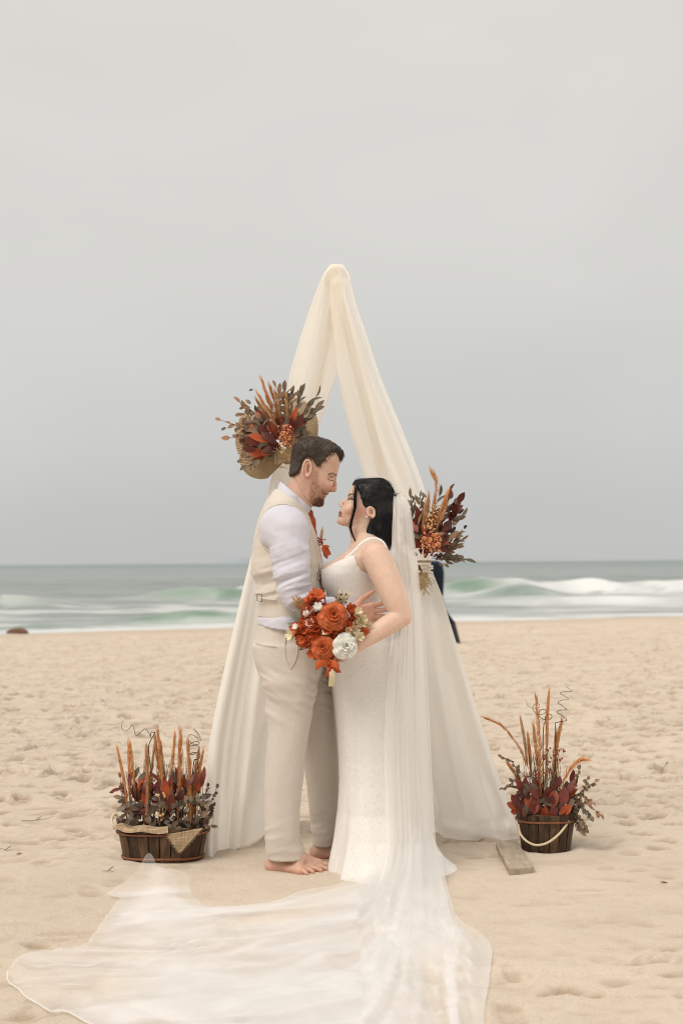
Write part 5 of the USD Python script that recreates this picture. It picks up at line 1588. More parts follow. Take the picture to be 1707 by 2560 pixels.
def plume(P, r, rng, n=70, blade=0.03, stem=0.0016):
    """a feathery grass head along the path P"""
    P = smooth_path(P, 24)
    T, N, B = frames(P)
    parts = [tube(P, np.linspace(stem, stem * 0.5, len(P)), 4)]
    vs, fs = [], []
    L = np.linalg.norm(np.diff(P, axis=0), axis=1).sum()
    for k in range(n):
        t = rng.random() ** 0.9
        i = min(int(t * 23), 22)
        a = rng.uniform(0, 2 * np.pi)
        o = N[i] * math.cos(a) + B[i] * math.sin(a)
        rr = r * (0.35 + 0.65 * math.sin(np.pi * (0.12 + 0.80 * t)))
        b0 = P[i] + o * rr * 0.12
        ln = min(blade, L * 0.4) * rng.uniform(0.6, 1.2)
        m = b0 + T[i] * ln * 0.5 + o * rr * 0.75
        e = b0 + T[i] * ln + o * rr * rng.uniform(0.5, 1.0) + rng.normal(0, 0.0012, 3)
        w = np.cross(T[i], o) * rng.uniform(0.0010, 0.0019)
        q = len(vs)
        vs += [b0 - w, b0 + w, m + w * 0.9, m - w * 0.9, e]
        fs += [[q, q + 1, q + 2], [q, q + 2, q + 3], [q + 3, q + 2, q + 4]]
    parts.append((np.array(vs), np.array(fs)))
    return cat(parts)


def coil(P, r0, r1, turns, thick=0.0015, ph=0.0, n=90, flat=1.0):
    """a twig curled like a spring round the path P"""
    P = smooth_path(P, n)
    T, N, B = frames(P)
    t = np.linspace(0, 1, n)
    a = ph + 2 * np.pi * turns * t
    rr = (r0 + (r1 - r0) * t) * sstep(0, 0.08, t)
    return P + rr[:, None] * (np.cos(a)[:, None] * N + flat * np.sin(a)[:, None] * B)


ICO = trimesh.creation.icosphere(1)


def balls(C, R):
    return cat([(np.array(ICO.vertices) * r + c, ICO.faces) for c, r in zip(C, R)])


def sprig(parent, P, rng, mat, ll, lw, n=9, name="leaf", stem_mat="dark_twig", spread=0.9, curl=0.4, shape=1.0, droop=0.0, sub=True, both=True, fold=0.25):
    """a stem with leaves up both sides; each leaf its own piece"""
    P = smooth_path(P, 16)
    st = obj("stem", tube(P, np.linspace(0.0019, 0.0009, 16), 4), stem_mat, parent)
    T, N, B = frames(P)
    for k in range(n):
        t = 0.22 + 0.78 * k / max(n - 1, 1)
        i = min(int(t * 15), 15)
        a = (k % 2) * np.pi + rng.normal(0, 0.6) if both else rng.uniform(0, 2 * np.pi)
        o = N[i] * math.cos(a) + B[i] * math.sin(a) * 0.6
        d = T[i] * (1 - 0.45 * spread) + o * spread + [0, 0, -droop]
        if k == n - 1:
            d = T[i]
        nn = np.array([0, -1.0, 0.25]) + rng.normal(0, 0.55, 3)
        s = rng.uniform(0.72, 1.15)
        obj(name, leaf(P[i], d, nn, ll * s, lw * s, curl * rng.uniform(0.3, 1.5), fold, shape, 5), mat, st if sub else parent, True)
    return st


def put_leaf(parent, u, v, Y, ang, L, Wd, mat, rng, curl=0.4, name="leaf", shape=1.0):
    """a single leaf whose base is seen at (u, v) and which points along ang (degrees, 0 = right, 90 = up)"""
    a = math.radians(ang)
    d = np.array([math.cos(a), rng.normal(-0.15, 0.25), math.sin(a)])
    obj(name, leaf(W(u, v, Y), d, np.array([0, -1.0, 0.2]) + rng.normal(0, 0.35, 3), L, Wd, curl * rng.uniform(0.4, 1.4), 0.22, shape, 6), mat, parent, True)


def stem_leaves(parent, hub, tips, rng, mat, L, Wd, jitter=0.3, Yj=0.05, curl=0.4, shape=1.0):
    """leaves seen with their tips at the given pixels, pointing away from the hub"""
    for (u, v, Y) in tips:
        q, h = W(u, v, Y), W(hub[0], hub[1], hub[2])
        d = unit(q - h) + rng.normal(0, jitter, 3) * [1, 0.6, 1]
        s = rng.uniform(0.8, 1.2)
        obj("leaf", leaf(q - unit(d) * L * s, d, np.array([0, -1.0, 0.25]) + rng.normal(0, 0.45, 3), L * s, Wd * s, curl * rng.uniform(0.2, 1.5), 0.22, shape, 6), mat, parent, True)


def fan(parent, hub, Y, a0, a1, r, pleats, depth, name="palm_fan", trim=None):
    """a dried palm leaf cut to a fan: pleated blades from the hub"""
    n = pleats * 2 + 1
    t = np.linspace(0, 1, n)
    ang = np.radians(a0 + (a1 - a0) * t)
    s = np.linspace(0.05, 1, 7)
    rad = np.asarray(r(t) if callable(r) else np.full(n, r))
    h = W(hub[0], hub[1], Y)
    z = (np.arange(n) % 2) * 2.0 - 1.0
    V = np.stack([np.stack([h[0] + rad * q * np.cos(ang), h[1] + depth * q * z + 0.05 * q * q, h[2] + rad * q * np.sin(ang)], -1) for q in s])
    pr = obj(name, solid_sheet(V, 0.0012), "palm_straw", parent, False)
    return pr


# ---- arrangement with palm fans, tied high on the left side of the arch
rA = np.random.default_rng(101)
YA = 6.28
ga = thing("dried_flower_arrangement", "dried flower arrangement with pleated palm fans, high on the arch behind the man's head", "flower arrangement", W(712, 1148, YA), "dried flower arrangements on the arch")
px = 1 / FPX * YA
fan(ga, (716, 1150), YA + 0.03, 128, 172, lambda t: px * (166 - 42 * t ** 1.3), 24, 0.004)
fan(ga, (716, 1150), YA + 0.01, 170, 222, lambda t: px * (120 + 2 * np.sin(np.pi * t) - 55 * t ** 2), 24, 0.004)
fan(ga, (716, 1150), YA + 0.04, 34, 92, lambda t: px * (102 + 76 * t - 8 * np.cos(6 * t)), 28, 0.004)
hubA = (714, 1105, YA - 0.02)
for tip, base, mid in (((655, 953), (697, 1075), (672, 1005)), ((646, 1007), (690, 1080), (662, 1035)), ((676, 970), (700, 1070), (686, 1010)), ((689, 986), (702, 1065), (695, 1020)), ((668, 985), (698, 1072), (681, 1020)), ((648, 990), (694, 1075), (668, 1025))):
    obj("grass_plume", plume([W(*base, YA - 0.05), W(*mid, YA - 0.08), W(*tip, YA - 0.10)], 0.010, rA, 80, 0.045), "orange_plume", ga)
for tip, base, mid in (((660, 1018), (702, 1085), (677, 1042)), ((715, 990), (719, 1065), (717, 1025)), ((696, 1008), (708, 1065), (701, 1035))):
    obj("grass_plume", plume([W(*base, YA - 0.07), W(*mid, YA - 0.11), W(*tip, YA - 0.12)], 0.009, rA, 80, 0.04), "tan_plume", ga)
for Pp in ([(716, 1080), (712, 1022), (690, 968)], [(718, 1080), (716, 1022), (712, 980)], [(722, 1080), (728, 1025), (730, 988)], [(714, 1085), (700, 1030), (700, 984)]):
    sprig(ga, [W(u, v, YA + 0.0 - 0.02 * i) for i, (u, v) in enumerate(Pp)], rA, "tan_leaf" if Pp[2][0] in (690, 700) else "brown_leaf", 0.048, 0.020, 9, shape=1.2, spread=0.55)
for Pp in ([(724, 1085), (755, 1035), (789, 992)], [(724, 1085), (760, 1050), (788, 1022)], [(722, 1080), (742, 1020), (752, 985)]):
    sprig(ga, [W(u, v, YA - 0.03 - 0.03 * i) for i, (u, v) in enumerate(Pp)], rA, "olive_leaf", 0.058, 0.021, 9, spread=0.55)
for Pp in ([(700, 1110), (640, 1080), (552, 1050)], [(690, 1110), (640, 1090), (575, 1094)], [(700, 1100), (640, 1050), (600, 1006)]):
    sprig(ga, [W(u, v, YA - 0.02 - 0.03 * i) for i, (u, v) in enumerate(Pp)], rA, "tan_leaf", 0.036, 0.020, 11, shape=0.9, spread=0.7)
for k in range(95):
    a = rA.uniform(55, 205)
    rr = rA.uniform(15, 88) if a > 100 else rA.uniform(15, 60)
    u, v = 705 + rr * math.cos(math.radians(a)), 1095 - rr * math.sin(math.radians(a)) * 0.8
    put_leaf(ga, u, v, YA - rA.uniform(0.0, 0.09), a + rA.normal(0, 25), rA.uniform(0.032, 0.055), rA.uniform(0.016, 0.026), rA.choice(["brown_leaf", "olive_leaf", "tan_leaf", "burgundy_leaf", "rust_leaf"]), rA)
for k in range(75):
    a = rA.uniform(118, 222)
    rr = rA.uniform(35, 112)
    u, v = 712 + rr * math.cos(math.radians(a)), 1118 - rr * math.sin(math.radians(a)) * 0.85
    put_leaf(ga, u, v, YA - rA.uniform(0.0, 0.07), a + rA.normal(0, 30), rA.uniform(0.026, 0.05), rA.uniform(0.013, 0.022), rA.choice(["brown_leaf", "tan_leaf", "olive_leaf", "brown_leaf"]), rA, curl=0.8)
for k in range(110):
    u, v = rA.normal(640, 26), rA.normal(1068, 24)
    put_leaf(ga, u, v, YA - rA.uniform(0.0, 0.08), rA.normal(140, 40), rA.uniform(0.02, 0.042), rA.uniform(0.010, 0.018), rA.choice(["brown_leaf", "tan_leaf", "olive_leaf", "dark_leaf"]), rA, curl=0.9)
for (u, v, an, l, w_, m) in ((728, 1062, 75, 0.085, 0.032, "rust_leaf"), (735, 1075, 55, 0.085, 0.030, "burgundy_leaf"), (728, 1080, 85, 0.07, 0.028, "burgundy_leaf"), (742, 1068, 40, 0.06, 0.026, "burgundy_leaf"), (700, 1100, 120, 0.095, 0.032, "burgundy_leaf"), (692, 1110, 140, 0.09, 0.036, "burgundy_leaf"),
                             (695, 1095, 105, 0.08, 0.03, "rust_leaf"), (665, 1105, 150, 0.085, 0.046, "rust_leaf"), (655, 1135, 170, 0.06, 0.046, "rust_leaf"), (690, 1130, 165, 0.085, 0.050, "burgundy_leaf"), (685, 1128, 190, 0.07, 0.050, "rust_leaf"), (650, 1110, 165, 0.08, 0.034, "burgundy_leaf"),
                             (640, 1125, 175, 0.06, 0.03, "burgundy_leaf"), (660, 1140, 205, 0.05, 0.03, "rust_leaf"), (672, 1092, 135, 0.07, 0.03, "burgundy_leaf"), (705, 1125, 150, 0.08, 0.034, "burgundy_leaf"), (650, 1150, 215, 0.035, 0.022, "olive_leaf"), (640, 1150, 250, 0.04, 0.02, "brown_leaf"), (612, 1130, 240, 0.03, 0.02, "brown_leaf")):
    put_leaf(ga, u, v, YA - rA.uniform(0.05, 0.13), an, l, w_, m, rA)
for k in range(16):
    put_leaf(ga, 750 + rA.normal(0, 9), 1085 + rA.normal(0, 9), YA - rA.uniform(0.02, 0.08), rA.uniform(0, 110), 0.035, 0.026, rA.choice(["olive_leaf", "brown_leaf"]), rA)
C = np.array([W(717 + 17 * a, 1090 + 21 * b, YA - 0.16 - 0.03 * c) for a, b, c in rA.normal(0, 0.52, (190, 3)).clip(-1.25, 1.25)])
pick = (C[:, 0] < W(722, 0, YA)[0]) & (rA.random(190) < 0.62)
obj("berry_cluster", balls(C[pick], rA.uniform(0.0042, 0.0062, pick.sum())), "peach_berry", ga, True, kind="stuff")
obj("berry_cluster", balls(C[~pick] + [0, 0.01, 0.004], rA.uniform(0.004, 0.006, (~pick).sum())), "red_berry", ga, True, kind="stuff")
st = [smooth_path([W(716 + rA.normal(0, 5), 1150, YA - 0.07), W(716 + rA.normal(0, 10), 1135, YA - 0.10), W(716 + rA.normal(0, 16), 1122 + rA.normal(0, 5), YA - 0.11)], 6) for _ in range(50)]
curves("straw_tuft", st, [0.0022] * 50, "straw", ga)
P = np.array([W(706 + 20 * math.cos(t), 1147 + 4 * math.sin(2 * t), YA - 0.03 + 0.05 * math.sin(t)) for t in np.linspace(0, 2 * np.pi, 20)])
obj("burlap_band", solid_sheet(np.stack([P + [0, 0, 0.018], P - [0, 0, 0.018]]), 0.002), "burlap", ga, True)

# ---- arrangement tied lower on the right side of the arch
rB = np.random.default_rng(202)
YR = 6.26
gb = thing("dried_flower_arrangement", "dried flower arrangement with burgundy leaves and peach berries, right of the woman's veil", "flower arrangement", W(1059, 1404, YR), "dried flower arrangements on the arch")
for tip, mid, base, m, r_ in (((1082, 1186), (1090, 1225), (1072, 1330), "orange_plume", 0.012), ((1116, 1238), (1103, 1275), (1080, 1335), "orange_plume", 0.012), ((1113, 1268), (1103, 1295), (1083, 1340), "tan_plume", 0.012), ((1063, 1270), (1060, 1300), (1057, 1345), "tan_plume", 0.012), ((1070, 1250), (1068, 1285), (1062, 1340), "orange_plume", 0.010)):
    obj("grass_plume", plume([W(*base, YR - 0.08), W(*mid, YR - 0.11), W(*tip, YR - 0.10)], r_, rB, 110, 0.055), m, gb)
for Pp in ([(1075, 1360), (1106, 1295), (1124, 1230)], [(1080, 1355), (1116, 1288), (1142, 1256)], [(1085, 1360), (1118, 1310), (1136, 1285)]):
    sprig(gb, [W(u, v, YR - 0.01 - 0.02 * i) for i, (u, v) in enumerate(Pp)], rB, "burgundy_leaf", 0.056, 0.030, 11, spread=0.75, shape=0.9)
for Pp in ([(1085, 1365), (1125, 1325), (1153, 1292)], [(1085, 1370), (1120, 1345), (1140, 1335)], [(1085, 1375), (1120, 1365), (1152, 1350)], [(1080, 1390), (1120, 1390), (1162, 1398)], [(1080, 1380), (1115, 1375), (1140, 1365)], [(1080, 1395), (1110, 1398), (1140, 1400)], [(1070, 1360), (1080, 1300), (1098, 1240)]):
    sprig(gb, [W(u, v, YR - 0.01 - 0.02 * i) for i, (u, v) in enumerate(Pp)], rB, rB.choice(["brown_leaf", "olive_leaf"]), 0.050, 0.017, 11, spread=0.6)
for Pp in ([(1055, 1360), (1035, 1300), (1027, 1246)], [(1055, 1350), (1048, 1290), (1050, 1245)], [(1052, 1370), (1035, 1330), (1030, 1275)]):
    sprig(gb, [W(u, v, YR + 0.02 - 0.02 * i) for i, (u, v) in enumerate(Pp)], rB, "brown_leaf", 0.046, 0.015, 9, spread=0.55)
for k in range(95):
    a = rB.uniform(10, 165)
    rr = rB.uniform(15, 75)
    u, v = 1066 + rr * math.cos(math.radians(a)) * 0.8, 1375 - rr * math.sin(math.radians(a)) * 1.1
    put_leaf(gb, u, v, YR - rB.uniform(0.0, 0.10), a + rB.normal(0, 25), rB.uniform(0.035, 0.06), rB.uniform(0.016, 0.026), rB.choice(["brown_leaf", "olive_leaf", "burgundy_leaf", "rust_leaf", "tan_leaf"]), rB)
for k in range(120):
    u, v = rB.normal(1082, 30), rB.normal(1330, 36)
    put_leaf(gb, u, v, YR - rB.uniform(-0.02, 0.08), math.degrees(math.atan2(1400 - v, u - 1060)) + rB.normal(0, 30), rB.uniform(0.022, 0.046), rB.uniform(0.010, 0.019), rB.choice(["brown_leaf", "dark_leaf", "olive_leaf", "burgundy_leaf", "dark_leaf"]), rB, curl=0.9)
for (u, v, an, l, w_, m) in ((1050, 1310, 100, 0.075, 0.04, "burgundy_leaf"), (1044, 1330, 120, 0.07, 0.036, "rust_leaf"), (1060, 1330, 80, 0.08, 0.034, "rust_leaf"), (1075, 1325, 70, 0.075, 0.03, "rust_leaf"), (1095, 1345, 45, 0.08, 0.03, "burgundy_leaf"), (1105, 1330, 50, 0.08, 0.028, "burgundy_leaf"), (1045, 1370, 110, 0.07, 0.034, "burgundy_leaf"), (1062, 1395, 80, 0.06, 0.024, "burgundy_leaf"), (1062, 1350, 95, 0.07, 0.03, "burgundy_leaf")):
    put_leaf(gb, u, v, YR - rB.uniform(0.05, 0.12), an, l, w_, m, rB)
C = np.array([W(1078 + 20 * a, 1356 + 24 * b, YR - 0.15 - 0.03 * c) for a, b, c in rB.normal(0, 0.52, (170, 3)).clip(-1.3, 1.3)])
pick = rB.random(170) < 0.72
obj("berry_cluster", balls(C[pick], rB.uniform(0.0046, 0.0068, pick.sum())), "peach_berry", gb, True, kind="stuff")
obj("berry_cluster", balls(C[~pick] + [0, 0.012, 0], rB.uniform(0.004, 0.006, (~pick).sum())), "red_berry", gb, True, kind="stuff")
C = np.array([W(1076 + rB.normal(0, 7) + (1310 - v) * 0.12, v, YR - 0.14) for v in rB.uniform(1262, 1325, 46)])
obj("berry_cluster", balls(C, rB.uniform(0.0028, 0.0046, 46)), "yellow_berry", gb, True, kind="stuff")
P = np.array([W(1060 + 14 * math.cos(t), 1404, YR + 0.02 + 0.05 * math.sin(t)) for t in np.linspace(0, 2 * np.pi, 20)])
obj("binding", tube(P, 0.006, 6), "burlap", gb)


# ---- roses and the bouquet
def rose(parent, c, r, face, mat, rng, layers=((3, 0.20, 1.25), (4, 0.42, 1.0), (5, 0.66, 0.72), (6, 0.90, 0.42), (6, 1.05, 0.16)), name="rose", ruffle=0.08):
    """a full rose: a tight heart and rings of cupped petals that open outwards; face is the way it looks"""
    f = unit(face)
    a = unit(np.cross(f, [0.13, 0.2, 1.0]))
    bvec = np.cross(f, a)
    t = np.linspace(0, 1, 26)
    ang = t * 4.4 * np.pi
    hr = r * (0.03 + 0.19 * t)
    P = c + f * (r * 0.50) + a * (hr * np.cos(ang))[:, None] + bvec * (hr * np.sin(ang))[:, None]
    V = np.stack([P - f * r * 0.45, P - f * (0.10 * r), P + a * 0])
    heart = obj(name, solid_sheet(V, r * 0.02), mat, parent, True)
    obj("calyx", balls([c + f * r * 0.02], [r * 0.36]), mat, heart, True)  # added ball behind the petals, fills the dark gaps between them
    k = 0
    for (n, rad, cup) in layers:
        off = rng.uniform(0, 6.28)
        for i in range(n):
            th = off + 2 * np.pi * i / n + rng.normal(0, 0.12)
            half = np.pi / n * 1.28
            u_ = np.linspace(-1, 1, 9)
            w_ = np.linspace(0, 1, 6)
            U, Wt = np.meshgrid(u_, w_, indexing="ij")
            R = r * rad * (0.26 + 0.74 * Wt ** 0.75) * rng.uniform(0.93, 1.07)
            R = R * (1 - 0.10 * np.abs(U) ** 2.5 * Wt)
            A = th + half * U * (0.75 + 0.25 * Wt)
            # cup: inner petals stand up, outer ones lie back; the lip curls outwards
            H = r * (0.50 * cup * Wt ** 1.1 + 0.02 - 0.26 * (1 - cup) * Wt ** 2 * rad)
            lip = sstep(0.72, 1.0, Wt)
            H = H - r * 0.09 * lip * (1.1 - 0.5 * cup)
            R = R + r * 0.075 * lip
            rf = ruffle * r * np.sin(5 * U + rng.uniform(0, 6)) * Wt ** 2
            V = c + f * (H + rf + 0.07 * r * (1 - rad))[..., None] + a * (R * np.cos(A))[..., None] + bvec * (R * np.sin(A))[..., None]
            obj("petal", solid_sheet(V, r * 0.012), mat, heart, True)
            k += 1
    return heart


rC = np.random.default_rng(303)
YQ = 5.53
bq = thing("bouquet", "bouquet of burnt orange roses and one white rose tied with an orange ribbon", "bouquet", W(822, 1640, YQ))


def q(u, v, dy=0.0):
    return W(u, v, YQ + dy)


rose(bq, q(833, 1540, 0.0), 0.054, (0.10, -1, 0.32), "orange_petal", rC)
rose(bq, q(807, 1618, 0.0), 0.045, (-0.12, -1, 0.12), "orange_petal", rC)
rose(bq, q(864, 1614, -0.01), 0.048, (0.18, -1, 0.10), "white_petal", rC, ruffle=0.16)
# ruffled small blooms between them: each a whorl of crinkled petals
def bloom(u, v, dy, r, mat, face=None, n=5, rows=2):
    c = q(u, v, dy)
    f = unit(face if face is not None else (c - q(815, 1590, 0.16)) + rC.normal(0, 0.02, 3))
    a = unit(np.cross(f, [0.1, 0.2, 1.0]))
    bvec = np.cross(f, a)
    root = obj("bloom", balls([c], [r * 0.16]), mat, bq, True)
    for row in range(rows):
        off = rC.uniform(0, 6)
        for i in range(n):
            th = off + 2 * np.pi * i / n
            d = a * math.cos(th) + bvec * math.sin(th)
            lift = 0.35 + 0.75 * (rows - 1 - row)
            U, Wt = np.meshgrid(np.linspace(-1, 1, 6), np.linspace(0, 1, 4), indexing="ij")
            sd = np.cross(f, d)
            V = c + d * (r * Wt)[..., None] + sd * (U * r * 0.5 * np.sin(np.pi * (0.12 + 0.66 * Wt)))[..., None] + f * (r * (lift * Wt ** 1.2 + 0.10 * np.sin(4 * U + rC.uniform(0, 6)) * Wt))[..., None]
            obj("petal", grid(V), mat, root, True)


for k in range(34):
    a = rC.uniform(0, 2 * np.pi)
    rr = rC.uniform(0, 1) ** 0.5
    u, v = 806 + 58 * rr * math.cos(a), 1573 + 40 * rr * math.sin(a)
    bloom(u, v, 0.005 + 0.035 * rr ** 2 + rC.uniform(0, 0.012), rC.uniform(0.015, 0.022), rC.choice(["rust_petal", "orange_petal", "rust_petal"]))
for k in range(46):
    a = rC.uniform(0, 2 * np.pi)
    rr = rC.uniform(0.2, 1) ** 0.5
    u, v = 803 + 58 * rr * math.cos(a), 1578 + 52 * rr * math.sin(a)
    bloom(u, v, 0.03 + 0.03 * rr ** 2 + rC.uniform(0, 0.02), rC.uniform(0.017, 0.026), rC.choice(["rust_petal", "orange_petal", "rust_petal"]))
for k in range(20):
    a = rC.uniform(0, 2 * np.pi)
    put_leaf(bq, 808 + 52 * math.cos(a), 1575 + 48 * math.sin(a), YQ + 0.06, -math.degrees(a) + rC.normal(0, 30), rC.uniform(0.03, 0.045), 0.02, rC.choice(["olive_leaf", "rust_leaf", "burgundy_leaf"]), rC)
for u, v in ((790, 1487), (783, 1496), (800, 1492), (772, 1504), (768, 1520), (775, 1535), (790, 1510), (754, 1568), (748, 1580), (757, 1598), (772, 1604), (785, 1612), (741, 1574), (905, 1577), (900, 1585), (873, 1527), (880, 1538), (878, 1555), (866, 1568), (790, 1600), (745, 1572), (765, 1612), (780, 1632)):
    bloom(u, v, 0.03 + rC.uniform(-0.01, 0.02), rC.uniform(0.016, 0.024), rC.choice(["orange_petal", "rust_petal", "orange_petal"]))
for u, v, r_ in ((796, 1520, 0.017), (788, 1526, 0.014), (773, 1532, 0.017), (768, 1537, 0.013), (777, 1561, 0.018), (741, 1568, 0.012), (731, 1589, 0.020), (892, 1545, 0.020), (898, 1556, 0.022), (888, 1563, 0.022), (884, 1576, 0.018), (895, 1592, 0.018), (904, 1548, 0.016), (856, 1568, 0.012), (846, 1582, 0.012), (893, 1530, 0.015), (882, 1590, 0.016), (888, 1533, 0.015), (868, 1576, 0.012)):
    bloom(u, v, 0.015 + rC.uniform(-0.015, 0.02), r_, "white_petal" if u < 800 and u != 731 else "cream_petal")
for u, v, an, l, w_, m in ((779, 1516, 100, 0.045, 0.028, "burgundy_leaf"), (786, 1512, 70, 0.04, 0.026, "rust_leaf"), (790, 1500, 110, 0.04, 0.022, "brown_leaf"), (748, 1556, 140, 0.045, 0.018, "green_grey_leaf"), (742, 1564, 165, 0.04, 0.018, "green_grey_leaf"), (752, 1546, 120, 0.04, 0.018, "green_grey_leaf"), (741, 1575, 190, 0.035, 0.018, "green_grey_leaf"), (775, 1612, 200, 0.05, 0.02, "olive_leaf"), (800, 1595, 190, 0.06, 0.02, "olive_leaf")):
    put_leaf(bq, u, v, YQ + 0.03, an, l, w_, m, rC)
for tip, base in (((736, 1500), (762, 1535)), ((744, 1497), (766, 1530)), ((738, 1512), (764, 1540)), ((752, 1500), (770, 1528)), ((862, 1484), (848, 1512)), ((848, 1482), (842, 1510)), ((870, 1488), (852, 1514)), ((912, 1552), (890, 1565)), ((925, 1560), (895, 1572)), ((930, 1570), (900, 1576))):
    m = "tan_plume" if tip[0] < 800 else "cream_petal"
    obj("grass_plume", plume([q(*base, 0.05), q((tip[0] + base[0]) / 2, (tip[1] + base[1]) / 2, 0.04), q(*tip, 0.04)], 0.008, rC, 60, 0.025), m, bq)
for k in range(26):
    u, v = rC.uniform(836, 870), rC.uniform(1484, 1506)
    if k < 15:
        P = [q(845, 1518, 0.06), q((u + 845) / 2 + rC.normal(0, 3), (v + 1518) / 2, 0.05), q(u, v, 0.045)]
    else:
        t = rC.random()
        P = [q(815, 1510, 0.09), q(808 - 4 * t, 1475, 0.095), q(800 + rC.normal(0, 4), 1450 - 40 * t, 0.11)]
    obj("dark_sprig", tube(smooth_path(P, 7), 0.0011, 4), "dark_twig", bq)
C = np.array([q(rC.uniform(840, 868), rC.uniform(1486, 1508), 0.04) for _ in range(24)])
obj("seed_heads", balls(C, rC.uniform(0.002, 0.0042, 24)), "dark_twig", bq, True, kind="stuff")
# handle, ribbon bow and its tails
obj("handle", tube([q(822, 1600, 0.085), q(825, 1650, 0.055), q(828, 1684, 0.045)], [0.016, 0.015, 0.013], 10), "rust_silk", bq, True)
for sx, ln, sag in ((-1, 0.052, 0.008), (1, 0.040, 0.016)):
    t = np.linspace(0, 1, 14)
    c0 = q(822, 1658, 0.0)
    lp = np.stack([c0 + [sx * ln * math.sin(np.pi * min(s, 1)) ** 0.8 * (1 if s < 0.5 else 0.9), -0.018 * math.sin(2 * np.pi * s), -sag * math.sin(np.pi * s) + 0.004 * math.sin(9 * s)] for s in t])
    V = np.stack([lp + [0, 0, 0.014 * 1], lp + [0, -0.004, 0.0], lp - [0, 0, 0.014]])
    obj("bow_loop", solid_sheet(V, 0.001), "rust_petal", bq, True)
for (u0, u1, v1, m, wd_) in ((826, 819, 1692, "rust_petal", 0.013), (830, 845, 1682, "rust_petal", 0.012), (829, 828, 1716, "cream_petal", 0.012)):
    P = smooth_path([q(u0, 1660, 0.01), q((u0 + u1) / 2 + 2, (1660 + v1) / 2, -0.005), q(u1, v1, 0.005 if m != "cream_petal" else 0.03)], 9)
    V = np.stack([P - [wd_, 0.003, 0], P + [0, -0.004, 0], P + [wd_, 0.003, 0]])
    obj("ribbon_tail", solid_sheet(V, 0.001), m, bq, True)
obj("bow_knot", balls([q(822, 1658, -0.004)], [0.011]), "rust_petal", bq, True)

# boutonniere pinned to the waistcoat
bt = obj("boutonniere", plume([g(806, 1368, -0.045), g(803, 1348, -0.06), g(805, 1328, -0.06)], 0.010, rC, 50, 0.022), "tan_plume", groom)
C = np.array([g(801 + rC.normal(0, 4), 1352 + rC.normal(0, 5), -0.065) for _ in range(22)])
obj("berries", balls(C, rC.uniform(0.003, 0.0045, 22)), "red_berry", bt, True, kind="stuff")
for u, v, an, l, w_, m in ((805, 1362, -50, 0.05, 0.024, "orange_petal"), (803, 1370, -35, 0.05, 0.026, "orange_petal"), (808, 1376, -60, 0.04, 0.02, "rust_leaf"), (805, 1366, 10, 0.036, 0.018, "rust_leaf"), (808, 1380, -20, 0.034, 0.02, "orange_petal")):
    put_leaf(bt, u, v, YG - 0.065, an, l, w_, m, rC)


# ---- baskets of staves
def stave_tub(name, label, c, a0, b0, a1, b1, h, n, hoops, mat, rng, ears=(), lean=0.0, cat_="basket"):
    """an oval tub of upright staves: half axes a0, b0 at the base and a1, b1 at the rim; ears: staves that stand higher"""
    tub = thing(name, label, cat_, c)
    peri = np.linspace(0, 2 * np.pi, 721)
    P = np.stack([a1 * np.cos(peri), b1 * np.sin(peri)], -1)
    s = np.concatenate([[0], np.cumsum(np.linalg.norm(np.diff(P, axis=0), axis=1))])
    th = np.interp(np.linspace(0, s[-1], n + 1), s, peri)
    for i in range(n):
        t0, t1 = th[i] + 0.012, th[i + 1] - 0.012
        tt = np.linspace(t0, t1, 4)
        hh = h * (1 + rng.normal(0, 0.012)) + (0.030 if i in ears else 0.0)
        out = rng.normal(0, 0.0012)
        rows_ = []
        for f in (0.0, 0.5, 1.0):
            a_, b_ = a0 + (a1 - a0) * f + out, b0 + (b1 - b0) * f + out
            rows_.append(np.stack([a_ * np.cos(tt), b_ * np.sin(tt), np.full(4, hh * f)], -1) + c)
        obj("stave", solid_sheet(np.stack(rows_), 0.010), mat, tub, 40)
    for f, r_ in hoops:
        a_, b_ = a0 + (a1 - a0) * f + 0.008, b0 + (b1 - b0) * f + 0.008
        t = np.linspace(0, 2 * np.pi, 61)
        obj("hoop", tube(np.stack([a_ * np.cos(t), b_ * np.sin(t), np.full(61, h * f) + 0.002 * np.sin(3 * t)], -1) + c, r_, 7), "reed_hoop", tub, True)
    a_, b_ = a0 * 0.96, b0 * 0.96
    t = np.linspace(0, 2 * np.pi, 33)
    V = np.stack([np.zeros((33, 3)) + [0, 0, 0.012], np.stack([a_ * np.cos(t), b_ * np.sin(t), np.full(33, 0.012)], -1)]) + c
    obj("base", solid_sheet(V, 0.010), mat, tub)
    return tub


rD = np.random.default_rng(404)
cL = W(408, 2160, 6.03)
cL[2] = 0.0
YL = float(cL[1])
tl = stave_tub("wooden_tub", "oval dark wooden tub of staves at left, lined with burlap and full of dried plants", cL, 0.160, 0.098, 0.192, 0.122, 0.150, 20, ((0.16, 0.0055), (0.85, 0.005)), "barrel_wood", rD, ears=(0, 19, 9, 10), cat_="wooden tub")
for sx in (-1, 1):
    P = smooth_path([cL + [sx * 0.185, -0.040, 0.145], cL + [sx * 0.206, -0.040, 0.160], cL + [sx * 0.214, -0.015, 0.182], cL + [sx * 0.203, 0.012, 0.196], cL + [sx * 0.182, 0.016, 0.165]], 18)
    obj("rope_handle", tube(P, 0.0060, 8), "rope", tl, True)
# soil hidden under the plants
t = np.linspace(0, 2 * np.pi, 29)
V = np.stack([np.zeros((29, 3)) + [0, 0, 0.145], np.stack([0.175 * np.cos(t), 0.106 * np.sin(t), np.full(29, 0.12)], -1)]) + cL
obj("moss_bed", grid(V), "olive_leaf", tl, True)

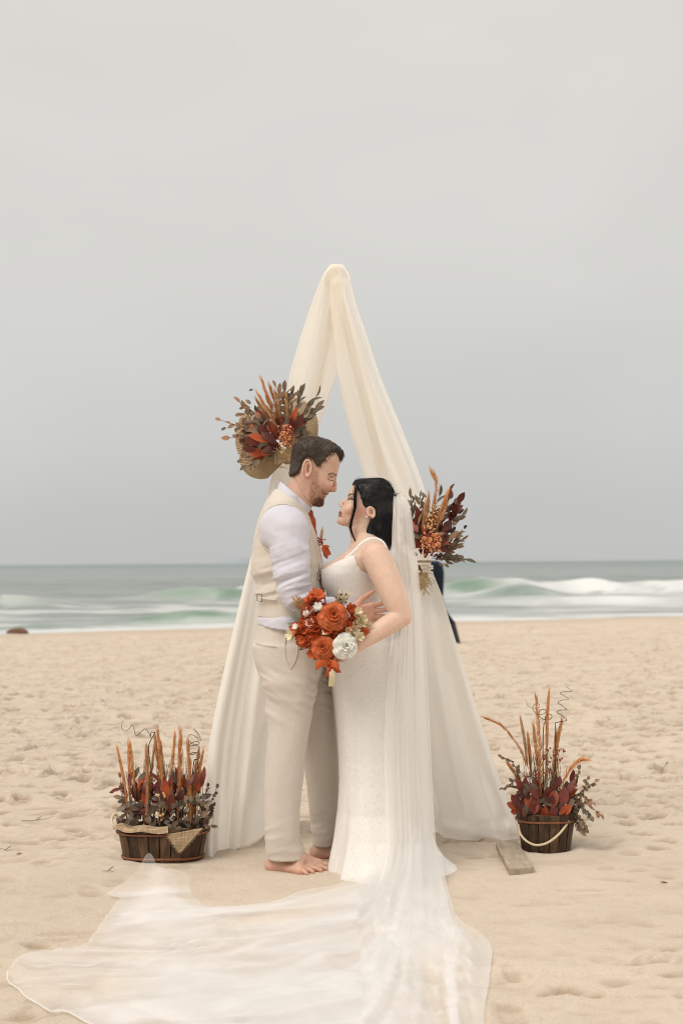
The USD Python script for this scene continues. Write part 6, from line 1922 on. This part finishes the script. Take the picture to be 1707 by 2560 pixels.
cl = None
bu = thing("burlap_cloth", "square of frayed burlap lining the oval tub, one corner hanging over its front", "cloth", cL + [0.05, -0.12, 0.15])
U, Tt = np.meshgrid(np.linspace(0, 1, 22), np.linspace(0, 1, 16), indexing="ij")
# corner flap: from the rim down to its point, then the lining along the rim
p0, p1, pt = W(414, 2086, YL - 0.125), W(508, 2070, YL - 0.105), W(449, 2134, YL - 0.135)
V = p0 * (1 - U)[..., None] * (1 - Tt)[..., None] + p1 * U[..., None] * (1 - Tt)[..., None] + pt * Tt[..., None]
V = V + np.array([0, -0.010, 0]) * (np.sin(np.pi * U) * (1 - Tt) + 0.4 * np.sin(7 * U) * (1 - Tt))[..., None]
obj("flap", solid_sheet(V, 0.002), "burlap", bu, True)
fr = []
for a_, b_ in ((p0, pt), (pt, p1)):
    for t in np.linspace(0.03, 0.97, 46):
        s0 = a_ * (1 - t) + b_ * t
        d = unit(np.cross(b_ - a_, [0, 1, 0])) * (1 if a_ is p0 else 1)
        d = d if d[2] < 0 else -d
        fr.append(np.array([s0 - d * 0.002, s0 + d * rD.uniform(0.004, 0.009) + rD.normal(0, 0.001, 3)]))
curves("fringe", fr, [0.0011] * len(fr), "burlap", bu)
t = np.linspace(np.pi * 1.06, np.pi * 1.56, 24)
V = np.stack([np.stack([(0.196 + k * 0.004) * np.cos(t), (0.124 + k * 0.005) * np.sin(t), 0.153 + 0.010 * np.sin(9 * t) * 0.4 + zz + 0 * t], -1) for k, zz in ((-10, 0.0), (-2, 0.014), (2.5, 0.006), (3.5, -0.010))]) + cL
obj("lining", solid_sheet(V, 0.002), "burlap", bu, True)


def planting(root, c, Y, plumes, coils, sprigs, rng, leaves, thick):
    for tip, base, r_, m in plumes:
        dy = rng.uniform(-0.06, 0.06)
        mid = ((tip[0] + base[0]) / 2 + rng.normal(0, 1.5) + (base[0] - tip[0]) * 0.12, (tip[1] * 0.55 + base[1] * 0.45))
        obj("grass_plume", plume([W(*base, Y + dy), W(*mid, Y + dy - 0.01), W(*tip, Y + dy)], r_ * 0.9 * rng.uniform(0.8, 1.2), rng, 230, 0.045), m, root)


pl = thing("dried_planting", "dried grasses, dark leaves and two curled twigs growing from the oval tub at left", "dried plants", cL + [0, 0, 0.13], "dried plantings in wooden tubs")
z5 = lambda x, y: (200 + x * 0.287, 1750 + y * 0.287)
PL = []
for tx, ty, bx, by, r_, m in ((425, 390, 440, 1080, 0.011, "orange_plume"), (440, 400, 490, 1060, 0.009, "orange_plume"), (335, 460, 410, 1060, 0.008, "tan_plume"), (330, 450, 420, 1000, 0.007, "orange_plume"), (582, 430, 590, 1060, 0.013, "tan_plume"), (575, 470, 585, 1080, 0.010, "orange_plume"), (655, 330, 700, 1060, 0.012, "orange_plume"), (678, 280, 720, 1040, 0.012, "orange_plume"),
                               (700, 400, 740, 1060, 0.011, "orange_plume"), (825, 320, 790, 1020, 0.009, "orange_plume"), (872, 270, 860, 1090, 0.014, "orange_plume"), (868, 420, 850, 1080, 0.012, "orange_plume"), (940, 390, 965, 1080, 0.010, "orange_plume"), (1030, 470, 985, 1110, 0.012, "orange_plume"), (1065, 480, 1000, 1090, 0.009, "orange_plume"), (960, 560, 945, 1140, 0.012, "orange_plume"), (650, 380, 600, 1060, 0.008, "tan_plume"), (1010, 620, 960, 1120, 0.011, "orange_plume")):
    PL.append((z5(tx, ty), z5(bx, by), r_, m))
planting(pl, cL, YL, PL, None, None, rD, None, None)
for k in range(90):
    x, y = rD.uniform(400, 1090), rD.uniform(720, 1060)
    put_leaf(pl, *z5(x, y), YL - rD.uniform(-0.07, 0.07), 90 + rD.normal(0, 30), rD.uniform(0.035, 0.075), rD.uniform(0.014, 0.030), rD.choice(["burgundy_leaf", "rust_leaf", "burgundy_leaf", "dark_leaf", "dark_leaf"]), rD, curl=0.8)
# curled twigs
P1 = smooth_path([W(*z5(645, 900), YL), W(*z5(610, 560), YL), W(*z5(600, 400), YL), W(*z5(655, 285), YL)], 26)
P2 = coil([W(*z5(655, 285), YL), W(*z5(560, 290), YL - 0.02), W(*z5(440, 255), YL - 0.03), W(*z5(355, 215), YL - 0.02)], 0.022, 0.022, 3.0, ph=-1.3, flat=0.8)
obj("curled_twig", tube(np.vstack([P1, P2[6:]]), np.concatenate([np.linspace(0.0026, 0.0018, 26), np.linspace(0.0018, 0.0008, len(P2) - 6)]), 5), "dark_twig", pl, True)
P1 = smooth_path([W(*z5(960, 900), YL), W(*z5(990, 560), YL), W(*z5(1010, 520), YL)], 18)
P2 = coil([W(*z5(1010, 520), YL), W(*z5(1000, 460), YL - 0.01), W(*z5(985, 390), YL - 0.02), W(*z5(1000, 330), YL), W(*z5(1040, 290), YL)], 0.020, 0.030, 4.3, ph=0.5, n=120)
obj("curled_twig", tube(np.vstack([P1, P2[5:]]), np.concatenate([np.linspace(0.0026, 0.002, 18), np.linspace(0.002, 0.0009, len(P2) - 5)]), 5), "dark_twig", pl, True)
# fine bare twigs
for k in range(80):
    x0 = rD.uniform(440, 1060)
    P = [W(*z5(x0, 1080), YL + rD.uniform(-0.06, 0.06)), W(*z5(x0 + rD.normal(0, 15), 850), YL), W(*z5(x0 + rD.normal(0, 45), rD.uniform(480, 760)), YL + rD.uniform(-0.05, 0.05))]
    obj("fine_twig", tube(smooth_path(P, 7), 0.0009, 4), "dark_twig", pl)
for (x, y, an, l, w_, m) in ((360, 775, 188, 0.04, 0.014, "burgundy_leaf"), (300, 800, 190, 0.02, 0.01, "burgundy_leaf"), (470, 690, 70, 0.05, 0.02, "olive_leaf"), (500, 700, 40, 0.05, 0.016, "olive_leaf"), (520, 900, 110, 0.075, 0.036, "burgundy_leaf"), (560, 930, 80, 0.075, 0.034, "rust_leaf"), (590, 900, 70, 0.06, 0.03, "burgundy_leaf"), (720, 880, 100, 0.08, 0.036, "burgundy_leaf"),
                             (760, 880, 95, 0.085, 0.04, "rust_leaf"), (800, 860, 85, 0.08, 0.038, "burgundy_leaf"), (780, 980, 80, 0.08, 0.036, "burgundy_leaf"), (690, 980, 110, 0.07, 0.03, "burgundy_leaf"), (1060, 760, 85, 0.075, 0.024, "burgundy_leaf"), (1040, 800, 100, 0.07, 0.024, "rust_leaf"), (1040, 860, 20, 0.05, 0.022, "olive_leaf"), (1060, 930, 35, 0.05, 0.022, "olive_leaf"), (530, 1040, 120, 0.06, 0.03, "burgundy_leaf"),
                             (1140, 1100, 0, 0.03, 0.014, "olive_leaf"), (400, 930, 200, 0.04, 0.02, "olive_leaf"), (370, 860, 160, 0.035, 0.018, "brown_leaf"), (650, 1050, 90, 0.07, 0.03, "burgundy_leaf"), (850, 930, 75, 0.07, 0.03, "burgundy_leaf"), (880, 1060, 90, 0.06, 0.026, "olive_leaf"), (400, 1000, 210, 0.03, 0.016, "olive_leaf")):
    put_leaf(pl, *z5(x, y), YL - rD.uniform(-0.02, 0.09), an, l * 1.15, w_ * 1.1, m, rD)
for k in range(150):
    x, y = rD.uniform(370, 1130), rD.uniform(860, 1150)
    put_leaf(pl, *z5(x, y), YL - rD.uniform(0.0, 0.11), rD.uniform(-20, 200), rD.uniform(0.020, 0.036), rD.uniform(0.013, 0.022), rD.choice(["dark_leaf", "brown_leaf", "dark_leaf", "olive_leaf"]), rD)
for Pp in ([(1040, 1060), (1120, 960), (1190, 770)], [(1060, 1080), (1130, 1000), (1160, 930)], [(1030, 1000), (1080, 860), (1110, 760)], [(420, 1060), (370, 900), (350, 680)], [(440, 1060), (400, 900), (380, 760)]):
    sprig(pl, [W(*z5(x, y), YL - 0.03) for x, y in Pp], rD, "dark_leaf" if Pp[0][0] > 900 else "brown_leaf", 0.022, 0.016, 10, spread=0.8)
C = np.array([W(*z5(rD.normal(700, 55), rD.normal(770, 50)), YL - 0.04) for _ in range(46)])
obj("berries", balls(C, rD.uniform(0.003, 0.0052, 46)), "red_berry", pl, True, kind="stuff")
C = np.array([W(*z5(x, y), YL - 0.09) for x, y in ((685, 830), (735, 830), (740, 845), (772, 860), (728, 815), (700, 1010), (660, 1005), (725, 1000))])
obj("seed_heads", balls(C, [0.0055] * 8), "yellow_berry", pl, True, kind="stuff")
for x0, y0, x1, y1 in ((690, 1100, 735, 830), (680, 1080, 690, 830), (730, 1000, 772, 860)):
    obj("fine_twig", tube(smooth_path([W(*z5(x0, y0), YL - 0.08), W(*z5((x0 + x1) / 2 + 8, (y0 + y1) / 2), YL - 0.09), W(*z5(x1, y1), YL - 0.09)], 7), 0.001, 4), "straw", pl)

# round bucket at right
cR = W(1364, 2141, 6.16)
cR[2] = -0.01
YK = float(cR[1])
rE = np.random.default_rng(505)
tb = stave_tub("wooden_bucket", "round dark wooden bucket with a rope handle, half sunk in the sand at right", cR, 0.097, 0.097, 0.124, 0.124, 0.185, 16, ((0.83, 0.0045),), "barrel_wood", rE, ears=(0, 8), cat_="bucket")
z6 = lambda x, y: (1150 + x * 0.2551, 1680 + y * 0.2551)
P = smooth_path([W(*z6(1090, 1405), YK - 0.055), W(*z6(1040, 1500), YK - 0.100), W(*z6(960, 1600), YK - 0.128), W(*z6(850, 1680), YK - 0.136), W(*z6(740, 1700), YK - 0.132), W(*z6(650, 1660), YK - 0.118), W(*z6(590, 1590), YK - 0.080), W(*z6(570, 1500), YK - 0.03)], 40)
obj("rope_handle", tube(P, 0.0050, 7), "rope", tb, True)
t = np.linspace(0, 2 * np.pi, 25)
V = np.stack([np.zeros((25, 3)) + [0, 0, 0.165], np.stack([0.112 * np.cos(t), 0.112 * np.sin(t), np.full(25, 0.15)], -1)]) + cR
obj("moss_bed", grid(V), "olive_leaf", tb, True)
pr = thing("dried_planting", "tall dried grasses, curled twigs and burgundy leaves growing from the round bucket at right", "dried plants", cR + [0, 0, 0.15], "dried plantings in wooden tubs")
PL = []
for tx, ty, bx, by, r_, m in ((745, 250, 790, 1380, 0.013, "orange_plume"), (720, 550, 800, 1350, 0.013, "orange_plume"), (868, 220, 850, 760, 0.010, "orange_plume"), (850, 420, 840, 1200, 0.008, "tan_plume"), (990, 500, 900, 1120, 0.012, "orange_plume"), (940, 640, 945, 1200, 0.014, "orange_plume"), (600, 500, 660, 920, 0.007, "tan_plume"), (668, 670, 700, 1050, 0.010, "orange_plume"), (485, 920, 640, 1280, 0.011, "orange_plume")):
    PL.append((z6(tx, ty), z6(bx, by), r_, m))
planting(pr, cR, YK, PL, None, None, rE, None, None)
for Pp, r_ in (([(670, 950), (590, 760), (480, 600), (380, 510), (250, 455)], 0.009), ([(990, 1220), (1020, 1060), (1080, 950), (1160, 880), (1230, 865)], 0.013)):
    obj("grass_plume", plume([W(*z6(x, y), YK - 0.02 * i * 0.3) for i, (x, y) in enumerate(Pp)], r_, rE, 150, 0.035), "orange_plume", pr)
P1 = smooth_path([W(*z6(815, 1200), YK), W(*z6(812, 700), YK), W(*z6(820, 520), YK), W(*z6(835, 500), YK)], 26)
tt_ = np.linspace(0, 1, 120)
aa_ = 3.6 - 2 * np.pi * 3.15 * tt_
P2 = np.stack([W(*z6(885 - 190 * t + 48 * math.cos(a), 465 - 165 * t ** 1.2 - 38 * math.sin(a)), YK + 0.018 * math.sin(a + 0.8)) for t, a in zip(tt_, aa_)])
obj("curled_twig", tube(np.vstack([P1, P2[5:]]), np.concatenate([np.linspace(0.0024, 0.0018, 26), np.linspace(0.0018, 0.0008, len(P2) - 5)]), 5), "dark_twig", pr, True)
P1 = smooth_path([W(*z6(930, 1200), YK), W(*z6(935, 700), YK), W(*z6(932, 500), YK)], 24)
zig = smooth_path([W(*z6(x, y), YK + d) for x, y, d in ((932, 500, 0), (985, 488, -0.02), (1045, 475, 0), (1000, 430, 0.02), (945, 395, 0), (990, 375, -0.02), (1045, 370, 0), (1000, 335, 0.02), (958, 300, 0), (1000, 278, -0.02), (1062, 270, 0), (1020, 235, 0.02), (978, 208, 0), (1030, 192, -0.02), (1095, 190, 0), (1065, 165, 0.01), (1040, 145, 0))], 110)
obj("curled_twig", tube(np.vstack([P1, zig[1:]]), np.concatenate([np.linspace(0.0024, 0.0018, 24), np.linspace(0.0018, 0.0008, 109)]), 5), "dark_twig", pr, True)
for k in range(95):
    x0 = rE.uniform(640, 980)
    P = [W(*z6(x0, 1380), YK + rE.uniform(-0.05, 0.05)), W(*z6(x0 + rE.normal(0, 15), 1100), YK), W(*z6(x0 + rE.normal(0, 35), rE.uniform(740, 1080)), YK + rE.uniform(-0.05, 0.05))]
    obj("fine_twig", tube(smooth_path(P, 7), 0.0009, 4), rE.choice(["dark_twig", "straw", "dark_twig"]), pr)
C = np.array([W(*z6(x + rE.normal(0, 14), y + rE.normal(0, 14)), YK - rE.uniform(-0.03, 0.06)) for x, y in [(825, 850), (870, 890), (865, 970), (745, 1010), (755, 990), (665, 1040), (690, 1100), (870, 770), (995, 790), (965, 770), (820, 830), (850, 1010), (880, 990), (770, 1060), (980, 860), (940, 800)] for _ in range(6)])
obj("berries", balls(C, rE.uniform(0.0028, 0.0048, len(C))), "red_berry", pr, True, kind="stuff")
for (x, y, an, l, w_, m) in ((620, 1200, 110, 0.075, 0.036, "burgundy_leaf"), (660, 1230, 100, 0.085, 0.040, "burgundy_leaf"), (600, 1330, 130, 0.07, 0.04, "burgundy_leaf"), (570, 1340, 150, 0.055, 0.036, "rust_leaf"), (560, 1360, 195, 0.03, 0.03, "rust_leaf"), (690, 1350, 100, 0.07, 0.042, "rust_leaf"), (720, 1400, 80, 0.06, 0.036, "rust_leaf"), (820, 1440, 90, 0.06, 0.036, "rust_leaf"), (860, 1330, 90, 0.09, 0.045, "burgundy_leaf"),
                             (900, 1340, 80, 0.085, 0.042, "rust_leaf"), (950, 1350, 70, 0.09, 0.045, "burgundy_leaf"), (1000, 1320, 80, 0.085, 0.046, "burgundy_leaf"), (1040, 1300, 70, 0.10, 0.044, "burgundy_leaf"), (1050, 1200, 65, 0.085, 0.036, "burgundy_leaf"), (1080, 1080, 75, 0.06, 0.026, "burgundy_leaf"), (1010, 1400, 60, 0.06, 0.036, "rust_leaf"), (920, 1420, 90, 0.05, 0.036, "burgundy_leaf"), (770, 1400, 95, 0.06, 0.034, "burgundy_leaf"), (860, 1440, 60, 0.04, 0.024, "rust_leaf"), (640, 1410, 120, 0.06, 0.036, "burgundy_leaf")):
    put_leaf(pr, *z6(x, y), YK - rE.uniform(0.02, 0.11), an, l, w_, m, rE)
for k in range(100):
    x = rE.uniform(600, 1070)
    y = rE.uniform(1180, 1440) - 60 * (abs(x - 830) < 120)
    put_leaf(pr, *z6(x, y), YK - rE.uniform(-0.08, 0.11), 90 + (830 - x) * 0.12 + rE.normal(0, 35), rE.uniform(0.03, 0.065), rE.uniform(0.016, 0.032), rE.choice(["burgundy_leaf", "rust_leaf", "burgundy_leaf", "dark_leaf", "dark_leaf"]), rE, curl=0.9)
for Pp in ([(1040, 1340), (1120, 1120), (1160, 960)], [(1050, 1350), (1180, 1180), (1320, 1080)], [(1060, 1360), (1220, 1290), (1370, 1400)], [(1060, 1370), (1180, 1330), (1270, 1420)], [(1060, 1380), (1160, 1420), (1230, 1540)], [(1050, 1350), (1170, 1240), (1250, 1060)], [(1100, 1380), (1140, 1480), (1200, 1570)], [(1040, 1350), (1160, 1200), (1290, 1280)]):
    sprig(pr, [W(*z6(x, y), YK - 0.03 - 0.03 * i) for i, (x, y) in enumerate(Pp)], rE, rE.choice(["olive_leaf", "tan_leaf", "brown_leaf"]), 0.024, 0.019, 14, spread=0.85, droop=0.3, shape=0.85)
for Pp in ([(640, 1250), (540, 1130), (430, 1140)], [(640, 1220), (560, 1040), (570, 950)], [(640, 1230), (540, 1080), (480, 1110)], [(600, 1100), (520, 900), (410, 835)]):
    sprig(pr, [W(*z6(x, y), YK - 0.02 * i) for i, (x, y) in enumerate(Pp)], rE, "brown_leaf", 0.024, 0.015, 8, spread=0.7)

# ---- bits of leaf and twig dropped on the sand
r9 = np.random.default_rng(606)
for (u, v, l, w_, m, lab) in ((40, 2141, 0.045, 0.018, "tan_leaf", "fallen pinkish leaf on the sand at the far left"), (1650, 2213, 0.035, 0.016, "tan_leaf", "fallen brown leaf on the sand at the far right"), (640, 2120, 0.03, 0.014, "brown_leaf", None)):
    if lab is None:
        continue
    p = G(u, v, 0.0)
    p[2] = sand_z(p[0:1], p[1:2])[0] + 0.006
    tag(obj("fallen_leaf", leaf(p, (1, 0.25, 0.02), (0, 0, 1), l, w_, 0.3, 0.3), m, None, True), lab, "leaf")
for (u, v, l, lab) in ((95, 2056, 0.16, "dark dry twig lying on the sand level with the oval tub"), (15, 2133, 0.06, "short dark twig beside the pinkish leaf at the far left"), (270, 2190, 0.045, "tiny dark twig on the sand below the oval tub"), (845, 2170, 0.05, "small dark twig on the sand between the man's toes and the dress")):
    p = G(u, v, 0.0)
    a = r9.uniform(-0.3, 0.3)
    xs = np.linspace(-0.5, 0.5, 8) * l
    Q = np.stack([p[0] + xs * math.cos(a), p[1] + xs * math.sin(a) + r9.normal(0, 0.004, 8), 0 * xs], -1)
    Q[:, 2] = sand_z(Q[:, 0], Q[:, 1]) + 0.004 + 0.004 * r9.random(8)
    parts = [tube(Q, np.linspace(0.0012, 0.0006, 8), 5), tube([Q[3], Q[3] + [0.02, 0.03, 0.012]], 0.0015, 4)]
    tag(obj("dry_twig", cat(parts), "dark_twig", None, True), lab, "twig")
